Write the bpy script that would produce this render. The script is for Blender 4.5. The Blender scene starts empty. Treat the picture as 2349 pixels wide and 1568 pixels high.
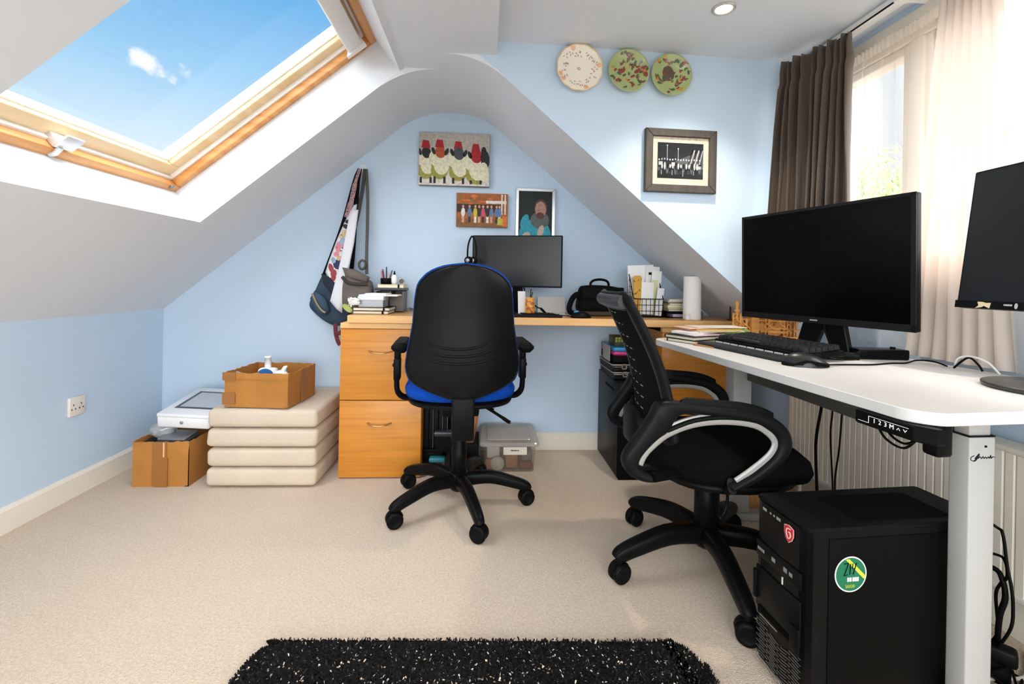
import bpy, bmesh, math, random
from mathutils import Vector as V, Matrix, noise

random.seed(7)
SC = bpy.context.scene
COL = SC.collection
R = math.radians
PI = math.pi

# ------------------------------------------------------------------ camera
cam = bpy.data.cameras.new('camera')
cam.sensor_fit = 'HORIZONTAL'
cam.sensor_width = 36.0
cam.lens = 1044.0 / 2349.0 * 36.0
cam.shift_y = -(784.0 - 645.0) / 2349.0
cam.clip_start = 0.02
camo = bpy.data.objects.new('camera', cam)
COL.objects.link(camo)
_yaw, _roll = math.atan(62.5 / 1044.0), R(1.1)
_f = V((math.sin(_yaw), math.cos(_yaw), 0))
_r0, _u0 = V((math.cos(_yaw), -math.sin(_yaw), 0)), V((0, 0, 1))
_r = _r0 * math.cos(_roll) + _u0 * math.sin(_roll)
_u = _u0 * math.cos(_roll) - _r0 * math.sin(_roll)
camo.matrix_world = Matrix(((_r.x, _u.x, -_f.x, 0), (_r.y, _u.y, -_f.y, 0), (_r.z, _u.z, -_f.z, 0.878), (0, 0, 0, 1)))
SC.camera = camo

# ------------------------------------------------------------------ view + world
SC.view_settings.view_transform = 'Standard'
SC.view_settings.look = 'None'
SC.view_settings.exposure = 0.84
SC.view_settings.gamma = 1.0
SC.view_settings.use_curve_mapping = False
SC.cycles.max_bounces = 10
SC.cycles.diffuse_bounces = 6
SC.cycles.transparent_max_bounces = 16


def lin(h):
    if not isinstance(h, str):
        return tuple(h) + (1.0,) if len(h) == 3 else tuple(h)
    c = [int(h[i:i + 2], 16) / 255.0 for i in (0, 2, 4)]
    return tuple(x / 12.92 if x <= 0.04045 else ((x + 0.055) / 1.055) ** 2.4 for x in c) + (1.0,)


W = bpy.data.worlds.new('sky')
SC.world = W
W.use_nodes = True
_nt = W.node_tree
_nt.nodes.clear()


def _n(t, **k):
    n = _nt.nodes.new(t)
    for a, b in k.items():
        setattr(n, a, b)
    return n


def _math(op, a, b=None, clamp=False):
    n = _n('ShaderNodeMath', operation=op, use_clamp=clamp)
    for i, x in enumerate((a, b)):
        if x is None:
            continue
        if isinstance(x, (int, float)):
            n.inputs[i].default_value = x
        else:
            _nt.links.new(x, n.inputs[i])
    return n.outputs[0]


def _dot(vec, d):
    n = _n('ShaderNodeVectorMath', operation='DOT_PRODUCT')
    _nt.links.new(vec, n.inputs[0])
    d = V(d).normalized()
    n.inputs[1].default_value = d
    return n.outputs['Value']


def _step(x, a, b):
    n = _n('ShaderNodeMapRange', interpolation_type='SMOOTHSTEP')
    _nt.links.new(x, n.inputs[0])
    n.inputs[1].default_value, n.inputs[2].default_value = a, b
    return n.outputs[0]


def _mix(f, a, b):
    n = _n('ShaderNodeMix', data_type='RGBA')
    _nt.links.new(f, n.inputs[0])
    for s, x in ((6, a), (7, b)):
        if hasattr(x, 'is_output'):
            _nt.links.new(x, n.inputs[s])
        else:
            n.inputs[s].default_value = lin(x)
    return n.outputs[2]


_dir = _n('ShaderNodeTexCoord').outputs['Generated']
_sep = _n('ShaderNodeSeparateXYZ')
_nt.links.new(_dir, _sep.inputs[0])
# clear blue sky, paler towards the horizon
_ramp = _n('ShaderNodeValToRGB')
_nt.links.new(_sep.outputs[2], _ramp.inputs[0])
_e = _ramp.color_ramp.elements
def _s(h):
    return tuple(x * 0.62 for x in lin(h)[:3]) + (1,)
_e[0].position, _e[0].color = 0.12, _s('E6F2FB')
_e[1].position, _e[1].color = 1.0, (5.2, 5.6, 6.2, 1)
for p, c in ((0.22, _s('D2E8F8')), (0.35, _s('9DCCF0')), (0.49, _s('66ACE3')), (0.60, (0.4, 0.6, 0.85, 1)), (0.76, (4.0, 4.4, 5.0, 1))):
    el = _e.new(p)
    el.color = c
_sky = _ramp.outputs[0]
# one small cloud
_cd = V((-0.521, 0.784, 0.338)).normalized()
_ct = V((0, 0, 1)).cross(_cd).normalized()
_cu = _cd.cross(_ct)
_ca = _math('MULTIPLY', _dot(_dir, _ct + _cu * 0.25), 13.0)
_cb = _math('MULTIPLY', _dot(_dir, _cu - _ct * 0.25), 30.0)
_cr = _math('ADD', _math('POWER', _math('ABSOLUTE', _ca), 2.0), _math('POWER', _math('ABSOLUTE', _cb), 2.0))
_noi = _n('ShaderNodeTexNoise')
_nt.links.new(_dir, _noi.inputs['Vector'])
_noi.inputs['Scale'].default_value = 26.0
_noi.inputs['Detail'].default_value = 6.0
_cm = _math('SUBTRACT', _noi.outputs[0], _math('MULTIPLY', _cr, 0.30))
_cm = _math('MULTIPLY', _step(_cm, 0.37, 0.60), _step(_dot(_dir, _cd), 0.988, 0.995))
_sky = _mix(_cm, _sky, (0.60, 0.61, 0.64))
# bright haze around the sun, on the side of the big window
_glow = _step(_dot(_dir, (1.0, -0.25, 0.35)), 0.53, 0.98)
_haze = _step(_dot(_dir, (1.0, 0.35, 0.0)), 0.45, 0.85)
_sky = _mix(_haze, _sky, (0.46, 0.50, 0.54))
_sky = _mix(_glow, _sky, (11.0, 10.9, 10.8))
# fill glow added behind the camera, entering by the room's open rear
_back = _step(_math('MULTIPLY', _sep.outputs[1], -1.0), 0.1, 0.8)
_sky = _mix(_back, _sky, (3.4, 3.5, 3.6))
# ground below the horizon
_gr = _step(_math('MULTIPLY', _sep.outputs[2], -1.0), 0.0, 0.08)
_sky = _mix(_gr, _sky, (0.55, 0.52, 0.46))
_bg = _n('ShaderNodeBackground')
_nt.links.new(_sky, _bg.inputs[0])
_bg.inputs[1].default_value = 1.0
_nt.links.new(_bg.outputs[0], _n('ShaderNodeOutputWorld').inputs[0])

# ------------------------------------------------------------------ materials
MATS = {}


def mat(name, col, rough=0.5, metal=0.0, spec=0.5, bump=None, var=None, grain=None, speck=None, emit=None, alpha=None, coat=0.0, sheen=0.0):
    """col: hex; var=(scale, amount); grain=(col2, (sx,sy,sz)); speck=(col2, scale, threshold); bump=(scale, strength)"""
    if name in MATS:
        return MATS[name]
    m = bpy.data.materials.new(name)
    m.use_nodes = True
    nt = m.node_tree
    b = nt.nodes['Principled BSDF']
    b.inputs['Roughness'].default_value = rough
    b.inputs['Metallic'].default_value = metal
    b.inputs['Specular IOR Level'].default_value = spec
    b.inputs['Coat Weight'].default_value = coat
    b.inputs['Sheen Weight'].default_value = sheen
    c = lin(col)
    if max(c[:3]) < 0.03 and spec == 0.5:      # dark plastics: weak reflections, deep blacks
        spec = 0.09
        c = tuple(x * 0.5 for x in c[:3]) + (1.0,)
        b.inputs['Specular IOR Level'].default_value = spec
    b.inputs['Base Color'].default_value = c
    tc = nt.nodes.new('ShaderNodeTexCoord').outputs['Object']

    def nz(scale, detail=3.0, sc3=None):
        n = nt.nodes.new('ShaderNodeTexNoise')
        n.inputs['Scale'].default_value = scale
        n.inputs['Detail'].default_value = detail
        v = tc
        if sc3:
            mp = nt.nodes.new('ShaderNodeMapping')
            mp.inputs['Scale'].default_value = sc3
            nt.links.new(tc, mp.inputs[0])
            v = mp.outputs[0]
        nt.links.new(v, n.inputs['Vector'])
        return n.outputs[0]

    def mix(f, a, c2):
        x = nt.nodes.new('ShaderNodeMix')
        x.data_type = 'RGBA'
        nt.links.new(f, x.inputs[0])
        for s, q in ((6, a), (7, c2)):
            if hasattr(q, 'is_output'):
                nt.links.new(q, x.inputs[s])
            else:
                x.inputs[s].default_value = q
        return x.outputs[2]

    def rng(x, a, bb):
        n = nt.nodes.new('ShaderNodeMapRange')
        nt.links.new(x, n.inputs[0])
        n.inputs[1].default_value, n.inputs[2].default_value = a, bb
        return n.outputs[0]
    cur = c
    if grain:
        cur = mix(rng(nz(1.0, 4.0, grain[1]), 0.35, 0.68), cur, lin(grain[0]))
    if var:
        k = 1.0 - var[1]
        dark = tuple(x * k for x in c[:3]) + (1,)
        cur = mix(rng(nz(var[0]), 0.35, 0.7), cur, dark) if not grain else mix(rng(nz(var[0]), 0.3, 1.2), cur, dark)
    if speck:
        cur = mix(rng(nz(speck[1], 2.0), speck[2], speck[2] + 0.03), cur, lin(speck[0]))
    if hasattr(cur, 'is_output'):
        nt.links.new(cur, b.inputs['Base Color'])
    if bump:
        bp = nt.nodes.new('ShaderNodeBump')
        bp.inputs['Strength'].default_value = bump[1]
        bp.inputs['Distance'].default_value = bump[2] if len(bump) > 2 else 0.002
        nt.links.new(nz(bump[0], 4.0), bp.inputs['Height'])
        nt.links.new(bp.outputs[0], b.inputs['Normal'])
    if emit:
        b.inputs['Emission Color'].default_value = lin(emit[0])
        b.inputs['Emission Strength'].default_value = emit[1]
    if alpha is not None:
        b.inputs['Alpha'].default_value = alpha
    MATS[name] = m
    return m


def mat_thin(name, col, clear, translucent=0.5, gloss=0.06, rough=0.05):
    """thin sheet: mix of see-through, diffuse + translucent and a weak gloss"""
    if name in MATS:
        return MATS[name]
    m = bpy.data.materials.new(name)
    m.use_nodes = True
    nt = m.node_tree
    nt.nodes.clear()

    def node(t):
        return nt.nodes.new(t)
    tr, df, tl, gl = node('ShaderNodeBsdfTransparent'), node('ShaderNodeBsdfDiffuse'), node('ShaderNodeBsdfTranslucent'), node('ShaderNodeBsdfGlossy')
    df.inputs[0].default_value = tl.inputs[0].default_value = lin(col)
    gl.inputs['Roughness'].default_value = rough

    def mx(f, a, b):
        n = node('ShaderNodeMixShader')
        n.inputs[0].default_value = f
        nt.links.new(a, n.inputs[1])
        nt.links.new(b, n.inputs[2])
        return n.outputs[0]
    s = mx(translucent, df.outputs[0], tl.outputs[0])
    s = mx(clear, s, tr.outputs[0])
    s = mx(gloss, s, gl.outputs[0])
    nt.links.new(s, node('ShaderNodeOutputMaterial').inputs[0])
    MATS[name] = m
    return m


# ------------------------------------------------------------------ mesh builder
class G:
    def __init__(s, T=None):
        s.v, s.f, s.T = [], [], T or Matrix()

    def add(s, vs, fs, m=0, sm=False, T=None):
        T = s.T @ T if T is not None else s.T
        k = len(s.v)
        s.v += [T @ V(p) for p in vs]
        s.f += [([i + k for i in q], m, sm) for q in fs]
        return s

    def box(s, x0, x1, y0, y1, z0, z1, m=0, r=0.0, seg=2, T=None):
        if r <= 0:
            vs = [(x, y, z) for x in (x0, x1) for y in (y0, y1) for z in (z0, z1)]
            return s.add(vs, [(0, 1, 3, 2), (4, 6, 7, 5), (0, 4, 5, 1), (2, 3, 7, 6), (0, 2, 6, 4), (1, 5, 7, 3)], m, False, T)
        bm = bmesh.new()
        bmesh.ops.create_cube(bm, size=1.0)
        for v in bm.verts:
            v.co = V(((x0 + x1) / 2 + v.co.x * (x1 - x0), (y0 + y1) / 2 + v.co.y * (y1 - y0), (z0 + z1) / 2 + v.co.z * (z1 - z0)))
        r = min(r, 0.49 * min(x1 - x0, y1 - y0, z1 - z0))
        bmesh.ops.bevel(bm, geom=list(bm.edges), offset=r, segments=seg, profile=0.5, affect='EDGES')
        return s.bm(bm, m, True, T)

    def bm(s, bm, m=0, sm=False, T=None):
        bm.verts.index_update()
        s.add([v.co.copy() for v in bm.verts], [[v.index for v in f.verts] for f in bm.faces], m, sm, T)
        bm.free()
        return s

    def prism(s, poly, h0, h1, m=0, axis='z', sm=False, T=None, bev=0.0):
        """poly in 2D; axis z: (x,y), axis y: (x,z), axis x: (y,z)"""
        def P(p, h):
            return {'z': (p[0], p[1], h), 'y': (p[0], h, p[1]), 'x': (h, p[0], p[1])}[axis]
        n = len(poly)
        if bev:
            cx, cy = sum(p[0] for p in poly) / n, sum(p[1] for p in poly) / n
            ins = inset(poly, bev)
            d = bev if h1 > h0 else -bev
            rings = [(ins, h0), (poly, h0 + d), (poly, h1 - d), (ins, h1)]
        else:
            rings = [(poly, h0), (poly, h1)]
        vs = [P(p, h) for pl, h in rings for p in pl]
        fs = []
        for k in range(len(rings) - 1):
            fs += [(k * n + i, k * n + (i + 1) % n, (k + 1) * n + (i + 1) % n, (k + 1) * n + i) for i in range(n)]
        s.add(vs, fs, m, sm, T)
        return s.add(vs, [tuple(range(n))[::-1], tuple(range((len(rings) - 1) * n, len(rings) * n))], m, False, T)

    def tube(s, pts, r, n=8, m=0, closed=False, up=None, ry=None, T=None, caps=True, sm=True, sq=2.0):
        """round or superelliptic tube; r/ry scalar or list; up fixes the section's direction"""
        pts = [V(p) for p in pts]
        N = len(pts)
        rr = fit(r, N)
        r2 = fit(ry, N) if ry else rr
        vs = []
        prev = None
        for i, p in enumerate(pts):
            a = pts[(i - 1) % N] if (closed or i > 0) else p
            b = pts[(i + 1) % N] if (closed or i < N - 1) else p
            t = (b - a).normalized()
            if up is not None:
                side = t.cross(V(up))
                if side.length < 1e-4:
                    side = prev if prev else t.orthogonal()
                side.normalize()
            else:
                side = t.orthogonal().normalized() if prev is None else (prev - t * prev.dot(t)).normalized()
            prev = side
            upv = side.cross(t)
            for k in range(n):
                a_ = 2 * PI * k / n + (PI / n if n == 4 else 0)
                c, sn = math.cos(a_), math.sin(a_)
                e = 2.0 / sq
                c, sn = math.copysign(abs(c) ** e, c), math.copysign(abs(sn) ** e, sn)
                vs.append(p + side * c * rr[i] + upv * sn * r2[i])
        fs = []
        for i in range(N if closed else N - 1):
            j = (i + 1) % N
            fs += [(i * n + k, i * n + (k + 1) % n, j * n + (k + 1) % n, j * n + k) for k in range(n)]
        s.add(vs, fs, m, sm, T)
        if caps and not closed:
            s.add(vs, [tuple(range(n))[::-1], tuple(range((N - 1) * n, N * n))], m, False, T)
        return s

    def cyl(s, p0, p1, r0, r1=None, n=20, m=0, T=None, sm=True):
        return s.tube([p0, p1], [r0, r0 if r1 is None else r1], n=n, m=m, T=T, sm=sm)

    def lathe(s, prof, n=24, m=0, T=None, sm=True, c=(0, 0, 0), ax=(1, 1)):
        """prof: (r, z) list; rotated round z at c"""
        vs, fs = [], []
        for r, z in prof:
            vs += [(c[0] + r * ax[0] * math.cos(2 * PI * k / n), c[1] + r * ax[1] * math.sin(2 * PI * k / n), c[2] + z) for k in range(n)]
        for i in range(len(prof) - 1):
            fs += [(i * n + k, i * n + (k + 1) % n, (i + 1) * n + (k + 1) % n, (i + 1) * n + k) for k in range(n)]
        s.add(vs, fs, m, sm, T)
        caps = []
        if prof[0][0] > 1e-6:
            caps.append(tuple(range(n))[::-1])
        if prof[-1][0] > 1e-6:
            caps.append(tuple(range((len(prof) - 1) * n, len(prof) * n)))
        return s.add(vs, caps, m, False, T) if caps else s

    def ell(s, c, rad, nu=16, nv=10, m=0, T=None, jit=0.0):
        prof = []
        for i in range(nv + 1):
            a = -PI / 2 + PI * i / nv
            prof.append((max(math.cos(a), 0) if 0 < i < nv else 0.0, math.sin(a)))
        vs, fs = [], []
        for r, z in prof:
            for k in range(nu):
                a = 2 * PI * k / nu
                p = V((r * math.cos(a), r * math.sin(a), z))
                if jit:
                    p *= 1 + jit * noise.noise(p * 2.3 + V(c) * 9)
                vs.append((c[0] + p.x * rad[0], c[1] + p.y * rad[1], c[2] + p.z * rad[2]))
        for i in range(nv):
            fs += [(i * nu + k, i * nu + (k + 1) % nu, (i + 1) * nu + (k + 1) % nu, (i + 1) * nu + k) for k in range(nu)]
        return s.add(vs, fs, m, True, T)

    def grid(s, fn, nu, nv, m=0, sm=True, T=None, mf=None, hole=None):
        vs = [fn(i / nu, j / nv) for j in range(nv + 1) for i in range(nu + 1)]
        for j in range(nv):
            for i in range(nu):
                if hole and hole(i, j):
                    continue
                a = j * (nu + 1) + i
                s.f.append(([len(s.v) + q for q in (a, a + 1, a + nu + 2, a + nu + 1)], mf(i, j) if mf else m, sm))
        T = s.T @ T if T is not None else s.T
        s.v += [T @ V(p) for p in vs]
        return s

    def pillow(s, poly, y, front, back, m=0, T=None, axis='y', edge=0.35):
        """soft bag-like body: outline in x,z, bulging to both sides of y"""
        n = len(poly)
        cx, cz = sum(p[0] for p in poly) / n, sum(p[1] for p in poly) / n
        rings = []
        for k, d in ((0.55, -back), (0.9, -back * 0.8), (1.0, -back * edge), (1.0, front * edge), (0.9, front * 0.8), (0.55, front)):
            rings.append([(cx + (p[0] - cx) * k, y - d, cz + (p[1] - cz) * k) for p in poly])
        vs = [p for r in rings for p in r] + [(cx, y + back * 1.02, cz), (cx, y - front * 1.02, cz)]
        fs = []
        for k in range(5):
            fs += [(k * n + i, k * n + (i + 1) % n, (k + 1) * n + (i + 1) % n, (k + 1) * n + i) for i in range(n)]
        fs += [((i + 1) % n, i, 6 * n) for i in range(n)]
        fs += [(5 * n + i, 5 * n + (i + 1) % n, 6 * n + 1) for i in range(n)]
        return s.add(vs, fs, m, True, T)

    def text(s, body, size, T, m=0, depth=0.0003, align='CENTER'):
        cu = bpy.data.curves.new('txt', 'FONT')
        cu.body, cu.size, cu.align_x, cu.align_y = body, size, align, 'CENTER'
        cu.extrude = depth
        cu.resolution_u = 2
        o = bpy.data.objects.new('txt', cu)
        COL.objects.link(o)
        bpy.context.view_layer.update()
        me = o.evaluated_get(bpy.context.evaluated_depsgraph_get()).to_mesh()
        s.add([v.co.copy() for v in me.vertices], [list(p.vertices) for p in me.polygons], m, False, T)
        bpy.data.objects.remove(o)
        bpy.data.curves.remove(cu)
        return s


def fit(r, n):
    if not isinstance(r, (list, tuple)):
        return [r] * n
    m = len(r)
    out = []
    for i in range(n):
        u = i * (m - 1) / max(1, n - 1)
        k = min(int(u), m - 2)
        out.append(r[k] + (r[k + 1] - r[k]) * (u - k))
    return out


def inset(poly, d):
    n = len(poly)
    area = sum(poly[i][0] * poly[(i + 1) % n][1] - poly[(i + 1) % n][0] * poly[i][1] for i in range(n))
    sg = 1 if area > 0 else -1
    out = []
    for i in range(n):
        a, b, c = V(poly[i - 1]), V(poly[i]), V(poly[(i + 1) % n])
        e1, e2 = (b - a).normalized(), (c - b).normalized()
        n1, n2 = V((-e1.y, e1.x)) * sg, V((-e2.y, e2.x)) * sg
        k = n1 + n2
        k = k / max(k.length_squared, 0.3) * 2
        out.append(tuple(b + k * d))
    return out


def rrect(x0, x1, y0, y1, r, n=5):
    out = []
    for cx, cy, a in ((x1 - r, y0 + r, -90), (x1 - r, y1 - r, 0), (x0 + r, y1 - r, 90), (x0 + r, y0 + r, 180)):
        out += [(cx + r * math.cos(R(a + 90 * k / n)), cy + r * math.sin(R(a + 90 * k / n))) for k in range(n + 1)]
    return out


def spline(pts, n=6, closed=False):
    P = [V(p) for p in pts]
    N = len(P)
    out = []
    for i in range(N if closed else N - 1):
        g = (lambda k: P[k % N]) if closed else (lambda k: P[min(max(k, 0), N - 1)])
        a, b, c, d = g(i - 1), g(i), g(i + 1), g(i + 2)
        for k in range(n):
            t = k / n
            out.append(0.5 * ((2 * b) + (c - a) * t + (2 * a - 5 * b + 4 * c - d) * t * t + (3 * b - a - 3 * c + d) * t ** 3))
    if not closed:
        out.append(P[-1])
    return out


def TR(x=0, y=0, z=0, rx=0, ry=0, rz=0):
    return Matrix.Translation((x, y, z)) @ Matrix.Rotation(R(rz), 4, 'Z') @ Matrix.Rotation(R(ry), 4, 'Y') @ Matrix.Rotation(R(rx), 4, 'X')


def basis(o, ex, ey):
    """matrix with origin o, local x along ex, local y along ey"""
    ex, ey = V(ex).normalized(), V(ey).normalized()
    ez = ex.cross(ey).normalized()
    return Matrix(((ex.x, ey.x, ez.x, o[0]), (ex.y, ey.y, ez.y, o[1]), (ex.z, ey.z, ez.z, o[2]), (0, 0, 0, 1)))


# ------------------------------------------------------------------ objects
MW = {}


def tag(o, label, cat, group=None, kind=None):
    o['label'], o['category'] = label, cat
    if group:
        o['group'] = group
    if kind:
        o['kind'] = kind
    return o


def thing(name, label, cat, loc=(0, 0, 0), rz=0.0, group=None):
    o = bpy.data.objects.new(name, None)
    COL.objects.link(o)
    o.empty_display_size = 0.05
    o.location, o.rotation_euler = loc, (0, 0, R(rz))
    MW[o.name] = TR(*loc, rz=rz)
    return tag(o, label, cat, group)


def part(name, g, mats, parent=None, label=None, local=False, solid=0.0, sub=0):
    """links the builder's shape as ONE mesh object; world coordinates unless local (then in the parent's)"""
    me = bpy.data.meshes.new(name)
    mats = mats if isinstance(mats, (list, tuple)) else [mats]
    vs = g.v
    if local and parent is not None:
        base = V((0, 0, 0))
    else:
        xs, ys, zs = [[p[i] for p in vs] for i in range(3)]
        base = V(((min(xs) + max(xs)) / 2, (min(ys) + max(ys)) / 2, min(zs)))
    me.from_pydata([tuple(p - base) for p in vs], [], [f[0] for f in g.f])
    for m in mats:
        me.materials.append(m)
    for p, f in zip(me.polygons, g.f):
        p.material_index = f[1]
        p.use_smooth = f[2]
    me.validate()
    me.update()
    o = bpy.data.objects.new(name, me)
    COL.objects.link(o)
    o.location = base
    if parent is not None:
        o.parent = parent
        if local:
            MW[o.name] = MW[parent.name].copy()
        else:
            o.matrix_parent_inverse = MW[parent.name].inverted()
            MW[o.name] = Matrix.Translation(base)
    else:
        MW[o.name] = Matrix.Translation(base)
    if label:
        o['label'] = label
    if solid:
        md = o.modifiers.new('thick', 'SOLIDIFY')
        md.thickness, md.offset = solid, 0.0
    if sub:
        md = o.modifiers.new('smooth', 'SUBSURF')
        md.levels = md.render_levels = sub
    return o


def single(name, g, mats, label, cat, group=None, kind=None, **k):
    return tag(part(name, g, mats, **k), label, cat, group, kind)


def struct(name, g, mats, parent=None, **k):
    o = part(name, g, mats, parent, **k)
    if parent is None:
        o['kind'] = 'structure'
    return o


def copy_tree(o, parent=None):
    c = o.copy()
    COL.objects.link(c)
    if parent is not None:
        c.parent = parent
    for ch in list(o.children):
        copy_tree(ch, c)
    return c
# ================================================================== the room
blue = mat('blue_paint', 'C2D6E9', 0.75, spec=0.25, bump=(180, 0.05))
white = mat('ceiling_paint', 'DDE2E8', 0.8, spec=0.2, bump=(150, 0.05))
cream = mat('cream_gloss', 'E9E2D4', 0.35)
carpet = mat('beige_carpet', 'F6DFC4', 0.95, spec=0.1, bump=(330, 1.0, 0.008), var=(150, 0.20), sheen=0.3)
pine = mat('pine', 'E3A765', 0.4, grain=('C98645', (3, 3, 40)), coat=0.1)
pine_y = mat('pine_rail', 'E3A765', 0.4, grain=('C98645', (40, 3, 3)), coat=0.1)
upvc = mat('white_plastic', 'F0EEEA', 0.35)
XL, XR, YB, YF = -1.602, 1.37, 2.38, -1.3
ZC, ZD = 1.745, 1.80            # ridge ceiling, dormer ceiling
def yd(x):                      # the dormer's cheek wall stands very slightly askew
    return 1.75 + 0.04 * x
AL = R(39.5)

struct('floor', G().box(-1.75, 1.6, YF, 2.5, -0.1, 0.0), carpet)
g = G().prism([(-1.75, 0.0), (1.52, 0.0), (1.52, 0.60), (1.37, 0.585), (-0.03, 1.748), (-0.35, 1.748), (-1.602, 0.708), (-1.75, 0.60)], YB, YB + 0.1, axis='y')
struct('wall_back', g, blue)
struct('wall_left', G().box(-1.75, XL, YF, YB, 0.0, 0.708), blue)
# left roof slope, four boards round the skylight, in a frame: x up the slope, y into the room's depth, z out
TL = basis((XL, 0, 0.708), (math.cos(AL), 0, math.sin(AL)), (0, 1, 0))
S1 = 1.640
g = G(TL)
HY0, HY1, HS0, HS1 = 0.965, 1.888, 0.600, 1.606
for a in ((-0.12, S1, YF, HY0), (-0.12, S1, HY1, YB + 0.1), (-0.12, HS0, HY0, HY1), (HS1, S1 + 0.02, HY0, HY1)):
    g.box(a[0], a[1], a[2], a[3], 0.0, 0.17)
# soft rounded ridge junctions beyond the skylight
def fillet(g, a, b, c, y0, y1, n=12):
    a, b, c = V(a), V(b), V(c)
    cur = [a.lerp(b, t / n).lerp(b.lerp(c, t / n), t / n) for t in range(n + 1)]
    vs = [(p.x, y, p.y) for y in (y0, y1) for p in cur]
    g.add(vs, [(i, i + 1, n + 2 + i, n + 1 + i) for i in range(n)], 0, True)
    k = list(range(n + 1))
    g.add(vs[:n + 1] + [(b.x, y0, b.y + 0.02)], [tuple(k) + (n + 1,)])
struct('ceiling', g, white)
g = G()
fillet(g, (-0.4675, 1.644), (-0.346, 1.7442), (-0.21, 1.7442), HY1 + 0.001, YB)
g.box(-0.36, 0.03, YF, yd(0), ZC, 1.95)
g.box(-0.36, -0.03, yd(0), YB + 0.1, ZC, 1.95)
struct('ceiling', g, white)
g = G().box(0.03, 1.6, YF, 1.9, ZD, 1.95)
struct('ceiling', g, white)
# right roof slope between the cheek wall and the back wall
def zr(x):
    return (1.3198 - 0.638 * x) / 0.77
g = G()
x0, x1 = -0.037, 1.52
vs = []
for x, dz in ((x0, 0), (x1, 0), (x1, 0.2), (x0, 0.2)):
    vs += [(x, yd(x) + (0.001 if dz == 0 else 0.09), zr(x) + dz), (x, YB + 0.1, zr(x) + dz)]
g.add(vs, [(0, 2, 3, 1), (2, 4, 5, 3), (4, 6, 7, 5), (6, 0, 1, 7), (0, 6, 4, 2), (1, 3, 5, 7)])
fillet(g, (-0.17, 1.7442), (-0.037, 1.7442), (0.062, 1.662), yd(0) + 0.001, YB)
struct('ceiling', g, white)
# the dormer's cheek wall above that slope
g = G()
pl = [(-0.037, 1.745), (0.03, 1.745), (0.03, ZD), (1.40, ZD), (1.40, zr(1.40)), (0.06, zr(0.06))]
n = len(pl)
vs = [(x, yd(x), z) for x, z in pl] + [(x, yd(x) + 0.1, z + (0.08 if i in (0, 4, 5) else 0.0)) for i, (x, z) in enumerate(pl)]
g.add(vs, [tuple(range(n))[::-1], tuple(range(n, 2 * n))] + [(i, (i + 1) % n, n + (i + 1) % n, n + i) for i in range(n)])
struct('wall_dormer', g, blue)
# window wall with a long window
WY0, WY1, WZ0, WZ1 = -0.75, 1.785, 0.905, 1.745
g = G()
g.box(XR, 1.52, YF, WY0, 0, ZD)
g.box(XR, 1.52, WY1, YB, 0, ZD)
g.box(XR, 1.52, WY0, WY1, 0, WZ0)
g.box(XR, 1.52, WY0, WY1, WZ1, ZD)
struct('wall_right', g, blue)
# skirting
def skirt(name, a, b, n, h=0.088, t=0.015):
    a, b, n = V(a + (0,)), V(b + (0,)), V(n + (0,))
    vs = []
    for p in (a, b):
        for d, z in ((0, 0), (t, 0), (t, h - 0.012), (t * 0.4, h), (0, h)):
            vs.append(tuple(p + n * d + V((0, 0, z))))
    struct(name, G().add(vs, [(i, (i + 1) % 5, 5 + (i + 1) % 5, 5 + i) for i in range(5)] + [(0, 1, 2, 3, 4), (9, 8, 7, 6, 5)]), cream)
skirt('baseboard_left', (XL, YF), (XL, YB), (1, 0))
skirt('baseboard_back', (XL, YB), (XR, YB), (0, -1))
skirt('baseboard_right', (XR, YF), (XR, YB), (-1, 0), h=0.11)

# ------------------------------------------------------------------ skylight (window_1), built in the slope's frame
win = bpy.data.objects.new('window_1', None)
COL.objects.link(win)
win.location = TL @ V((1.1, 1.427, 0.15))
win['kind'] = 'structure'
MW['window_1'] = Matrix.Translation(win.location)
def ring(g, x0, x1, y0, y1, w, z0, z1, r=0.0, ws=None):
    """rectangular frame: lower rail, upper rail, two stiles"""
    wl, wu = ws or (w, w)
    g.box(x0, x0 + wl, y0, y1, z0, z1, r=r)
    g.box(x1 - wu, x1, y0, y1, z0, z1, r=r)
    g.box(x0 + wl, x1 - wu, y0, y0 + w, z0, z1, r=r)
    g.box(x0 + wl, x1 - wu, y1 - w, y1, z0, z1, r=r)
    return g
g = ring(G(TL), HS0 - 0.02, HS1 + 0.02, HY0 - 0.02, HY1 + 0.02, 0.050, 0.152, 0.188, 0.004)
struct('frame', ring(g, HS0 - 0.02, HS1 + 0.02, HY0 - 0.02, HY1 + 0.02, 0.022, 0.185, 0.25, 0.003), pine, win)
g = ring(G(TL), HS0 + 0.032, HS1 - 0.035, HY0 + 0.032, HY1 - 0.032, 0.055, 0.195, 0.245, 0.004)
sash = struct('sash', g, mat('pine_sash', 'F0D9AE', 0.4, grain=('E6C68F', (4, 4, 40)), coat=0.1), win)
g = ring(G(TL), HS0 + 0.028, HS1 - 0.030, HY0 + 0.028, HY1 - 0.028, 0.012, 0.180, 0.2, 0.002)
struct('seal', g, upvc, sash, label='white weather strip round the sash')
g = ring(G(TL), HS0 + 0.080, HS1 - 0.085, HY0 + 0.080, HY1 - 0.080, 0.014, 0.212, 0.25, 0.002)
struct('glazing_bead', g, upvc, sash, label='pale strip round the pane')
glass = mat_thin('window_glass', 'FFFFFF', 1.0, 0.5, 0.015, 0.01)
struct('pane', G(TL).box(HS0 + 0.06, HS1 - 0.06, HY0 + 0.06, HY1 - 0.06, 0.232, 0.236), glass, sash)
alu = mat('brushed_metal', 'C9CACA', 0.35, metal=0.6)
g = G(TL).box(HS1 - 0.125, HS1 - 0.060, HY0 + 0.05, HY1 - 0.06, 0.135, 0.155, r=0.006)
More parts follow.
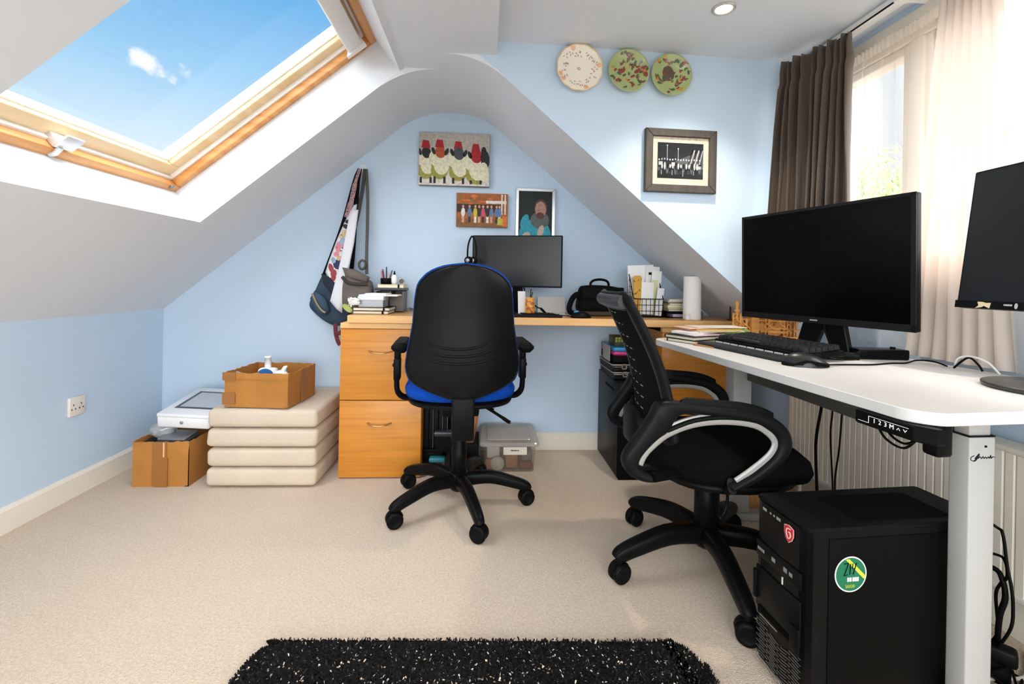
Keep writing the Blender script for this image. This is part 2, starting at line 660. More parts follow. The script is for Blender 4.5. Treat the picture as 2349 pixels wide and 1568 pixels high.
g.box(HS1 - 0.075, HS1 - 0.062, HY0 + 0.05, HY1 - 0.06, 0.15, 0.2, r=0.003)
for y in (HY0 + 0.05, HY1 - 0.075):
    g.prism([(HS1 - 0.14, 0.13), (HS1 - 0.05, 0.128), (HS1 - 0.05, 0.2), (HS1 - 0.09, 0.2), (HS1 - 0.11, 0.16)], y, y + 0.02, axis='y')
struct('vent_bar', g, mat('vent_metal', 'F0EFEC', 0.4), win, label='white metal vent and opening bar along the top')
g = G(TL).box(HS0 + 0.035, HS0 + 0.085, 1.345, 1.402, 0.150, 0.158, r=0.003)
g.box(HS0 + 0.03, HS0 + 0.055, 1.345, 1.395, 0.155, 0.2, r=0.005)
g.tube([V((HS0 + 0.04, 1.36, 0.15)), V((HS0 + 0.02, 1.36, 0.146)), V((HS0 + 0.005, 1.36, 0.152))], 0.008, n=10)
struct('catch', g, mat('catch_metal', 'DADADA', 0.35, metal=0.3), win, label='pale metal catch')
g = G(TL).cyl((HS0 + 0.02, HY1 - 0.045, 0.149), (HS0 + 0.02, HY1 - 0.045, 0.154), 0.010, n=14)
struct('screw_cap', g, mat('grey_cap', '8A8A8C', 0.4, metal=0.5), win, label='grey screw cap')

# ------------------------------------------------------------------ big window (window_2)
win = bpy.data.objects.new('window_2', None)
COL.objects.link(win)
win.location = (1.45, 0.5, WZ0)
win['kind'] = 'structure'
MW['window_2'] = Matrix.Translation(win.location)
tan = mat('window_frame', 'EFE3D2', 0.4)
g = G().box(1.42, 1.48, WY0, WY1, WZ0, WZ0 + 0.05, r=0.004).box(1.42, 1.48, WY0, WY1, WZ1 - 0.03, WZ1, r=0.004)
for y0, y1 in ((1.41, 1.46), (0.62, 0.68), (-0.12, -0.06), (WY0, WY0 + 0.03)):
    g.box(1.42, 1.48, y0, y1, WZ0 + 0.05, WZ1 - 0.03, r=0.004)
struct('frame', g, tan, win)
for y0, y1 in ((1.455, 1.785), (0.675, 1.415), (-0.065, 0.625), (-0.725, -0.115)):
    g = G()
    for a in ((y0, y0 + 0.035, WZ0 + 0.05, WZ1 - 0.03), (y1 - 0.035, y1, WZ0 + 0.05, WZ1 - 0.03), (y0 + 0.035, y1 - 0.035, WZ0 + 0.05, WZ0 + 0.085), (y0 + 0.035, y1 - 0.035, WZ1 - 0.062, WZ1 - 0.031)):
        g.box(1.43, 1.49, *a, r=0.004)
    s = struct('sash', g, tan, win)
    struct('pane', G().box(1.458, 1.462, y0 + 0.03, y1 - 0.03, WZ0 + 0.08, WZ1 - 0.058), glass, s)
struct('sill', G().box(1.362, 1.44, WY0, WY1, WZ0 - 0.02, WZ0 + 0.002, r=0.004), upvc, win)
g = G().box(1.362, 1.372, WY0 - 0.04, WY1, WZ1 - 0.01, WZ1 + 0.03, r=0.003)
struct('trim_1', g, cream)
struct('trim_2', G().box(1.3722, 1.42, WY0 + 0.001, WY1 - 0.001, WZ1 - 0.004, WZ1 - 0.0005), cream)
# curtain rail just under the dormer's ceiling
t = thing('curtain_rail', 'white curtain track running along the wall above the window', 'curtain rail', (1.33, 0.5, 1.775))
g = G().box(1.262, 1.30, -0.9, 1.75, 1.771, 1.797, r=0.003)
part('track', g, upvc, t)
part('slot', G().box(1.258, 1.2625, -0.9, 1.75, 1.771, 1.7745), mat('black_gap', '1A1816', 0.7), t, label='dark slot under the track')
for y in (0.2, 0.9, 1.335):
    g = G().box(1.256, 1.302, y, y + 0.012, 1.769, 1.7985)
    g.box(1.30, 1.372, y, y + 0.012, 1.772, 1.79)
    part('bracket', g, upvc, t)

# recessed lamp
LX, LY = 0.777, 1.4715
# recessed lamp in the dormer's ceiling
t = thing('downlight', 'small round recessed spotlight, lit, in the flat ceiling', 'ceiling light', (LX, LY, ZD))
g = G().lathe([(0.026, -0.001), (0.037, -0.001), (0.037, -0.004), (0.030, -0.006), (0.026, -0.003), (0.026, 0.0)], 32, c=(LX, LY, ZD))
part('rim', g, mat('lamp_rim', 'CFCBC2', 0.3, metal=0.5), t)
part('bulb', G().lathe([(0.0261, -0.0015), (0.02, -0.0025), (0.0, -0.003)], 32, c=(LX, LY, ZD)), mat('lamp_glow', 'FFF3DC', 0.5, emit=('FFE9C4', 9.0)), t, label='glowing lamp face')
ld = bpy.data.lights.new('downlight_beam', 'SPOT')
ld.energy, ld.color, ld.spot_size, ld.spot_blend, ld.shadow_soft_size = 17.0, (1.0, 0.90, 0.76), R(110), 0.8, 0.03
for x, y, z in ((LX, LY, ZD - 0.02),):
    lo = bpy.data.objects.new('downlight_beam', ld)
    COL.objects.link(lo)
    lo.location = (x, y, z)

# ================================================================== hangings on the walls
black = mat('black_plastic', '141414', 0.42)
black_soft = mat('black_rubber', '181818', 0.6)
CLIP = [9, 9]
def cl(x, y):
    return max(-CLIP[0], min(CLIP[0], x)), max(-CLIP[1], min(CLIP[1], y))
def blob(g, cx, cy, rx, ry, m, T, k, n=14, rot=0.0):
    c, s = math.cos(R(rot)), math.sin(R(rot))
    pts = [(rx * math.cos(2 * PI * i / n), ry * math.sin(2 * PI * i / n)) for i in range(n)]
    g.add([cl(cx + x * c - y * s, cy + x * s + y * c) + (0.0002 + k * 0.00005,) for x, y in pts], [tuple(range(n))], m, False, T)
def rect(g, x0, x1, y0, y1, m, T, k):
    g.add([(x0, y0, 0.0002 + k * 0.00005), (x1, y0, 0.0002 + k * 0.00005), (x1, y1, 0.0002 + k * 0.00005), (x0, y1, 0.0002 + k * 0.00005)], [(0, 1, 2, 3)], m, False, T)
def flat(name, col, rough=0.5):
    return mat(name, col, rough, spec=0.3, var=(70, 0.3))
def wall_T(x, y, z):                       # local x to the right, y up, z into the room
    return basis((x, y, z), (1, 0, 0), (0, 0, 1))

# canvas with four woolly figures in red hats
t = thing('canvas_print', 'large frameless canvas of woolly cream animals wearing red hats', 'picture', (-0.165, YB, 1.362))
part('canvas', G().box(-0.349, 0.014, YB - 0.028, YB, 1.362, 1.634, r=0.003), flat('canvas_edge', '8E8A82'), t)
T = wall_T(-0.1675, YB - 0.0285, 1.498)
P = [flat('cv_bg', 'B9B2A8'), flat('cv_cream', 'E4DFC2'), flat('cv_olive', 'A09A45'), flat('cv_dark', '26262A'), flat('cv_red', 'A8222C'), flat('cv_floor', 'DAD6CC'), flat('cv_grey', '4A4D55'), flat('cv_skin', 'B4532F'), flat('cv_shade', '8F8660')]
g = G()
CLIP[:] = 0.18, 0.135
rect(g, -0.18, 0.18, -0.134, 0.134, 0, T, 0)
rect(g, -0.18, 0.18, -0.134, -0.06, 5, T, 1)
k = 2
for cx, cy, s, hd in ((-0.155, -0.02, 0.9, 3), (-0.085, -0.015, 1.0, 7), (0.01, -0.02, 1.05, 6), (0.10, -0.03, 1.15, 4)):
    blob(g, cx + 0.014, cy - 0.012, 0.047 * s, 0.07 * s, 8, T, k - 0.5, 18)
    blob(g, cx + 0.01, cy - 0.045, 0.045 * s, 0.045 * s, 2, T, k)
    blob(g, cx + 0.02, cy - 0.005, 0.042 * s, 0.062 * s, 1, T, k + 1)
    blob(g, cx - 0.015, cy + 0.02, 0.03 * s, 0.04 * s, 1, T, k + 2)
    blob(g, cx + 0.012, cy + 0.05, 0.026 * s, 0.032 * s, hd, T, k + 3, rot=15)
    blob(g, cx - 0.022, cy + 0.055, 0.009, 0.02, 3, T, k + 3, rot=20)
    blob(g, cx + 0.045, cy + 0.052, 0.009, 0.02, 3, T, k + 3, rot=-20)
    g.add([(cx - 0.014, cy + 0.075, 0.001), (cx + 0.032, cy + 0.072, 0.001), (cx + 0.024, cy + 0.112, 0.001), (cx - 0.006, cy + 0.114, 0.001)], [(0, 1, 2, 3)], 4, False, T)
    for dx in (-0.02, 0.03):
        rect(g, cx + dx, cx + dx + 0.012, -0.125, cy - 0.075, 3, T, k + 4)
    k += 6
blob(g, 0.158, 0.0, 0.022, 0.05, 3, T, k)
blob(g, 0.150, -0.06, 0.025, 0.05, 1, T, k + 1)
blob(g, 0.150, 0.04, 0.014, 0.03, 3, T, k + 2)
part('print', g, P, t)

t = thing('photo_print', 'small frameless photo of a group standing outdoors among autumn leaves', 'picture', (-0.02, YB, 1.155))
part('canvas', G().box(-0.1535, 0.1125, YB - 0.02, YB, 1.155, 1.330, r=0.002), flat('canvas_edge'.replace('e', 'e'), '8E8A82'), t)
T = wall_T(-0.0205, YB - 0.0205, 1.2425)
P = [flat('ph_leaf', 'A8602E'), flat('ph_green', '6B7A3A'), flat('ph_ground', '8A5B33'), flat('ph_blue', '5F7FA6'), flat('ph_pink', 'C9506E'), flat('ph_white', 'E8E3DA'), flat('ph_dark', '3A2A26'), flat('ph_orange', 'E0752C'), flat('ph_skin', 'D6A483'), flat('ph_yel', 'C6BE3E')]
g = G()
CLIP[:] = 0.132, 0.087
rect(g, -0.132, 0.132, -0.087, 0.087, 0, T, 0)
rect(g, -0.132, 0.132, -0.087, -0.045, 2, T, 1)
for i in range(26):
    blob(g, random.uniform(-0.12, 0.05), random.uniform(0.03, 0.078), random.uniform(0.006, 0.018), random.uniform(0.004, 0.01), random.choice((0, 1, 2, 7)), T, 2 + i * 0.1, 7)
rect(g, 0.02, 0.125, 0.035, 0.05, 5, T, 6)
for x in (0.098, 0.115):
    rect(g, x, x + 0.007, -0.02, 0.084, 5, T, 7)
rect(g, -0.13, 0.10, -0.012, 0.03, 6, T, 5)
for i, (x, c) in enumerate(((-0.098, 5), (-0.065, 3), (-0.035, 9), (-0.015, 6), (0.005, 4), (0.028, 6), (0.048, 3), (0.075, 3), (0.09, 3))):
    rect(g, x - 0.006, x + 0.006, -0.065, -0.03, (8, 6, 5)[i % 3], T, 8 + i * 0.1)
    blob(g, x, -0.012, 0.011, 0.024, c, T, 9 + i * 0.1, 8)
    blob(g, x, 0.018, 0.006, 0.008, 8, T, 10 + i * 0.1, 8)
rect(g, 0.08, 0.108, -0.075, -0.04, 9, T, 12)
rect(g, 0.106, 0.13, -0.082, -0.03, 7, T, 12.5)
part('print', g, P, t)

def frame(name, label, x0, x1, z0, z1, y, w, d, fm, mount, mm, local_x0=None):
    t = thing(name, label, 'picture', ((x0 + x1) / 2, y, z0))
    g = G()
    for poly in ([(x0, z0), (x1, z0), (x1 - w, z0 + w), (x0 + w, z0 + w)], [(x1, z0), (x1, z1), (x1 - w, z1 - w), (x1 - w, z0 + w)],
                 [(x1, z1), (x0, z1), (x0 + w, z1 - w), (x1 - w, z1 - w)], [(x0, z1), (x0, z0), (x0 + w, z0 + w), (x0 + w, z1 - w)]):
        g.prism(poly, y - d, y, axis='y', bev=0.0015)
    part('frame', g, fm, t)
    if mount:
        part('mount', G().box(x0 + w, x1 - w, y - d * 0.5, y - 0.002, z0 + w, z1 - w), mm, t)
    return t
t = frame('silver_photo_frame', 'silver framed portrait photo of a person in a turquoise jacket', 0.154, 0.360, 1.06, 1.365, YB, 0.016, 0.018, mat('silver_frame', 'C4C5C6', 0.3, metal=0.7), False, None)
T = wall_T(0.257, YB - 0.006, 1.2125)
P = [flat('pp_dark', '15201D'), flat('pp_turq', '2E9DB2'), flat('pp_skin', 'B08674'), flat('pp_hair', '5E3A30'), flat('pp_grey', '5E6264'), flat('pp_pale', 'C9B3A3')]
g = G()
CLIP[:] = 0.088, 0.138
rect(g, -0.088, 0.088, -0.138, 0.138, 0, T, 0)
blob(g, 0.0, -0.09, 0.085, 0.085, 1, T, 1, 20)
blob(g, -0.055, -0.02, 0.02, 0.04, 1, T, 2, 12, -20)
blob(g, 0.025, -0.012, 0.05, 0.045, 4, T, 3, 16)
blob(g, 0.03, 0.052, 0.034, 0.046, 3, T, 4, 16)
blob(g, 0.028, 0.045, 0.029, 0.042, 2, T, 5, 16)
blob(g, 0.026, 0.012, 0.022, 0.018, 3, T, 6, 12)
blob(g, 0.03, -0.07, 0.016, 0.034, 5, T, 7, 12, -15)
blob(g, -0.045, -0.09, 0.022, 0.014, 5, T, 8, 12, 25)
part('print', g, P, t)

# the framed black and white photo on the cheek wall
fy = yd(0.77)
tb = thing('framed_photo', 'dark wooden frame with cream mount round a black and white photo', 'picture', (0.768, fy, 1.243), rz=math.degrees(math.atan(0.04)))
TB = MW[tb.name]
x0, x1, z0, z1, w = -0.147, 0.147, 0.0, 0.250, 0.030
g = G()
for poly in ([(x0, z0), (x1, z0), (x1 - w, z0 + w), (x0 + w, z0 + w)], [(x1, z0), (x1, z1), (x1 - w, z1 - w), (x1 - w, z0 + w)],
             [(x1, z1), (x0, z1), (x0 + w, z1 - w), (x1 - w, z1 - w)], [(x0, z1), (x0, z0), (x0 + w, z0 + w), (x0 + w, z1 - w)]):
    g.prism(poly, -0.022, -0.001, axis='y', bev=0.002)
part('frame', g, mat('dark_wood_frame', '4A443E', 0.55, grain=('3A342F', (60, 8, 8))), tb, local=True)
part('mount', G().box(x0 + w, x1 - w, -0.011, -0.003, z0 + w, z1 - w), flat('mount_card', 'E2D3BC'), tb, local=True)
T = basis((0, -0.0112, 0.127), (1, 0, 0), (0, 0, 1))
P = [flat('bw_dark', '24272C', 0.25), flat('bw_mid', '54585E', 0.25), flat('bw_light', 'B9BBBD', 0.25), flat('bw_black', '0E0F12', 0.25)]
g = G()
CLIP[:] = 0.095, 0.071
rect(g, -0.095, 0.095, -0.071, 0.071, 0, T, 0)
g.add([(-0.02, 0.0, 0.0003), (0.095, 0.045, 0.0003), (0.095, -0.03, 0.0003), (0.0, -0.03, 0.0003)], [(0, 1, 2, 3)], 1, False, T)
for i in range(7):
    x = 0.03 + i * 0.009
    g.add([(x, -0.02, 0.00035), (x + 0.003, -0.02, 0.00035), (min(x + 0.022, 0.095), 0.045, 0.00035), (min(x + 0.017, 0.094), 0.045, 0.00035)], [(0, 1, 2, 3)], 2 if i % 2 else 3, False, T)
rect(g, -0.095, 0.095, -0.071, -0.053, 3, T, 3)
for x, y in ((-0.055, 0.06), (-0.01, 0.048)):
    blob(g, x, y, 0.003, 0.003, 2, T, 4, 8)
    rect(g, x - 0.001, x + 0.001, 0.0, y, 2, T, 4)
for i in range(16):
    x = -0.088 + i * 0.0112
    h = random.uniform(0.014, 0.042)
    c = 2 if i % 3 else 3
    blob(g, x, -0.03, 0.006, h * 0.7, 3 if c == 2 else 1, T, 5 + i * 0.05, 8)
    blob(g, x + 0.001, -0.022, 0.004, h * 0.42, c, T, 6 + i * 0.05, 8)
    blob(g, x, 0.0 + h * 0.15, 0.003, 0.004, 2, T, 7 + i * 0.05, 8)
    if i % 2:
        rect(g, x - 0.003, x - 0.001, -0.05 - random.uniform(0, 0.012), -0.038, 2 if i % 4 == 1 else 1, T, 7.5)
for x, y, w_, h_ in ((-0.082, -0.012, 0.016, 0.014), (-0.03, -0.014, 0.014, 0.014), (0.075, -0.025, 0.02, 0.012)):
    rect(g, x - w_ / 2, x + w_ / 2, y - h_ / 2, y + h_ / 2, 2, T, 9)
part('print', g, P, tb, local=True)

# three plates
CLIP[:] = 9, 9
def plate(name, label, x, z, r, scallop, rimcol, group):
    y = yd(x) - 0.003
    t = thing(name, label, 'plate', (x, y, z - r), rz=math.degrees(math.atan(0.04)), group=group)
    g = G()
    n = 72
    prof = [(0.0, 0.010), (0.52, 0.010), (0.62, 0.013), (0.95, 0.024), (1.0, 0.026), (1.0, 0.023), (0.62, 0.006), (0.5, 0.002), (0.0, 0.002)]
    vs, fs = [], []
    for k, (q, h) in enumerate(prof):
        for i in range(n):
            a = 2 * PI * i / n
            sc = 1 + scallop * abs(math.sin(6 * a)) * q ** 3
            vs.append((r * q * sc * math.cos(a), -h, r + r * q * sc * math.sin(a)))
    def mi(k):
        return 1 if k in (3, 4) and scallop else (1 if k == 4 else 0)
    for k in range(len(prof) - 1):
        for i in range(n):
            g.f.append(([k * n + i, k * n + (i + 1) % n, (k + 1) * n + (i + 1) % n, (k + 1) * n + i][::-1], mi(k), True))
    g.v += [V(v) for v in vs]
    def mark(px, pz, rx, rz_, m, rot, kk, nn=9):
        # on the glaze: follow the well or the sloping rim
        c, s = math.cos(R(rot)), math.sin(R(rot))
        pts = []
        for i in range(nn):
            u, v = rx * math.cos(2 * PI * i / nn), rz_ * math.sin(2 * PI * i / nn)
            X, Z = px + u * c - v * s, pz + u * s + v * c
            q = min(math.hypot(X, Z), 0.985)
            h = 0.010 if q < 0.52 else (0.010 + (q - 0.52) * 0.03 if q < 0.62 else 0.013 + (q - 0.62) * 0.0333)
            pts.append((X * r, -h - 0.0008 - kk * 0.00003, r + Z * r))
        g.add(pts, [tuple(range(nn))[::-1]], m)
    return t, g, mark
pg = 'decorative plates on the wall'
cer = lambda n, c: mat(n, c, 0.18, spec=0.5, coat=0.3)
t, g, mark = plate('wall_plate', 'pale cream scalloped plate with gilded edge and small faded flowers', 0.349, 1.7085, 0.0885, 0.035, 0, pg)
for i in range(16):
    a = i / 16 * 2 * PI + 0.3
    for k in range(4):
        mark(0.68 * math.cos(a) + random.uniform(-.14, .14), 0.68 * math.sin(a) + random.uniform(-.14, .14), 0.05, 0.024, (2, 3, 4)[(i + k) % 3] if i % 3 != 1 else 3, random.uniform(0, 180), k)
mark(0, 0, 0.07, 0.07, 3, 0, 1)
mark(0.01, 0, 0.03, 0.03, 0, 0, 2)
for a in (110, 200, 215, 290, 10):
    for q in (0.85, 0.92):
        mark(q * math.cos(R(a)), q * math.sin(R(a)), 0.05, 0.11, 5, a, 0)
part('glaze', g, [cer('plate_cream', 'F1E9DC'), cer('plate_gilt', 'E8CF9C'), cer('plate_rose', 'C08A7A'), cer('plate_leaf', 'A3A38C'), cer('plate_grey', 'B9AEA4'), cer('plate_peach', 'EAB48E')], t, local=True)
for nm, lb, x, z, seed in (('wall_plate', 'middle plate of the three, light green with scattered red birds and leaves', 0.545, 1.7095, 3), ('wall_plate', 'right plate of the three, green with a brown figure in its centre', 0.7185, 1.7045, 11)):
    t, g, mark = plate(nm, lb, x, z, 0.0825, 0.0, 0, pg)
    rnd = random.Random(seed)
    for i in range(48):
        q, a = math.sqrt(rnd.random()) * 0.88, rnd.uniform(0, 2 * PI)
        px, pz = q * math.cos(a), q * math.sin(a)
        c = rnd.choice((2, 2, 3, 3, 4, 5))
        rot = rnd.uniform(0, 180)
        mark(px, pz, rnd.uniform(0.07, 0.15), rnd.uniform(0.03, 0.065), c, rot, i * .2)
        mark(px + 0.06, pz + 0.03, 0.065, 0.035, rnd.choice((2, 3, 6)), rot + 60, i * .2 + .1)
    if seed == 3:
        for px, pz, s in ((-0.3, 0.02, 0.2), (0.45, 0.05, 0.16), (-0.52, -0.45, 0.14)):
            mark(px, pz, s, s * 0.55, 2, 30, 7)
            mark(px + s * 0.5, pz + s * 0.6, s * 0.45, s * 0.3, 2, 80, 7.2)
        mark(0.82, -0.1, 0.1, 0.16, 2, 20, 7)
    else:
        for px, pz, a_, b_, c in ((-0.1, 0.1, 0.3, 0.38, 4), (-0.08, 0.35, 0.14, 0.16, 6), (0.0, 0.1, 0.1, 0.16, 5), (-0.05, -0.15, 0.16, 0.14, 7), (0.02, -0.2, 0.05, 0.07, 2), (-0.65, 0.62, 0.12, 0.08, 5), (-0.35, 0.85, 0.1, 0.06, 5)):
            mark(px, pz, a_, b_, c, 15, 7 + b_)
    part('glaze', g, [cer('plate_green', 'A3B078'), cer('plate_rim_green', 'B6C08C'), cer('plate_red', '8E3A32'), cer('plate_dkgreen', '3F5A34'), cer('plate_brown', '5A4A38'), cer('plate_yellow', 'C88A2E'), cer('plate_olive', '7C8A58'), cer('plate_white', 'C9CDBE')], t, local=True)

# double wall socket
t = thing('wall_socket', 'white double electric socket on the low left wall', 'socket', (XL, 1.89, 0.32))
part('plate', G().box(XL, XL + 0.011, 1.857, 1.927, 0.318, 0.392, r=0.003), mat('socket_white', 'E4DCD2', 0.4), t)
sk = mat('socket_hole', '3A3430', 0.6)
for y in (1.874, 1.908):
    for dy, z in ((0, 0.362), (-0.008, 0.346), (0.008, 0.346)):
        part('pin_hole', G().box(XL + 0.0105, XL + 0.0115, y + dy - 0.0022, y + dy + 0.0022, z - 0.003, z + 0.003), sk, t)

# ------------------------------------------------------------------ hook and the bags hanging on it
t = thing('wall_hook', 'small clear adhesive hook on the back wall holding the bags', 'hook', (-0.632, YB, 1.41))
part('pad', G().prism(rrect(-0.650, -0.614, 1.415, 1.462, 0.017), YB - 0.005, YB, axis='y'), mat('hook_pad', 'DCE0E4', 0.3), t)
g = G()
for dx in (-0.018, 0.018):
    g.tube(spline([(-0.632 + dx * 0.4, YB - 0.004, 1.44), (-0.632 + dx, YB - 0.012, 1.418), (-0.632 + dx, YB - 0.028, 1.414), (-0.632 + dx, YB - 0.032, 1.43)]), 0.0035)
part('prong', g, mat('hook_metal', 'D8D8D8', 0.3, metal=0.4), t)

denim = mat('denim', '3A4E63', 0.9, var=(14, 0.45), bump=(220, 0.5))
denim_d = mat('denim_dark', '1E2836', 0.9)
strap_k = mat('black_webbing', '1B1B1E', 0.8, bump=(300, 0.3))
t = thing('shoulder_bag', 'dark blue denim shoulder bag with a zip pocket, hanging lowest on the hook', 'bag', (-0.78, 2.30, 0.62))
poly = [tuple(p) for p in spline([(-0.808, 0.905), (-0.776, 0.888), (-0.745, 0.876), (-0.70, 0.83), (-0.675, 0.76), (-0.672, 0.69), (-0.70, 0.645), (-0.752, 0.638), (-0.80, 0.66), (-0.848, 0.70), (-0.878, 0.742), (-0.85, 0.81)], 3, True)]
body = part('body', G().pillow(poly, 2.345, 0.030, 0.030), denim, t, sub=1)
g = G().tube(spline([(-0.838, 2.272, 0.80), (-0.815, 2.264, 0.755), (-0.79, 2.262, 0.722), (-0.772, 2.264, 0.708)]), 0.006, ry=0.003, up=(0, 1, 0), n=6)
part('zip', g, mat('zip_brass', '8D8268', 0.4, metal=0.5), body)
pk = [(-0.852, 0.775), (-0.83, 0.815), (-0.775, 0.775), (-0.758, 0.72), (-0.778, 0.69), (-0.815, 0.702)]
part('pocket', G().pillow(pk, 2.288, 0.018, 0.012), denim, body)
g = G().pillow([(-0.80, 0.898), (-0.755, 0.88), (-0.71, 0.83), (-0.69, 0.78), (-0.74, 0.79), (-0.79, 0.85)], 2.285, 0.012, 0.01)
part('lining', g, denim_d, t, label='dark open mouth of the denim bag')
g = G().tube(spline([(-0.642, 2.345, 1.432), (-0.665, 2.34, 1.37), (-0.72, 2.34, 1.15), (-0.775, 2.335, 0.98), (-0.805, 2.325, 0.885)]), 0.009, ry=0.0025, up=(0, 1, 0), n=8)
part('strap', g, strap_k, t)
part('strap', G().tube(spline([(-0.642, 2.345, 1.432), (-0.648, 2.332, 1.36), (-0.655, 2.33, 1.2), (-0.668, 2.33, 0.95), (-0.685, 2.325, 0.78)]), 0.012, ry=0.0025, up=(0, 1, 0), n=8), strap_k, t)
red = mat('dark_red_webbing', '6E2430', 0.8)
for a in ([(-0.742, 2.325, 0.65), (-0.735, 2.315, 0.60), (-0.722, 2.312, 0.56), (-0.712, 2.312, 0.545)], [(-0.70, 2.325, 0.66), (-0.70, 2.31, 0.622), (-0.715, 2.305, 0.605), (-0.735, 2.305, 0.605)]):
    part('tie', G().tube(spline(a), 0.010, ry=0.003, up=(0, 1, 0), n=8), red, t, label='dark red hanging tie')

t = thing('tote_bag', 'pale tote with a colourful printed front, folded between the other bags', 'bag', (-0.72, 2.27, 0.75))
cot = mat('pale_cotton', 'C9CBD2', 0.9, bump=(60, 0.3, 0.004))
poly = [(-0.652, 1.24), (-0.640, 1.245), (-0.655, 1.10), (-0.668, 0.96), (-0.692, 0.78), (-0.735, 0.80), (-0.785, 0.905), (-0.768, 0.965), (-0.735, 1.06), (-0.695, 1.16)]
body = part('body', G().pillow(poly, 2.30, 0.018, 0.016), cot, t)
P = [flat('tp_white', 'E6E3DF'), flat('tp_navy', '27325A'), flat('tp_pink', 'D88C9C'), flat('tp_tan', 'CDB48A'), flat('tp_red', '9C4048'), flat('tp_black', '22242C'), flat('tp_blue', '9BB0C4')]
g = G()
T = wall_T(0, 2.279, 0)
def quad(pts, m, k):
    g.add([(p[0], p[1], 0.0002 + k * 0.0001) for p in pts], [tuple(range(len(pts)))], m, False, T)
quad([(-0.662, 1.19), (-0.648, 1.19), (-0.662, 1.05), (-0.675, 0.94), (-0.692, 0.84), (-0.735, 0.83), (-0.772, 0.905), (-0.757, 0.965), (-0.722, 1.06), (-0.69, 1.14)], 0, 0)
rnd = random.Random(5)
for (x, z, rx, rz_, m) in ((-0.682, 1.13, 0.012, 0.02, 5), (-0.678, 1.155, 0.010, 0.012, 5), (-0.692, 1.10, 0.018, 0.014, 3), (-0.70, 1.085, 0.02, 0.012, 3), (-0.702, 1.06, 0.02, 0.012, 6), (-0.712, 1.04, 0.018, 0.018, 2), (-0.722, 1.02, 0.012, 0.02, 2), (-0.695, 1.03, 0.01, 0.012, 5), (-0.728, 0.995, 0.015, 0.014, 2), (-0.70, 1.0, 0.016, 0.016, 0), (-0.715, 0.975, 0.014, 0.012, 3), (-0.742, 0.965, 0.012, 0.016, 6), (-0.722, 0.945, 0.022, 0.025, 1), (-0.708, 0.93, 0.014, 0.024, 1), (-0.752, 0.925, 0.012, 0.025, 4), (-0.74, 0.90, 0.02, 0.015, 4), (-0.72, 0.89, 0.016, 0.012, 0), (-0.742, 0.875, 0.02, 0.012, 4), (-0.718, 0.862, 0.016, 0.012, 2), (-0.706, 1.012, 0.004, 0.004, 4), (-0.726, 1.028, 0.004, 0.004, 4), (-0.688, 1.108, 0.005, 0.004, 5), (-0.705, 1.09, 0.004, 0.004, 4)):
    blob(g, x, z, rx, rz_, m, T, 3 + rnd.random() * 6, 9, rnd.uniform(0, 90))
part('printed_front', g, P, body, label='colourful printed patches')
g = G().pillow([(-0.660, 1.205), (-0.622, 1.213), (-0.640, 1.05), (-0.672, 0.88), (-0.688, 0.79), (-0.690, 0.708), (-0.715, 0.725), (-0.748, 0.765), (-0.735, 0.82), (-0.715, 0.90), (-0.695, 1.0)], 2.262, 0.010, 0.010)
part('side_panel', g, mat('pale_side', 'D6D8DE', 0.85, bump=(40, 0.4, 0.004)), body)
quadm = mat('tote_handle', 'A98A8C', 0.9, speck=('6A3038', 160, 0.56))
part('strap', G().tube(spline([(-0.640, 2.34, 1.43), (-0.655, 2.322, 1.36), (-0.672, 2.315, 1.26), (-0.690, 2.31, 1.18)]), [0.008] * 7 + [0.012] * 6 + [0.016] * 6, ry=0.003, up=(0, 1, 0), n=8), quadm, t, label='pinkish patterned strap')

t = thing('satchel', 'grey brown canvas satchel with a buckle, hanging in front beside the desk', 'bag', (-0.63, 2.26, 0.70))
canvas = mat('brown_canvas', '6B625C', 0.9, var=(18, 0.3), bump=(260, 0.4))
poly = [tuple(p) for p in spline([(-0.690, 0.915), (-0.64, 0.905), (-0.575, 0.875), (-0.552, 0.85), (-0.55, 0.77), (-0.57, 0.725), (-0.625, 0.722), (-0.67, 0.722), (-0.70, 0.755), (-0.705, 0.83)], 3, True)]
body = part('body', G().pillow(poly, 2.285, 0.04, 0.045), canvas, t, sub=1)
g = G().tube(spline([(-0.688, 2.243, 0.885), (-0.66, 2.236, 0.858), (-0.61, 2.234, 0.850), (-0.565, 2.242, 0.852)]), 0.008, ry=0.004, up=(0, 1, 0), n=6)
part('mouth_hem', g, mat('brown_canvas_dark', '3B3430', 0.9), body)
flap = G().pillow([(-0.69, 0.93), (-0.635, 0.922), (-0.56, 0.885), (-0.57, 0.862), (-0.62, 0.868), (-0.675, 0.89)], 2.255, 0.02, 0.02)
part('flap', flap, canvas, t)
part('strap', G().tube(spline([(-0.616, 2.345, 1.432), (-0.622, 2.33, 1.33), (-0.636, 2.31, 1.2), (-0.658, 2.28, 1.06), (-0.682, 2.262, 0.93)]), 0.009, ry=0.0025, up=(0, 1, 0), n=8), mat('brown_strap', '3C3836', 0.85), t)
part('strap', G().tube(spline([(-0.610, 2.345, 1.432), (-0.598, 2.335, 1.3), (-0.592, 2.32, 1.15), (-0.588, 2.30, 0.99), (-0.580, 2.28, 0.90)]), 0.008, ry=0.0025, up=(0, 1, 0), n=8), mat('grey_strap', '55524F', 0.85), t)
g = G().tube([(-0.60 + 0.016 * math.cos(a * PI / 6), 2.268, 0.945 + 0.022 * math.sin(a * PI / 6)) for a in range(12)], 0.006, n=6, closed=True)
part('buckle', g, mat('buckle_dark', '4A4642', 0.4, metal=0.5), t)
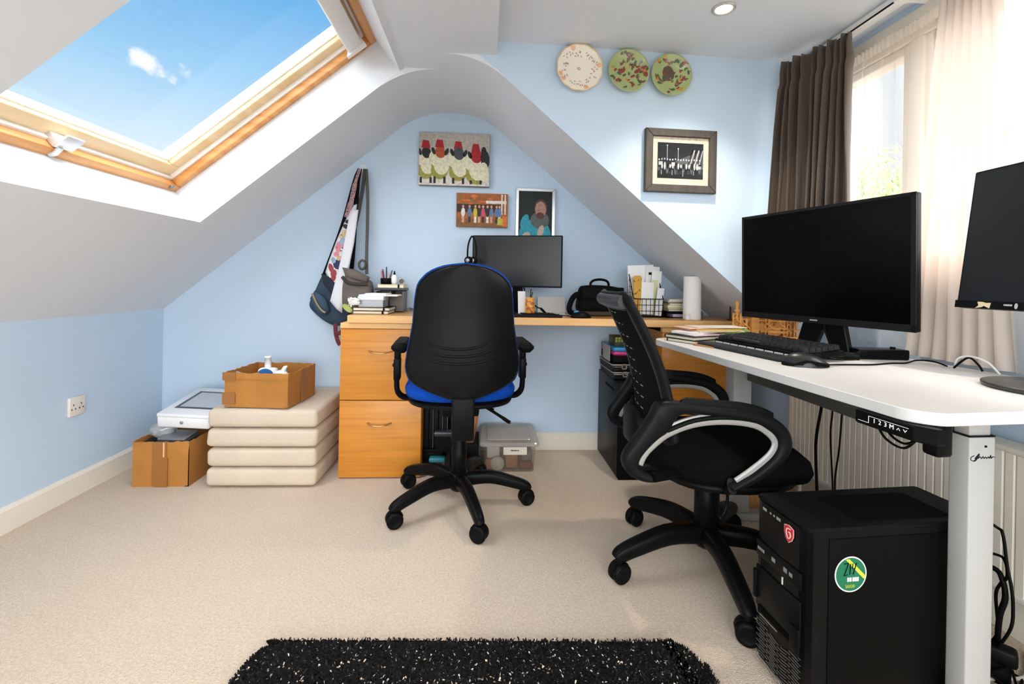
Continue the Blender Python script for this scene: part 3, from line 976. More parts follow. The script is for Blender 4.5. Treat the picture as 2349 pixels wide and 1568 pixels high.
# ================================================================== left side: box, cushions, box
card = mat('cardboard', 'B67A35', 0.85, var=(9, 0.18), bump=(90, 0.15))
card_in = mat('cardboard_inner', 'C39460', 0.9)
tape = mat('brown_tape', '9A6530', 0.3, spec=0.5)
def open_box(name, label, x0, x1, y0, y1, h, rz, wob, z0=0.0, seed=1):
    """open cardboard carton, walls with an uneven top edge; local frame at its base"""
    cx, cy = (x0 + x1) / 2, (y0 + y1) / 2
    t = thing(name, label, 'box', (cx, cy, z0), rz)
    a, b = (x1 - x0) / 2, (y1 - y0) / 2
    rnd = random.Random(seed)
    th = 0.004
    g = G()
    g.box(-a, a, -b, b, 0.0, 0.004)
    N = 14
    for (p, q) in (((-a, -b), (a, -b)), ((a, -b), (a, b)), ((a, b), (-a, b)), ((-a, b), (-a, -b))):
        p, q = V(p + (0,)), V(q + (0,))
        nrm = (q - p).cross(V((0, 0, 1))).normalized()
        tops = [h + (rnd.uniform(-wob, wob) if 0 < i < N else 0) for i in range(N + 1)]
        vs = []
        for i in range(N + 1):
            u = p.lerp(q, i / N)
            bow = nrm * 0.004 * math.sin(PI * i / N)
            vs += [u, u - nrm * th, u + bow + V((0, 0, tops[i])), u + bow - nrm * th + V((0, 0, tops[i]))]
        fs = []
        for i in range(N):
            k = 4 * i
            fs += [(k, k + 4, k + 6, k + 2), (k + 1, k + 3, k + 7, k + 5), (k + 2, k + 6, k + 7, k + 3), (k, k + 1, k + 5, k + 4)]
        fs += [(0, 2, 3, 1), (4 * N, 4 * N + 1, 4 * N + 3, 4 * N + 2)]
        g.add(vs, fs)
    part('carton', g, card, t, local=True)
    return t, a, b
# low box by the left wall
bx, a, b = open_box('cardboard_box', 'small open cardboard box on the carpet in the left corner, heaped with gadgets', -1.437, -1.212, 1.968, 2.19, 0.186, 0.0, 0.004, seed=3)
g = G()
g.box(-0.032, 0.025, -b - 0.0062, -b - 0.0045, 0.005, 0.187)
g.box(-0.02, 0.03, -b - 0.0066, -b - 0.0045, 0.0, 0.12)
part('tape', g, tape, bx, local=True, label='strip of shiny brown tape')
part('tear', G().box(0.012, 0.017, -b - 0.0072, -b - 0.0062, 0.125, 0.184), mat('torn_card', 'E4C49A', 0.9), bx, local=True, label='pale torn strip')
grey_d = mat('grey_device', '4B4D50', 0.45)
t = thing('office_gadget', 'dark grey plastic device with a flat lid lying in the small cardboard box', 'device', (-1.315, 2.03, 0.15))
g = G(TR(-1.315, 2.045, 0.150, rx=8, rz=-4))
g.box(-0.055, 0.070, -0.045, 0.05, 0.0, 0.032, r=0.006)
part('body', g, grey_d, t)
part('lid', G(TR(-1.315, 2.045, 0.150, rx=8, rz=-4)).box(-0.05, 0.066, -0.04, 0.047, 0.032, 0.044, r=0.005), mat('grey_lid', '7A7C80', 0.35), t, label='paler grey lid')
part('side_unit', G(TR(-1.385, 2.02, 0.155, rx=5)).box(-0.035, 0.012, -0.03, 0.04, 0, 0.022, r=0.006), black, t)
# crumpled clear wrap
g = G()
def crump(u, v):
    a_ = 2 * PI * u
    r_ = 0.05 * math.sin(PI * (0.12 + 0.8 * v)) * (1 + 0.35 * noise.noise(V((u * 9, v * 5, 1))))
    return (-1.385 + r_ * math.cos(a_), 2.07 + r_ * 0.8 * math.sin(a_), 0.165 + 0.075 * v + 0.01 * noise.noise(V((u * 12, v * 9, 4))))
g.grid(crump, 26, 10)
single('bubble_wrap', g, mat_thin('clear_wrap', 'E6E8EA', 0.35, 0.4, 0.15, 0.2), 'crumpled clear plastic wrap poking out of the small cardboard box', 'plastic wrap')
# white box frame lying on top
t = thing('white_case', 'white shallow box with a dark recessed window, lying over the small cardboard box', 'case', (-1.25, 2.12, 0.23))
T = TR(-1.262, 2.005, 0.2285, rx=9, ry=2.5, rz=-1)
wc = mat('white_case_plastic', 'E8E8EA', 0.4)
g = G(T)
g.box(-0.108, 0.108, 0.0, 0.285, 0.0, 0.050, r=0.008)
g.box(-0.108, 0.108, 0.0, 0.285, 0.046, 0.062, r=0.004)
part('shell', g, wc, t)
g = G(T).box(-0.075, 0.1, 0.06, 0.24, 0.0621, 0.063)
part('window', g, mat('case_window', '3C4048', 0.15), t, label='dark recessed rim')
part('window_pane', G(T).box(-0.060, 0.095, 0.075, 0.225, 0.0631, 0.0638), mat('case_pane', 'B8BCC4', 0.12), t, label='pale glossy pane')
part('button', G(T @ TR(-0.005, -0.001, 0.027, rx=90)).lathe([(0.007, -0.001), (0.007, 0.001), (0.004, 0.0015)], 14), mat('case_button', '9A9A9C', 0.35, metal=0.4), t, label='small round grey button')

# stack of four cushions
calico = mat('cream_calico', 'CFBFAB', 0.9, var=(5, 0.08), bump=(26, 0.28, 0.012))
lbs = ['bottom cushion of the cream stack, resting on the carpet', 'second cream cushion from the bottom of the stack', 'third cream cushion from the bottom of the stack', 'topmost cream cushion of the stack, under a cardboard box']
for i in range(4):
    z0 = 0.003 + i * 0.0815
    t = thing('floor_cushion', lbs[i], 'cushion', (-0.91, 2.16, z0), rz=-0.5, group='cream cushions stacked on the floor')
    g = G().box(-0.225 + 0.002 * (i % 2), 0.225 - 0.002 * (i % 2), -0.215, 0.205, 0.0, 0.0805, r=0.020, seg=4)
    for k, p in enumerate(g.v):
        u, v = max(-1, min(1, p.x / 0.225)), max(-1, min(1, p.y / 0.21))
        f = 1 - 0.10 * (abs(u) ** 8 + abs(v) ** 8) * 0.5
        d = noise.noise(V((p.x * 9, p.y * 9, i * 3.1 + p.z * 20)))
        g.v[k] = V((p.x + 0.004 * d, p.y + 0.004 * noise.noise(V((p.x * 14, p.z * 30, i))), 0.0402 + (p.z - 0.0402) * f))
    part('cover', g, calico, t, local=True)

bx, a, b = open_box('cardboard_box', 'wide open cardboard box on top of the cream cushions, holding bottles', -1.068, -0.798, 1.960, 2.205, 0.144, -4.5, 0.003, z0=0.3305, seed=8)
for q in ((-a - 0.0062, -a + 0.048, -b - 0.0062, -b - 0.0045, 0.112, 0.146), (-a - 0.0062, -a + 0.048, -b - 0.0062, -b - 0.0045, 0.012, 0.06), (a + 0.0045, a + 0.0060, -0.02, 0.03, 0.0, 0.144)):
    part('tape', G().box(*q), tape, bx, local=True, label='strip of shiny brown tape')
part('flap_crease', G().box(-a, a, -b - 0.0048, -b - 0.0042, 0.1165, 0.1185), mat('crease', '9C6C38', 0.9), bx, local=True)
wp = mat('white_bottle', 'EEF0F2', 0.3)
bl = mat('blue_label', '2F6FB8', 0.35)
t = thing('bottle', 'tall white plastic bottle with blue label, standing in the cardboard box', 'bottle', (-0.948, 2.06, 0.337))
part('body', G().box(-0.982, -0.905, 2.04, 2.085, 0.337, 0.478, r=0.014, seg=3), wp, t)
part('neck', G().lathe([(0.016, 0.47), (0.013, 0.482), (0.013, 0.522), (0.015, 0.522), (0.015, 0.529), (0.0, 0.529)], 18, c=(-0.9445, 2.062, 0)), wp, t)
part('label', G().prism([(-0.945 + 0.034 * math.cos(x * PI / 12), 0.452 + 0.026 * math.sin(x * PI / 12)) for x in range(24)], 2.0385, 2.0395, axis='y'), bl, t, label='round blue label')
t = thing('nozzle_bottle', 'small white bottle with a slanted nozzle lying beside the tall bottle', 'bottle', (-0.885, 2.06, 0.42))
g = G().ell((-0.885, 2.055, 0.44), (0.035, 0.025, 0.03))
part('body', g, wp, t)
part('nozzle', G().tube([(-0.875, 2.055, 0.465), (-0.868, 2.055, 0.482), (-0.86, 2.055, 0.487)], [0.012, 0.008, 0.004], n=10), wp, t)
part('label', G().box(-0.912, -0.868, 2.028, 2.031, 0.425, 0.452, r=0.001), mat('blue_print', '6F93C4', 0.4), t)
g = G().add([(-1.06, 2.0, 0.46), (-1.035, 1.985, 0.478), (-0.985, 1.99, 0.458), (-1.0, 2.03, 0.455)], [(0, 1, 2, 3)]).box(-1.05, -0.985, 1.985, 2.03, 0.41, 0.455)
single('paper_packet', g, mat('paper', 'F0EDE8', 0.8), 'white paper packet in the left corner of the upper cardboard box', 'paper')

# ================================================================== the wooden desk
beech = mat('beech', 'E0A763', 0.38, grain=('CC9150', (2.5, 30, 60)), coat=0.15)
beech_f = mat('beech_front', 'D0892C', 0.42, grain=('BC7724', (3, 20, 70)), coat=0.1)
edge = mat('beech_edge', 'EBBB7E', 0.4, grain=('DDAA6A', (3, 30, 50)))
gap = mat('shadow_gap', '2A1A0C', 0.8)
def cabinet(name, label, x0, x1, y0, y1, z1, splits, handles):
    t = thing(name, label, 'cabinet', ((x0 + x1) / 2, (y0 + y1) / 2, 0))
    part('carcass', G().box(x0, x1, y0 + 0.019, y1, 0.0, z1 - 0.002), beech_f, t)
    part('top_panel', G().box(x0, x1, y0 - 0.004, y1, z1 - 0.024, z1, r=0.0015), edge, t)
    zs = splits
    for i in range(len(zs) - 1):
        d = part('drawer', G().box(x0 + 0.001, x1 - 0.001, y0, y0 + 0.018, zs[i] + 0.002, zs[i + 1] - 0.002, r=0.0012), beech_f, t)
        if handles:
            hz = zs[i + 1] - 0.098
            hx = x0 + 0.175
            pts = [(hx + 0.05 * u, y0 - 0.028 * (1 - abs(u) ** 3) - 0.001, hz - 0.006 * (1 - u * u)) for u in [k / 8 - 1 for k in range(17)]]
            part('handle', G().tube(pts, 0.006, ry=0.0028, up=(0, 0, 1), n=10), mat('brass_handle', 'B9A27A', 0.25, metal=0.9), d)
    return t
cabinet('filing_cabinet', 'beech two-drawer filing cabinet under the left end of the desk', -0.625, -0.268, 2.03, 2.378, 0.683, [0.004, 0.344, 0.659], True)
cabinet('filing_cabinet', 'beech filing cabinet under the right end of the desk, behind the mesh chair', 0.812, 1.155, 2.03, 2.378, 0.683, [0.004, 0.344, 0.659], False)
t = thing('worktop', 'long beech desktop laid across the two filing cabinets', 'desk', (0.28, 2.2, 0.684))
pl = [(-0.592, 2.014), (0.55, 2.012), (0.80, 2.0), (0.98, 1.988), (1.150, 1.992), (1.166, 2.01), (1.168, 2.377), (-0.592, 2.377)]
g = G().prism(pl, 0.684, 0.718, bev=0.002)
part('board', g, beech, t)
g = G()
q = pl[:6]
for i in range(5):
    (xa, ya), (xb, yb_) = q[i], q[i + 1]
    g.add([(xa, ya - 0.0006, 0.686), (xb, yb_ - 0.0006, 0.686), (xb, yb_ - 0.0006, 0.716), (xa, ya - 0.0006, 0.716)], [(0, 1, 2, 3)])
part('front_edge', g, edge, t, label='paler front edge strip')

ZT = 0.7182
# ---- left group of objects on the desk
nb_page = mat('page_edge', 'E9DFC6', 0.8)
def notebook(label, x0, x1, y0, y1, z, h, cover, page=nb_page, rz=0, name='notebook', cat='notebook', group=None, band=None):
    t = thing(name, label, cat, ((x0 + x1) / 2, (y0 + y1) / 2, z), rz, group=group)
    a, b = (x1 - x0) / 2, (y1 - y0) / 2
    c = 0.0018
    part('pages', G().box(-a + 0.003, a - 0.003, -b + 0.003, b - 0.002, c, h - c), page, t, local=True)
    g = G().box(-a, a, -b, b, 0, c).box(-a, a, -b, b, h - c, h).box(-a, a, b - 0.002, b, 0, h)
    part('cover', g, cover, t, local=True)
    if band:
        part('band', G().box(a - 0.03, a - 0.022, -b - 0.0006, b + 0.0006, -0.0002, h + 0.0004), band, t, local=True)
    return t
dkc = mat('dark_cover', '2E2A28', 0.5)
notebook('lower of the two dark notebooks at the left end of the desk', -0.592, -0.432, 2.085, 2.24, ZT, 0.0145, dkc, band=black)
notebook('upper of the two dark notebooks, under the clear box on the desk', -0.592, -0.428, 2.087, 2.24, ZT + 0.0146, 0.0150, dkc, band=black, rz=0.6)
z = ZT + 0.0298
t = thing('clear_box', 'small clear plastic box with brown contents on the dark notebooks', 'box', (-0.517, 2.16, z))
clear_p = mat_thin('clear_plastic', 'DCE2EA', 0.62, 0.3, 0.10, 0.08)
g = G()
for a in ((-0.572, -0.462, 2.11, 2.112, z, z + 0.045), (-0.572, -0.462, 2.218, 2.22, z, z + 0.045), (-0.572, -0.570, 2.11, 2.22, z, z + 0.045), (-0.464, -0.462, 2.11, 2.22, z, z + 0.045), (-0.572, -0.462, 2.11, 2.22, z, z + 0.002)):
    g.box(*a)
part('tub', g, clear_p, t)
part('lid', G().box(-0.575, -0.459, 2.106, 2.224, z + 0.031, z + 0.05, r=0.002), mat('clear_lid', 'DDE3EC', 0.25), t, label='pale bluish lid')
g = G().box(-0.5665, -0.4675, 2.1145, 2.21, z + 0.0025, z + 0.029)
part('contents', g, mat('brown_contents', '5E4336', 0.7, var=(60, 0.4)), t)
paper = mat('white_paper', 'F2F0EC', 0.8)
zz = z + 0.0503
for i, (x0, x1, y0, y1, rz, lb) in enumerate(((-0.575, -0.40, 2.115, 2.24, 2, 'lower folded white paper on the clear box'), (-0.545, -0.448, 2.12, 2.22, -3, 'upper short white paper on the clear box'))):
    g = G(TR((x0 + x1) / 2, (y0 + y1) / 2, zz, rz=rz)).box(-(x1 - x0) / 2, (x1 - x0) / 2, -(y1 - y0) / 2, (y1 - y0) / 2, 0, 0.006, r=0.0015)
    single('folded_paper', g, paper, lb, 'paper')
    zz += 0.0063
# crumpled tissue and a leaf
g = G()
def tis(u, v):
    x = -0.612 + 0.05 * u
    zf = 0.755 + 0.04 * v
    return (x + 0.008 * noise.noise(V((u * 5, v * 6, 0))), 2.09 + 0.02 * noise.noise(V((u * 6, v * 6, 3))), zf - 0.012 * abs(noise.noise(V((u * 7, v * 4, 8)))) + 0.012 * u * (0.5 - v))
g.grid(tis, 10, 10)
g.box(-0.601, -0.597, 2.088, 2.092, ZT + 0.03, 0.765)
single('tissue', g, paper, 'crumpled white tissue beside the clear box at the left edge', 'tissue', solid=0.001)
g = G()
def leaf(u, v):
    w = 0.013 * math.sin(PI * min(1, 0.05 + 0.95 * u)) ** 0.7
    return (-0.588 - 0.045 * u, 2.07 + (v - 0.5) * 0.02, ZT + 0.012 + 0.03 * u + w * (v - 0.5) * 2)
g.grid(leaf, 8, 4)
single('leaf', g, mat('leaf_green', '9DA85A', 0.6), 'pale green leaf sticking out past the left end of the desk', 'leaf', solid=0.001)
# grey organiser behind
t = thing('desk_organiser', 'grey plastic desk organiser behind the clear box', 'organiser', (-0.45, 2.30, ZT))
og = mat('organiser_grey', '6F6C68', 0.5)
g = G()
g.box(-0.528, -0.395, 2.245, 2.345, ZT, ZT + 0.004)
for a in ((-0.528, -0.524), (-0.46, -0.456), (-0.398, -0.394)):
    g.box(a[0], a[1], 2.245, 2.345, ZT, ZT + 0.10)
g.box(-0.528, -0.394, 2.341, 2.345, ZT, ZT + 0.105)
g.box(-0.455, -0.398, 2.245, 2.249, ZT, ZT + 0.085)
part('tray', g, og, t)
part('top_shelf', G().box(-0.534, -0.386, 2.24, 2.35, ZT + 0.105, ZT + 0.117, r=0.003), mat('organiser_dark', '3C3B3C', 0.4), t)
zo = ZT + 0.1173
notebook('cream notebook with a black band on top of the grey organiser', -0.52, -0.392, 2.24, 2.345, zo, 0.016, mat('cream_cover', 'D8CDB4', 0.6), band=black)
zo += 0.0163
t = thing('pen_pot', 'low black pen pot full of pens on the cream notebook', 'pen pot', (-0.485, 2.30, zo))
g = G().lathe([(0.0, 0.0), (0.026, 0.0), (0.028, 0.03), (0.026, 0.03), (0.024, 0.004), (0.0, 0.004)], 20, c=(-0.49, 2.30, zo))
part('pot', g, black, t)
rnd = random.Random(2)
for i, (dx, dy, tx, h, c, lb) in enumerate(((-0.014, 0, -0.010, 0.062, 'C46A78', 'pink pen leaning left in the black pen pot'), (-0.008, 0.006, -0.012, 0.07, '5A2430', 'dark red pen in the black pen pot'), (0.002, 0, -0.002, 0.082, '26303A', 'tallest dark pen in the black pen pot'), (0.006, -0.006, 0.006, 0.055, 'D8B0A8', 'short pale pink pen in the black pen pot'), (0.010, 0.002, 0.018, 0.066, '4A4E54', 'grey pen leaning right in the black pen pot'))):
    p0 = V((-0.49 + dx, 2.30 + dy, zo + 0.0045))
    p1 = p0 + V((tx, 0.002, h))
    single('pen', G().tube([p0, p0.lerp(p1, 0.75), p1], [0.0036, 0.0036, 0.0028], n=8), mat('pen_' + c, c, 0.4), lb, 'pen', group='pens in the black pot')
t = thing('glue_bottle', 'little white bottle with a black nozzle beside the pen pot', 'bottle', (-0.445, 2.28, zo))
part('body', G().lathe([(0.0, 0.0), (0.010, 0.0), (0.014, 0.012), (0.0145, 0.028), (0.011, 0.042), (0.006, 0.048), (0.0, 0.048)], 18, c=(-0.446, 2.28, zo)), wp, t)
part('nozzle', G().lathe([(0.006, 0.047), (0.0045, 0.056), (0.0028, 0.066), (0.0, 0.066)], 12, c=(-0.446, 2.28, zo)), black, t)
t = thing('tape_roll', 'small roll of clear tape standing beside the glue bottle', 'tape', (-0.415, 2.28, zo))
g = G().lathe([(0.010, -0.006), (0.0155, -0.006), (0.0155, 0.006), (0.010, 0.006), (0.010, -0.006)], 24, T=TR(-0.412, 2.285, zo + 0.0156, rx=90, rz=10))
part('roll', g, mat('tape_clear', 'A9A89C', 0.3), t)
part('core', G().lathe([(0.0085, -0.0062), (0.0102, -0.0062), (0.0102, 0.0062), (0.0085, 0.0062), (0.0085, -0.0062)], 20, T=TR(-0.412, 2.285, zo + 0.0156, rx=90, rz=10)), black, t)
# cable tangle and slip of paper behind the blue chair
g = G()
for k in range(3):
    g.tube(spline([(-0.40 + 0.02 * k, 2.27 + 0.01 * k, ZT + 0.003), (-0.37, 2.29, ZT + 0.018 - 0.004 * k), (-0.33, 2.27 + 0.02 * k, ZT + 0.006), (-0.29, 2.29, ZT + 0.003), (-0.24, 2.28 - 0.02 * k, ZT + 0.003)]), 0.002, n=6)
single('cable', g, mat('grey_cable', '6A6660', 0.5), 'thin grey cable tangled on the desk left of the blue chair', 'cable')
single('paper_slip', G(TR(-0.275, 2.24, ZT + 0.0004, rz=8)).box(-0.06, 0.06, -0.03, 0.03, 0, 0.0012), mat('pink_paper', 'E8D6DA', 0.8), 'pale pink slip of paper on the desk left of the blue chair', 'paper')

# ---- monitor with the headset
scr = mat('screen_glass', '08090B', 0.22, spec=0.5)
scr_m = mat('screen_matte', '101215', 0.3, spec=0.45)
bez = mat('bezel', '17181A', 0.4)
t = thing('monitor', 'medium black monitor on the wooden desk, headset hung on its corner', 'monitor', (0.155, 2.222, ZT), rz=-13)
g = G().box(-0.222, 0.222, -0.012, 0.012, 0.132, 0.384, r=0.003).box(-0.16, 0.16, 0.01, 0.04, 0.17, 0.34, r=0.008)
part('housing', g, bez, t, local=True)
part('screen', G().box(-0.216, 0.216, -0.0126, -0.0118, 0.140, 0.379), scr_m, t, local=True)
part('bezel', G().box(-0.221, 0.221, -0.0135, -0.0121, 0.1325, 0.140), bez, t, local=True)
part('neck', G().box(-0.025, 0.025, 0.035, 0.055, 0.01, 0.26, r=0.004), bez, t, local=True)
part('base', G().prism(rrect(-0.09, 0.09, -0.03, 0.10, 0.02), 0.0, 0.012, bev=0.002), bez, t, local=True)
g = G()
c1 = mat('cable_black', '121212', 0.5)
g.tube(spline([(0.02, 0.045, 0.16), (0.035, 0.05, 0.10), (0.0, 0.06, 0.03), (-0.02, 0.07, 0.0165)]), 0.003, n=8)
part('cable', g, c1, t, local=True)
t = thing('headset', 'black headset hanging over the left corner of the desk monitor', 'headset', (-0.065, 2.15, 0.94))
g = G().tube(spline([(-0.083, 2.165, 0.965), (-0.084, 2.168, 1.02), (-0.078, 2.17, 1.062), (-0.064, 2.172, 1.0885), (-0.05, 2.172, 1.065), (-0.043, 2.158, 1.02), (-0.046, 2.148, 0.985), (-0.052, 2.145, 0.965)]), 0.004, ry=0.007, up=(0, 1, 0), n=8)
part('headband', g, black, t)
for x, y in ((-0.078, 2.140), (-0.056, 2.156)):
    e = part('earpiece', G(TR(x, y, 0.972, rx=90, rz=-20)).lathe([(0.0, -0.012), (0.015, -0.012), (0.019, -0.006), (0.019, 0.006), (0.015, 0.012), (0.0, 0.012)], 20), black_soft, t)
    part('cap', G(TR(x, y, 0.972, rx=90, rz=-20)).lathe([(0.010, 0.0118), (0.010, 0.0135), (0.0, 0.0145)], 16), mat('ear_cap', 'B0B4B8', 0.3, metal=0.6), e, label='silver centre cap')
# white card, yellow jar, keyboard, mouse, paper
single('greeting_card', G(TR(0.176, 2.115, ZT, rx=-6, rz=15)).box(-0.018, 0.018, -0.002, 0.002, 0, 0.115), paper, 'white card standing upright beside the yellow jar', 'card')
t = thing('jar', 'small yellow and orange jar holding stems in front of the monitor', 'jar', (0.212, 2.11, ZT))
part('pot', G().lathe([(0.0, 0.0), (0.020, 0.0), (0.0225, 0.006), (0.0225, 0.060), (0.020, 0.068), (0.020, 0.088), (0.0175, 0.088), (0.0175, 0.06), (0.0, 0.06)], 24, c=(0.212, 2.11, ZT)), mat('jar_yellow', 'E2A240', 0.35, speck=('B85A24', 55, 0.52)), t)
for dx, dz, c in ((-0.008, 0.118, '8A8C40'), (0.004, 0.125, '20201E'), (0.012, 0.112, '20201E')):
    part('stem', G().tube([(0.212, 2.112, ZT + 0.062), (0.212 + dx, 2.112, ZT + dz)], 0.0022, n=6), mat('stem_' + c, c, 0.6), t)
g = G(TR(0.245, 2.07, ZT))
t = thing('keyboard', 'thin black keyboard on the wooden desk in front of the monitor', 'keyboard', (0.245, 2.07, ZT))
part('body', G().prism([(0.02, 2.024), (0.352, 2.028), (0.325, 2.165), (0.03, 2.16)], ZT, ZT + 0.012, bev=0.003), mat('kb_body', '2A2B2D', 0.45), t)
km = mat('kb_key', '1B1C1E', 0.5)
key0 = None
for r_ in range(5):
    for c_ in range(15):
        x, y = 0.178 + c_ * 0.0112 - r_ * 0.002, 2.042 + r_ * 0.0225
        if x > 0.335 - r_ * 0.005:
            continue
        if key0 is None:
            key0 = part('key', G().box(x - 0.0047, x + 0.0047, y - 0.009, y + 0.009, ZT + 0.012, ZT + 0.0158, r=0.0012, seg=1), km, t)
            kx, ky = x, y
        else:
            k = key0.copy()
            COL.objects.link(k)
            k.location = key0.location + V((x - kx, y - ky, 0))
t = thing('computer_mouse', 'dark mouse with a blue top in front of the laptop bag', 'mouse', (0.44, 2.03, ZT))
g = G().ell((0.438, 2.045, ZT), (0.048, 0.028, 0.030), 20, 10)
for i, p in enumerate(g.v):
    g.v[i].z = max(p.z, ZT)
part('shell', g, mat('mouse_dark', '17191E', 0.4), t)
part('blue_button', G().ell((0.42, 2.05, ZT + 0.026), (0.014, 0.012, 0.008)), mat('mouse_blue', '3E86B8', 0.3), t)
single('paper_sheet', G(TR(0.33, 2.25, ZT, rz=-4)).box(-0.075, 0.075, -0.075, 0.075, 0, 0.0012), paper, 'white paper sheet lying flat behind the thin keyboard', 'paper')
single('envelope', G(TR(0.345, 2.335, ZT, rx=-14)).box(-0.07, 0.075, -0.003, 0.003, 0, 0.085), mat('pale_card', 'D8D2CC', 0.8), 'large pale envelope leaning on the wall beside the laptop bag', 'envelope')
g = G().tube(spline([(0.30, 2.2, ZT + 0.003), (0.36, 2.15, ZT + 0.004), (0.40, 2.10, ZT + 0.003), (0.405, 2.06, ZT + 0.004)]), 0.0018, n=6)
single('mouse_cable', g, c1, 'thin black cable running to the mouse on the wooden desk', 'cable')
single('loose_plug', G().tube(spline([(0.238, 2.2, ZT + 0.05), (0.26, 2.2, ZT + 0.035), (0.275, 2.2, ZT + 0.03), (0.30, 2.21, ZT + 0.006)]), [0.003] * 12 + [0.006] * 7, n=8), c1, 'black plug and lead behind the yellow jar', 'cable')

# ---- laptop bag
t = thing('laptop_bag', 'black laptop bag with a carry handle on the wooden desk', 'bag', (0.55, 2.17, ZT))
nyl = mat('black_nylon', '121213', 0.7, bump=(300, 0.3))
poly = [tuple(p) for p in spline([(0.452, 0.735), (0.450, 0.80), (0.462, 0.855), (0.49, 0.866), (0.56, 0.868), (0.635, 0.862), (0.662, 0.845), (0.672, 0.79), (0.670, 0.735), (0.56, 0.728)], 3, True)]
bd = part('body', G().pillow(poly, 2.19, 0.05, 0.055, edge=0.6), nyl, t, sub=1)
part('base_pad', G().box(0.455, 0.668, 2.145, 2.24, ZT, ZT + 0.026, r=0.01), mat('bag_base', '3A2C1E', 0.7), t, label='brownish base')
g = G().tube(spline([(0.515, 2.19, 0.86), (0.516, 2.19, 0.878), (0.532, 2.19, 0.891), (0.565, 2.19, 0.895), (0.592, 2.19, 0.889), (0.603, 2.19, 0.876), (0.604, 2.19, 0.86)]), 0.006, n=8)
part('handle', g, nyl, t)
g = G().tube(spline([(0.462, 2.15, 0.80), (0.44, 2.14, 0.822), (0.415, 2.135, 0.80), (0.402, 2.135, 0.76), (0.41, 2.135, 0.737), (0.435, 2.135, 0.734), (0.455, 2.14, 0.745)]), 0.013, ry=0.006, up=(0, 1, 0), n=8)
part('shoulder_strap', g, nyl, t)
part('front_flap', G().box(0.458, 0.664, 2.132, 2.142, 0.80, 0.858, r=0.005), nyl, bd)

# ---- wire file basket with papers
t = thing('file_basket', 'black wire magazine rack with sloping sides, stuffed with papers', 'rack', (0.775, 2.2, ZT))
wire = mat('black_wire', '1B1B1D', 0.4)
BX0, BX1, BY0, BY1 = 0.708, 0.852, 2.125, 2.215
g = G()
wr = 0.0015
for i in range(8):                       # front panel
    x = BX0 + (BX1 - BX0) * i / 7
    g.tube([(x, BY0, ZT + wr), (x, BY0, ZT + 0.088)], wr, n=5)
for j in range(4):
    g.tube([(BX0, BY0, ZT + 0.002 + j * 0.0287), (BX1, BY0, ZT + 0.002 + j * 0.0287)], wr * (1.5 if j == 3 else 1), n=5)
for x in (BX0, BX1):                     # sides, cut on the slant
    for j in range(8):
        z_ = 0.002 + j * 0.029
        y0 = BY0 if z_ < 0.09 else BY0 + (BY1 - BY0) * (z_ - 0.088) / 0.14
        g.tube([(x, min(y0, BY1), ZT + z_), (x, BY1, ZT + z_)], wr, n=5)
    for i in range(5):
        y = BY0 + (BY1 - BY0) * i / 4
        g.tube([(x, y, ZT + wr), (x, y, ZT + 0.088 + 0.14 * i / 4)], wr, n=5)
    g.tube([(x, BY0, ZT + 0.088), (x, BY1, ZT + 0.228)], wr * 1.5, n=5)
for i in range(8):
    x = BX0 + (BX1 - BX0) * i / 7
    g.tube([(x, BY1, ZT + wr), (x, BY1, ZT + 0.228)], wr, n=5)
    g.tube([(x, BY0, ZT + wr), (x, BY1, ZT + wr)], wr, n=5)
for j in range(9):
    g.tube([(BX0, BY1, ZT + 0.002 + j * 0.02825), (BX1, BY1, ZT + 0.002 + j * 0.02825)], wr, n=5)
part('wire_grid', g, wire, t)
docs = [('F4F3F2', 2.203, -4, 0.250, -0.068, 0.062, 'tall white sheaf at the back of the wire rack'), ('E9E8E8', 2.190, 3, 0.245, 0.0, 0.068, 'white papers tilted right in the wire rack'), ('F0EFEC', 2.176, 5, 0.225, 0.02, 0.069, 'white folder front right of the wire rack'),
        ('D8DCA8', 2.162, 6, 0.18, 0.012, 0.045, 'pale yellow-green folder in the wire rack'), ('F2F1EF', 2.150, 2, 0.165, -0.03, 0.03, 'short white letter in the middle of the wire rack'), ('E4E6EA', 2.138, 8, 0.145, 0.035, 0.068, 'small white leaflet front right in the wire rack')]
for c, y, ry, h, xa, xb, lb in docs:
    g = G(TR(0.78, y, ZT + 0.0045 + 0.0095, ry=ry * 0.75)).box(xa, xb, -0.003, 0.003, 0, h - 0.012, r=0.001)
    single('document', g, mat('doc_' + c, c, 0.8), lb, 'paper', group='papers in the wire rack')
single('yellow_envelope', G(TR(0.738, 2.152, ZT + 0.004, ry=-2)).prism(rrect(-0.018, 0.022, 0, 0.195, 0.01), -0.004, 0.004, axis='y', bev=0.001), mat('mustard', 'D6A23C', 0.6, speck=('7A5A28', 70, 0.6)), 'mustard yellow packet on the left of the wire rack', 'packet')
single('clip', G().box(0.80, 0.822, 2.180, 2.186, ZT + 0.205, ZT + 0.217, r=0.001), black, 'black clip on the papers in the wire rack', 'clip')

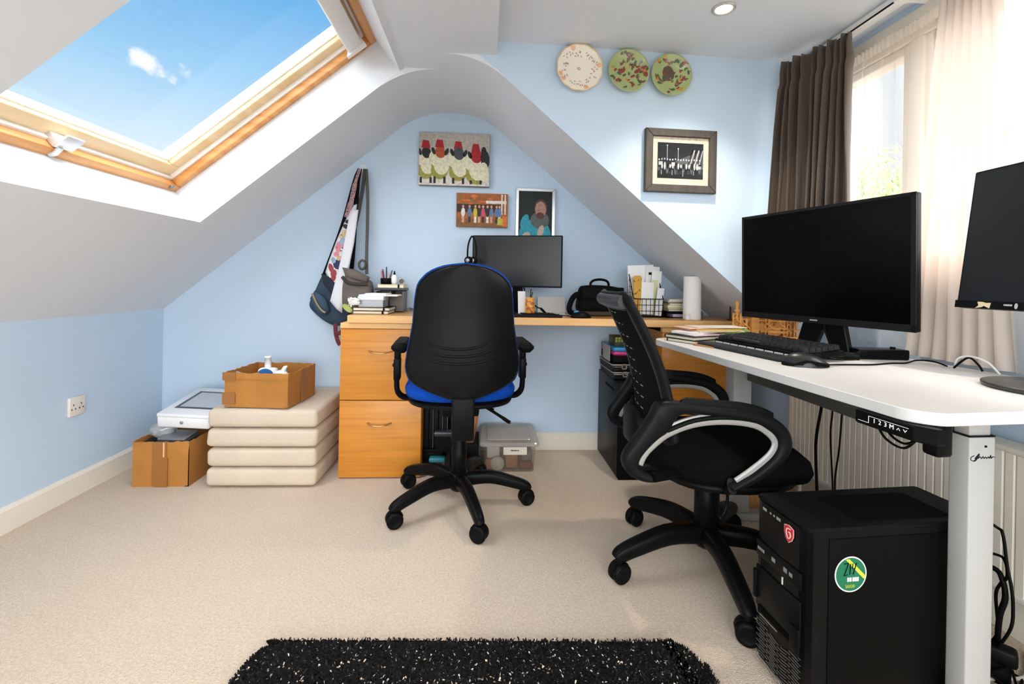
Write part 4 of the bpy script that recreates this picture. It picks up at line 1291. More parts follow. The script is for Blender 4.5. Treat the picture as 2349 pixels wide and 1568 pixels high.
# ---- books, roll, cup, pen
cols = ['6E6A3A', 'C9C0A6', 'C6C86A', 'E4E0D2', '3A3634', 'D9D2C0', 'E8E4DA']
lbs = ['lowest book of the pile beside the kitchen roll, olive', 'cream paperback second from the bottom of the pile', 'yellow-green book in the middle of the pile', 'white paperback above the yellow-green book', 'thin black book near the top of the pile', 'cream booklet second from the top of the pile', 'white booklet on top of the pile beside the kitchen roll']
t = thing('letter_tray', 'low black tray under the pile of books', 'tray', (0.93, 2.17, ZT))
g = G().box(0.868, 1.0, 2.12, 2.26, ZT, ZT + 0.004).box(0.868, 0.872, 2.12, 2.26, ZT, ZT + 0.028).box(0.996, 1.0, 2.12, 2.26, ZT, ZT + 0.028).box(0.868, 1.0, 2.256, 2.26, ZT, ZT + 0.028).box(0.868, 1.0, 2.12, 2.26, ZT + 0.026, ZT + 0.030)
part('shell', g, black, t)
part('note_pad', G().box(0.90, 0.955, 2.123, 2.2, ZT + 0.0045, ZT + 0.018), mat('lilac_pad', 'B9A9C4', 0.7), t)
z = ZT + 0.0303
for i in range(7):
    h = (0.012, 0.007, 0.010, 0.008, 0.005, 0.006, 0.007)[i]
    notebook(lbs[i], 0.876 + random.uniform(0, 0.012), 0.986 + random.uniform(0, 0.014), 2.125 + random.uniform(0, 0.015), 2.25, z, h, mat('bk' + cols[i], cols[i], 0.6), rz=random.uniform(-3, 3), name='book', cat='book', group='books piled beside the kitchen roll')
    z += h + 0.0004
t = thing('kitchen_roll', 'white kitchen paper roll standing on the right of the desk', 'paper roll', (0.945, 2.045, ZT))
rollm = mat('roll_paper', 'F1EEEA', 0.9, bump=(130, 0.4))
part('roll', G().lathe([(0.012, 0.0), (0.0385, 0.0), (0.0395, 0.002), (0.0395, 0.098), (0.039, 0.0995), (0.0385, 0.101), (0.0385, 0.195), (0.0375, 0.198), (0.012, 0.198), (0.012, 0.0)], 36, c=(0.958, 2.05, ZT)), rollm, t)
part('tube', G().lathe([(0.0112, 0.0), (0.0118, 0.0), (0.0118, 0.1985), (0.0112, 0.1985)], 20, c=(0.958, 2.05, ZT)), card_in, t)
single('cup', G().lathe([(0.0, 0.0), (0.011, 0.0), (0.0125, 0.004), (0.0125, 0.026), (0.011, 0.026), (0.0105, 0.005), (0.0, 0.004)], 20, c=(0.920, 2.012, ZT)), mat('cup_white', 'E9E4DC', 0.3), 'tiny white cup in front of the kitchen roll', 'cup')
single('small_books', G().box(1.0, 1.04, 2.1, 2.2, ZT, ZT + 0.012).box(1.0, 1.035, 2.1, 2.2, ZT + 0.024, ZT + 0.034).box(1.0, 1.038, 2.1, 2.2, ZT + 0.012, ZT + 0.024), mat('striped_books', '6B6A60', 0.7, var=(90, 0.6)), 'low grey stack of pads behind the kitchen roll', 'pads')
t = thing('fineliner', 'dark red pen standing upright at the right end of the desk', 'pen', (1.125, 2.02, ZT))
part('holder', G().box(1.115, 1.135, 2.012, 2.032, ZT, ZT + 0.008), mat('holder_brown', '6A3A20', 0.5), t)
part('barrel', G().tube([(1.125, 2.022, ZT + 0.008), (1.125, 2.022, ZT + 0.04), (1.127, 2.022, ZT + 0.098)], 0.0042, n=8), mat('pen_maroon', '3A1A22', 0.4), t)
part('cap', G().tube([(1.127, 2.022, ZT + 0.098), (1.1272, 2.022, ZT + 0.106)], 0.0044, n=8), black, t)
# ================================================================== things under the wooden desk
t = thing('storage_bin', 'clear plastic storage box with a pale lid and paper label, under the desk', 'storage box', (0.13, 2.2, 0))
cb = mat_thin('bin_plastic', 'CFCBC6', 0.72, 0.4, 0.10, 0.12)
g = G()
x0, x1, y0, y1 = 0.004, 0.252, 2.085, 2.355
prof = [(rrect(x0 + 0.008, x1 - 0.008, y0 + 0.008, y1 - 0.008, 0.02), 0.001), (rrect(x0, x1, y0, y1, 0.022), 0.118), (rrect(x0 - 0.006, x1 + 0.006, y0 - 0.006, y1 + 0.006, 0.024), 0.12)]
n = len(prof[0][0])
g.add([(p[0], p[1], z) for pl, z in prof for p in pl], [(k * n + i, k * n + (i + 1) % n, (k + 1) * n + (i + 1) % n, (k + 1) * n + i) for k in range(2) for i in range(n)] + [tuple(range(n))[::-1]], 0, True)
part('tub', g, cb, t)
lidm = mat_thin('bin_lid', 'D2CDC6', 0.45, 0.4, 0.10, 0.15)
g = G().prism(rrect(x0 - 0.012, x1 + 0.012, y0 - 0.014, y1 + 0.006, 0.02), 0.122, 0.140, bev=0.004)
g.prism(rrect(x0 + 0.02, x1 - 0.02, y0 + 0.02, y1 - 0.02, 0.015), 0.1405, 0.147, bev=0.003)
part('lid', g, lidm, t)
lab = part('label', G().box(0.100, 0.208, 2.080, 2.0815, 0.084, 0.119), mat('bin_label', 'D8D0C2', 0.8), t, label='white paper label')
g = G()
for i in range(7):
    g.box(0.134 + i * 0.0055, 0.138 + i * 0.0055, 2.0792, 2.0799, 0.101, 0.101 + random.choice((0.005, 0.006, 0.0045)))
part('lettering', g, mat('ink', '2A2622', 0.8), lab)
for nm, a, c in (('bundle', (0.02, 0.10, 2.11, 2.2, 0.004, 0.05), 'A5683E'), ('bundle', (0.025, 0.085, 2.12, 2.2, 0.052, 0.112), 'CFC8BE'), ('bundle', (0.11, 0.17, 2.12, 2.24, 0.004, 0.08), '9C6A44'), ('bundle', (0.175, 0.24, 2.11, 2.24, 0.004, 0.035), '7A2A30'), ('bundle', (0.19, 0.24, 2.13, 2.3, 0.037, 0.085), '6A655E'), ('bundle', (0.03, 0.20, 2.22, 2.34, 0.004, 0.10), 'B0A08C')):
    single(nm, G().box(*a, r=0.008), mat('bun_' + c, c, 0.8), {'A5683E': 'rust coloured bundle at the bottom left inside the clear storage box', 'CFC8BE': 'white packet at the top left inside the clear storage box', '9C6A44': 'tan packet in the middle of the clear storage box', '7A2A30': 'dark red pouch at the bottom right of the clear storage box', '6A655E': 'grey box at the right inside the clear storage box', 'B0A08C': 'beige stack at the back of the clear storage box'}[c], 'packet', group='things inside the clear storage box')
single('round_tub', G(TR(0.075, 2.108, 0.035, rx=90)).lathe([(0.0, -0.008), (0.030, -0.008), (0.032, 0.0), (0.030, 0.01), (0.0, 0.01)], 24), mat('tub_grey', 'BDB8AA', 0.4), 'pale round tub standing on edge in the clear storage box', 'tub')

t = thing('magazine_files', 'row of black files standing in a rack under the desk beside the cabinet', 'files', (-0.21, 2.2, 0.1))
fk = mat('file_black', '1C1D1E', 0.5)
for i in range(5):
    x = -0.262 + i * 0.0215
    part('file', G().box(x, x + 0.0195, 2.09, 2.34, 0.112, 0.300 - 0.01 * (i % 2), r=0.002), fk, t)
g = G().box(-0.266, -0.150, 2.08, 2.35, 0.095, 0.110, r=0.002).box(-0.266, -0.175, 2.09, 2.34, 0.0, 0.095, r=0.004)
part('rack', g, black, t)
for i in (1, 3, 4):
    x = -0.262 + i * 0.0215
    part('spine_edge', G().box(x + 0.018, x + 0.0192, 2.0885, 2.0899, 0.114, 0.288), mat('spine_grey', '8A8D90', 0.3), t)
t = thing('printer', 'dark grey flat machine resting on top of the black rack under the desk', 'machine', (-0.17, 2.1, 0.2))
g = G().box(-0.212, -0.125, 2.045, 2.085, 0.178, 0.200, r=0.004)
part('body', g, mat('machine_grey', '2C2F33', 0.3), t)
part('support', G().box(-0.205, -0.130, 2.05, 2.083, 0.11, 0.178), black, t)
part('trim', G().box(-0.212, -0.125, 2.0435, 2.0455, 0.192, 0.196), mat('machine_trim', '8C9298', 0.25, metal=0.6), t)
t = thing('basket', 'small tan basket with slanting sides under the desk behind the chair column', 'basket', (-0.08, 2.2, 0.12))
bk = mat('tan_basket', 'A8662E', 0.6, var=(30, 0.3))
g = G()
pr = [(rrect(-0.118, -0.035, 2.13, 2.25, 0.015), 0.121), (rrect(-0.142, -0.012, 2.10, 2.28, 0.02), 0.285), (rrect(-0.134, -0.02, 2.108, 2.272, 0.018), 0.285), (rrect(-0.112, -0.041, 2.136, 2.244, 0.014), 0.128)]
n = len(pr[0][0])
g.add([(p[0], p[1], z) for pl, z in pr for p in pl], [(k * n + i, k * n + (i + 1) % n, (k + 1) * n + (i + 1) % n, (k + 1) * n + i) for k in range(3) for i in range(n)] + [tuple(range(n))[::-1], tuple(range(3 * n, 4 * n))], 0, True)
part('body', g, bk, t)
g = G()
for x in (-0.105, -0.045):
    g.box(x - 0.006, x + 0.006, 2.096, 2.1, 0.13, 0.286)
for x in (-0.105, -0.045):
    part('strap', G(TR(rx=-3)).box(x - 0.006, x + 0.006, 2.098 + 0.01, 2.102 + 0.01, 0.13 + 0.11, 0.286 + 0.11), mat('basket_strap', '6E3C1A', 0.6), t)
single('shelf_box', G().box(-0.146, -0.015, 2.115, 2.3, 0.0, 0.12, r=0.006), mat('dark_crate', '1A1E22', 0.6), 'dark crate carrying the tan basket under the desk', 'box')
t = thing('food_box', 'clear lunch box with a teal lid under the desk behind the chair base', 'box', (-0.2, 2.07, 0.0))
g = G().box(-0.232, -0.165, 2.045, 2.085, 0.0, 0.062, r=0.006)
part('tub', g, cb, t)
part('lid', G().box(-0.234, -0.163, 2.043, 2.087, 0.063, 0.082, r=0.006), mat('teal_lid', '2E8894', 0.4), t, label='teal lid')
part('contents', G().box(-0.226, -0.171, 2.051, 2.08, 0.004, 0.045, r=0.008), mat('contents_tan', 'A88C74', 0.8, var=(80, 0.4)), t)
g = G().ell((-0.085, 2.082, 0.055), (0.030, 0.026, 0.055), 16, 10, jit=0.3)
for p in g.v:
    p.z = max(p.z, 0.001)
single('drawstring_bag', g, nyl, 'slumped black cloth bag between the chair base and the storage box', 'bag')

# black cabinet on the right with boxes on top
t = thing('storage_cabinet', 'black boxy steel cabinet under the desk, boxes stacked on it', 'cabinet', (0.70, 2.15, 0))
bkm = mat('black_steel', '131415', 0.35)
x0, x1, y0, y1 = 0.602, 0.795, 1.990, 2.340
part('body', G().box(x0, x1, y0 + 0.004, y1, 0.012, 0.432, r=0.004), bkm, t)
part('front', G().box(x0 - 0.002, x1 + 0.002, y0, y0 + 0.012, 0.03, 0.434, r=0.003), bkm, t)
part('plinth', G().box(x0 + 0.01, x1 - 0.01, y0 + 0.01, y1 - 0.01, 0.0, 0.014), black, t)
part('grip_slot', G().box(x0 - 0.0015, x0 + 0.001, 2.06, 2.2, 0.385, 0.396), mat('slot_dark', '050505', 0.8), t)
z = 0.4345
t = thing('sorting_case', 'lower of two clear cases with square latches on the black cabinet', 'case', (0.68, 2.15, z), group='clear latched cases on the black cabinet')
tr_w = mat('case_rim', '8E867C', 0.4)
dkfill = mat('case_dark', '141414', 0.6)
def case(t, z, x0, x1, y0, y1, h):
    part('contents', G().box(x0 + 0.004, x1 - 0.004, y0 + 0.004, y1 - 0.004, z + 0.003, z + h - 0.006, r=0.003), dkfill, t)
    part('tray', G().box(x0, x1, y0, y1, z, z + h, r=0.005), mat_thin('smoky_plastic', '3A3836', 0.8, 0.3, 0.05, 0.1), t)
    part('rim', G().tube([(x, y, z + h - 0.003) for x, y in rrect(x0 - 0.001, x1 + 0.001, y0 - 0.001, y1 + 0.001, 0.01, 3)], 0.003, n=6, closed=True), tr_w, t)
    for fx in (0.30, 0.78):
        x = x0 + (x1 - x0) * fx
        g = G()
        for a in ((-0.011, -0.008, -0.02, 0.004), (0.008, 0.011, -0.02, 0.004), (-0.011, 0.011, -0.02, -0.017), (-0.011, 0.011, 0.001, 0.004)):
            g.box(x + a[0], x + a[1], y0 - 0.006, y0 - 0.001, z + h + a[2] - 0.002, z + h + a[3] - 0.002)
        part('latch', g, tr_w, t)
case(t, z, 0.597, 0.78, 2.06, 2.30, 0.036)
z += 0.0365
t = thing('sorting_case', 'upper of two clear cases with square latches on the black cabinet', 'case', (0.68, 2.15, z), group='clear latched cases on the black cabinet')
case(t, z, 0.590, 0.775, 2.055, 2.29, 0.036)
z += 0.0395
single('black_box', G().box(0.602, 0.80, 2.07, 2.30, z, z + 0.034, r=0.003), dkfill, 'plain black box directly under the pink box', 'box')
z += 0.0345
single('pink_box', G().box(0.600, 0.802, 2.062, 2.30, z, z + 0.018, r=0.005), mat('magenta', 'B3246E', 0.35), 'flat magenta box under the blue box', 'box')
z += 0.0184
single('blue_box', G().box(0.600, 0.80, 2.065, 2.30, z, z + 0.019, r=0.004), mat('cyan', '1F7FB4', 0.35), 'flat blue box on the magenta box', 'box')
z += 0.0194
t = thing('cube_tray', 'olive green box with cube pattern on top of the blue box', 'box', (0.65, 2.15, z))
part('body', G().box(0.612, 0.668, 2.095, 2.2, z, z + 0.045, r=0.003), mat('dark_green', '2E3614', 0.5), t)
cubm = mat('olive_yellow', '8C8A2E', 0.45)
for i in range(4):
    for j in range(2):
        part('cube', G().box(0.614 + i * 0.0137, 0.6258 + i * 0.0137, 2.091, 2.102, z + 0.0205 + j * 0.0125, z + 0.0315 + j * 0.0125, r=0.002, seg=1), cubm, t)
single('blue_slip', G(TR(0.70, 2.09, z, ry=14)).box(-0.02, 0.03, 0, 0.06, 0.0, 0.008), mat('slip_blue', '6C82A8', 0.5), 'blue grey packet leaning beside the olive box', 'packet')
single('side_card', G().box(0.5895, 0.593, 2.10, 2.22, 0.5115, 0.585, r=0.001), mat('side_card', '9A948C', 0.4), 'thin grey card standing at the left of the black box', 'card')

# ================================================================== the white standing desk
DA = math.degrees(math.atan2(0.092, 1.034))
DL, DW, DZ = 1.038, 0.600, 0.665
# frame on the desk top: local x along the front edge towards the viewer, y to the wall
TD = basis((0.661, 1.765, 0), (0.753 - 0.661, 0.731 - 1.765, 0), (1.034, 0.092, 0))
white_lam = mat('white_laminate', 'E2E1DF', 0.38, bump=(200, 0.03))
white_met = mat('white_steel', 'AFAFAC', 0.4, spec=0.3)
t = thing('standing_desk', 'white height-adjustable desk with rounded corner and control panel by the window', 'desk', (1.0, 1.25, 0))
part('top', G(TD).prism(rrect(0, DL, 0, DW, 0.055, 26), DZ - 0.0225, DZ, bev=0.0015), white_lam, t)
for lx in (0.13, 0.90):
    c = TD @ V((lx, 0.275, 0))
    cx, cy = c.x, c.y
    if lx < 0.5:
        cx, cy = 0.968, 1.672
    else:
        cx, cy = 0.9965, 0.869
    hw, hd = (0.036, 0.027) if lx < 0.5 else (0.0295, 0.0195)
    T0 = TR(cx, cy, 0, rz=3)
    leg = part('leg', G(T0).box(-hw, hw, -hd, hd, 0.03, 0.585, r=0.003), white_met, t)
    part('inner_column', G(T0).box(-hw * 0.82, hw * 0.82, -hd * 0.75, hd * 0.75, 0.585, DZ - 0.023, r=0.002), white_met, leg, label='narrower telescoping column')
    part('collar', G(T0).box(-hw * 0.99, hw * 0.99, -hd * 0.98, hd * 0.98, 0.5852, 0.588), black, leg)
    part('screw', G(T0).box(0.004, 0.009, -hd - 0.001, -hd + 0.0005, 0.565, 0.569), black, leg)
    fo = G(TR(cx, cy, 0, rz=DA if lx > 0.5 else -8)).box(-0.12 if lx < 0.5 else -0.03, 0.29, -0.03, 0.03, 0.0, 0.028, r=0.008)
    part('foot', fo, white_met, t)
# scribbled logo on the near leg
T0 = TR(0.9965, 0.869, 0, rz=3) @ basis((0, -0.0197, 0), (1, 0, 0), (0, 0, 1))
g = G(T0)
lp = spline([(-0.019, 0.549, 0), (-0.026, 0.546, 0), (-0.026, 0.540, 0), (-0.018, 0.539, 0), (-0.013, 0.544, 0), (-0.008, 0.552, 0), (-0.017, 0.543, 0), (-0.010, 0.544, 0), (-0.006, 0.547, 0), (-0.003, 0.543, 0), (0.001, 0.547, 0), (0.003, 0.543, 0), (0.007, 0.546, 0), (0.009, 0.543, 0), (0.013, 0.546, 0), (0.015, 0.543, 0), (0.018, 0.549, 0), (0.019, 0.543, 0), (0.023, 0.546, 0), (0.027, 0.545, 0)], 4)
g.tube(lp, [0.0008 + 0.0006 * (10 < i < 26) for i in range(len(lp))], n=5)
part('logo', g, mat('logo_ink', '2A2C30', 0.5), t, label='dark scribbled logo on the near leg')
bm_ = mat('dark_beam', '55534F', 0.45)
g = G()
a, b = V((1.005, 1.645, 0)), V((1.028, 0.89, 0))
T1 = basis((a.x, a.y, 0), (b - a), (-(b - a).cross(V((0, 0, 1)))))
L = (b - a).length
part('crossbeam', G(T1).box(0, L, -0.02, 0.02, 0.525, 0.600, r=0.003), bm_, t)
part('motor', G(TR(0.872, 0.822, 0, rz=DA)).box(-0.018, 0.018, -0.016, 0.016, 0.560, 0.642, r=0.007), black, t)
T2 = TD @ TR(0.912, 0.004, 0) @ TR(0, 0, 0.6424)
cp = part('control_panel', G(T2).prism([(0, -0.010), (0.112, -0.010), (0.138, 0.006), (0.140, 0.022), (0, 0.032)], -0.029, -0.001, bev=0.003), black, t)
T3 = T2 @ basis((0.0, -0.0105, -0.0150), (1, 0, 0), (0, 0, 1))
wi = mat('icon_white', 'E8E8E8', 0.5, emit=('FFFFFF', 0.25))
g = G(T3)
for s, x in (('1', 0.040), ('2', 0.051), ('3', 0.062), ('M', 0.0735)):
    g.text(s, 0.0115, TR(x, 0.0, 0.0004), align='CENTER')
for x, d in ((0.086, 1), (0.098, -1)):
    g.add([(x - 0.0035, -0.002 * d, 0.0004), (x, 0.0025 * d, 0.0004), (x + 0.0035, -0.002 * d, 0.0004), (x + 0.0025, -0.003 * d, 0.0004), (x, 0.0008 * d, 0.0004), (x - 0.0025, -0.003 * d, 0.0004)], [(0, 1, 4, 5), (1, 2, 3, 4)])
part('icons', g, wi, cp, label='small white symbols and digits')
g = G(T3)
for q in ((0.006, 0.028, -0.0068, -0.0061), (0.028, 0.0287, -0.0068, 0.0068), (0.028, 0.104, 0.0062, 0.0068)):
    g.box(q[0], q[1], q[2], q[3], 0.0001, 0.0006)
part('outline', g, wi, cp, label='thin white line')
for k, pts in enumerate(([(0.012, 0.025, -0.028), (0.035, 0.02, -0.05), (0.07, 0.02, -0.056), (0.095, 0.022, -0.028)], [(0.03, 0.022, -0.028), (0.05, 0.02, -0.043), (0.075, 0.018, -0.046), (0.1, 0.016, -0.028)])):
    part('wire', G(T2).tube(spline(pts), 0.0022, n=6), c1, t)

# hanging leads under it
for k, (pts, r_, lb) in enumerate((([(1.18, 1.505, 0.56), (1.18, 1.518, 0.466), (1.18, 1.54, 0.352), (1.18, 1.54, 0.26), (1.18, 1.52, 0.03), (1.18, 1.50, 0.006)], 0.0048, 'thick black cable hanging under the white desk in front of the radiator'),
                               ([(1.18, 1.47, 0.56), (1.18, 1.468, 0.468), (1.18, 1.475, 0.374), (1.18, 1.461, 0.2), (1.18, 1.455, 0.02), (1.18, 1.44, 0.006)], 0.0028, 'thinner black lead hanging right of the thick cable, left of the pair'),
                               ([(1.18, 1.42, 0.56), (1.18, 1.427, 0.469), (1.18, 1.437, 0.344), (1.185, 1.458, 0.205), (1.19, 1.43, 0.02), (1.19, 1.41, 0.006)], 0.0028, 'rightmost thin black lead hanging under the white desk'))):
    single('power_lead', G().tube(spline(pts), r_, n=8), c1, lb, 'cable')

# ---- on the white desk
def on(x, y):
    return (x, y, DZ)
ZD0 = DZ + 0.0002
nbk = mat('notebook_black', '1E1E20', 0.45)
T = TR(0.90, 1.705, ZD0, rz=DA * -1 + 8)
def slab(name, label, cat, T, w, d, h, cover, page=None, group=None):
    o = thing(name, label, cat, tuple(T.translation), 0, group)
    if page:
        part('pages', G(T).box(-w / 2 + 0.003, w / 2 - 0.003, -d / 2 + 0.003, d / 2 - 0.003, 0.0015, h - 0.0015), page, o)
        part('cover', G(T).box(-w / 2, w / 2, -d / 2, d / 2, 0, 0.0015).box(-w / 2, w / 2, -d / 2, d / 2, h - 0.0015, h).box(-w / 2, w / 2, d / 2 - 0.002, d / 2, 0.0, h), cover, o)
    else:
        part('body', G(T).box(-w / 2, w / 2, -d / 2, d / 2, 0, h, r=0.002), cover, o)
    return o
slab('notebook', 'lower black notebook at the far end of the white desk', 'notebook', TR(0.805, 1.675, ZD0, rz=28), 0.19, 0.125, 0.012, nbk, nb_page)
slab('notebook', 'upper black notebook, lying on the lower one under the papers', 'notebook', TR(0.81, 1.685, ZD0 + 0.0123, rz=25), 0.20, 0.135, 0.012, nbk, nb_page)
zz = ZD0 + 0.0246
for w, d, x, y, rz, h, c, lb in ((0.17, 0.11, 0.83, 1.70, 20, 0.003, 'E9D7DA', 'pale pink sheet directly on the upper black notebook'), (0.15, 0.10, 0.81, 1.71, 34, 0.008, 'F1EEEA', 'white pamphlet on the notebooks on the white desk'), (0.20, 0.11, 0.89, 1.725, 12, 0.005, 'D8BFA4', 'tan folder among the papers on the notebooks'), (0.17, 0.10, 0.90, 1.735, -5, 0.004, 'C9B24E', 'mustard card under the top papers on the notebooks'), (0.20, 0.09, 0.86, 1.745, 15, 0.004, 'E6B9A2', 'salmon sheet near the top of the papers on the notebooks'), (0.21, 0.09, 0.91, 1.74, 6, 0.003, 'D9D0C4', 'topmost beige sheet on the notebooks')):
    single('loose_paper', G(TR(x, y, zz, rz=rz)).box(-w / 2, w / 2, -d / 2, d / 2, 0, h - 0.0003), mat('lp' + c, c, 0.8), lb, 'paper', group='papers on the black notebooks')
    zz += h
single('brown_tag', G(TR(0.765, 1.535, ZD0, rz=-65)).box(-0.04, 0.04, -0.012, 0.012, 0, 0.0035, r=0.001), mat('tag_brown', 'A9753F', 0.6), 'slim brown strip lying in front of the big keyboard', 'strip')
single('green_card', G(TR(1.0, 1.765, ZD0 + 0.0, rx=10, rz=-28)).box(-0.05, 0.05, -0.001, 0.001, 0.0, 0.042), mat('green_card', '8FBF58', 0.6), 'bright green and white card at the far end of the white desk', 'card')
single('white_slip', G(TR(1.03, 1.72, ZD0, rz=-30)).box(-0.08, 0.07, -0.03, 0.03, 0, 0.003), paper, 'white paper under the green card behind the big keyboard', 'paper')
single('white_slip', G(TR(1.145, 1.52, ZD0, rz=-62)).box(-0.09, 0.09, -0.022, 0.022, 0, 0.004), paper, 'white paper strip between the big keyboard and the wooden model', 'paper')
single('white_slip', G(TR(1.165, 1.40, ZD0, rz=-62)).box(-0.035, 0.055, -0.02, 0.02, 0, 0.010, r=0.001), paper, 'small white block in front of the monitor stand', 'paper')

# big keyboard: frame x along its length towards the viewer, y away from the desk's front edge
TK = basis((0.762, 1.572, ZD0), (0.070, -0.345, 0), (0.345, 0.070, 0))
t = thing('keyboard', 'large black mechanical keyboard with wrist rest on the white desk', 'keyboard', tuple(TK.translation))
part('wrist_rest', G(TK).prism(rrect(-0.01, 0.345, 0.0, 0.062, 0.006), 0.0, 0.012, bev=0.004), mat('rest_grey', '2C2D2F', 0.55, spec=0.3), t)
part('case', G(TK @ TR(rx=3)).box(0.0, 0.365, 0.066, 0.215, 0.0015, 0.020, r=0.004), mat('kb_case', '141415', 0.5), t)
for i in range(9):
    part('edge_dash', G(TK).box(0.012 + i * 0.0365, 0.040 + i * 0.0365, 0.0605, 0.0668, 0.010, 0.0155), mat('kb_white', 'E8E8E6', 0.4), t, label='white dash along the front of the keys')  # plain white dashes in the gap between wrist rest and keys
key0 = None
TKK = TK @ TR(rx=3)
for r_ in range(6):
    xs = []
    for c_ in range(17):
        if r_ == 0 and 3 <= c_ <= 8:
            if c_ == 5:
                part('space_bar', G(TKK).box(0.010 + 3 * 0.0206, 0.010 + 9 * 0.0206 - 0.002, 0.076, 0.093, 0.020, 0.033, r=0.003, seg=1), mat('keycap', '26272A', 0.42, spec=0.3), t)
            continue
        x, y = 0.019 + c_ * 0.0206, 0.0845 + r_ * 0.0222
        if key0 is None:
            g = G(TKK)
            zb, zt_ = 0.020, 0.033
            vs = [(x + a * 0.0092, y + b * 0.0098, zb) for a, b in ((-1, -1), (1, -1), (1, 1), (-1, 1))] + [(x + a * 0.0088, y + b * 0.0094, 0.026) for a, b in ((-1, -1), (1, -1), (1, 1), (-1, 1))] + [(x + a * 0.0068, y + b * 0.0072 + 0.001, zt_) for a, b in ((-1, -1), (1, -1), (1, 1), (-1, 1))]
            g.add(vs, [(k * 4 + i, k * 4 + (i + 1) % 4, k * 4 + 4 + (i + 1) % 4, k * 4 + 4 + i) for k in range(2) for i in range(4)] + [(8, 9, 10, 11)])
            key0 = part('key', g, mat('keycap', '26272A', 0.42, spec=0.3), t)
            p0 = TKK @ V((x, y, 0))
        else:
            k = key0.copy()
            COL.objects.link(k)
            k.location = key0.location + (TKK @ V((x, y, 0.0015 * abs(r_ - 2) * 0.6)) - p0)
# mouse
t = thing('computer_mouse', 'black corded mouse on the white desk in front of the keyboard', 'mouse', (0.868, 1.172, DZ))
TM = TR(0.868, 1.180, DZ, rz=-16)
g = G(TM)
def msh(u, v):
    a_ = 2 * PI * u
    ph = v * PI / 2
    rx, ry = 0.057, 0.030
    x, y = rx * math.cos(a_) * math.cos(ph) , ry * math.sin(a_) * math.cos(ph) * (1 - 0.12 * math.cos(2 * a_))
    h = 0.036 * math.sin(ph) * (1 + 0.18 * (-x / rx))
    return (x, y, h ** 1.0)
g.grid(msh, 28, 10)
part('shell', g, mat('mouse_black', '242425', 0.33, spec=0.4), t)
part('skirt', G(TM).prism([(0.0575 * math.cos(2 * PI * i / 28), 0.0305 * math.sin(2 * PI * i / 28)) for i in range(28)], 0.0, 0.010, sm=True, bev=0.002), black_soft, t)
part('wheel', G(TM).cyl((0.03, -0.004, 0.028), (0.03, 0.004, 0.028), 0.008, n=14), black_soft, t)
part('side_grip', G(TM).prism([(-0.045, 0.006), (-0.01, 0.02), (0.035, 0.014), (0.05, 0.006), (0.0, 0.004)], -0.0312, -0.028, axis='y', bev=0.001), mat('mouse_grip', '101010', 0.7), t)
g = G().tube(spline([(0.925, 1.165, DZ + 0.006), (0.98, 1.19, DZ + 0.0025), (1.07, 1.194, DZ + 0.0025), (1.15, 1.22, DZ + 0.0025), (1.20, 1.225, DZ + 0.0025), (1.245, 1.238, DZ + 0.008), (1.268, 1.212, DZ + 0.010), (1.272, 1.176, DZ + 0.003)]), 0.0022, n=8)
single('mouse_cable', g, c1, 'black mouse cable running across the white desk to its back edge', 'cable')
g = G().tube(spline([(1.272, 1.157, DZ + 0.003), (1.265, 1.142, DZ + 0.030), (1.272, 1.118, DZ + 0.040), (1.282, 1.085, DZ + 0.030), (1.294, 1.066, DZ + 0.003)]), 0.0026, n=8)
single('charging_cable', g, mat('cable_white', 'EFEDE8', 0.4), 'white cable arching over the back edge of the white desk', 'cable')
g = G().tube(spline([(1.262, 1.15, DZ + 0.003), (1.280, 1.13, DZ + 0.034), (1.288, 1.112, DZ + 0.02), (1.292, 1.104, DZ + 0.003)]), 0.0026, n=8)
single('video_cable', g, c1, 'short black cable loop under the white cable at the desk back', 'cable')
g = G().tube(spline([(1.10, 1.36, DZ + 0.0025), (1.0, 1.32, DZ + 0.0025), (1.05, 1.27, DZ + 0.0025), (1.115, 1.285, DZ + 0.004), (1.135, 1.315, DZ + 0.006)]), 0.002, n=8)
single('keyboard_cable', g, c1, 'thin black keyboard cable curling beside the docking bar', 'cable')

# big monitor, facing the desk's front
ML, MR = V((0.985, 1.655, 0)), V((1.148, 1.130, 0))
ex = (MR - ML).normalized()
ey = V((-ex.y, ex.x, 0))                 # away from the viewer's side
mc = (ML + MR) / 2
TMo = basis((mc.x, mc.y, 0), ex, ey) @ TR(rx=1.5)
w = (MR - ML).length / 2
t = thing('monitor', 'large black monitor on the white desk in front of the curtain', 'monitor', (1.2, 1.4, DZ))
z0, z1 = 0.764, 1.133
part('housing', G(TMo).box(-w, w, 0.0, 0.022, z0, z1, r=0.004).box(-w * 0.6, w * 0.6, 0.02, 0.05, z0 + 0.08, z1 - 0.08, r=0.01), bez, t)
part('screen', G(TMo).box(-w + 0.008, w - 0.010, -0.0008, 0.002, z0 + 0.020, z1 - 0.008), scr, t)
g = G(TMo)
for q in ((-w, w, z0, z0 + 0.020), (-w, w, z1 - 0.009, z1), (-w, -w + 0.009, z0, z1), (w - 0.012, w, z0, z1)):
    g.box(q[0], q[1], -0.003, 0.001, q[2], q[3])
part('bezel', g, mat('bezel_grey', '2A2B2D', 0.4), t)
g = G(TMo)
for i in range(7):
    g.box(-0.012 + i * 0.0036, -0.0095 + i * 0.0036, -0.0036, -0.003, z0 + 0.008, z0 + 0.0115)
part('brand_mark', g, mat('mark_grey', 'C9C9C9', 0.5), t)
sm_ = mat('stand_dark', '1E1E20', 0.35)
g = G(TMo)
g.prism([(-0.06, 0.80), (0.055, 0.80), (0.078, DZ + 0.008), (0.022, DZ + 0.008), (-0.005, 0.745), (-0.035, DZ + 0.008), (-0.10, DZ + 0.008)], 0.045, 0.066, axis='y', bev=0.003)
part('stand', g, sm_, t)
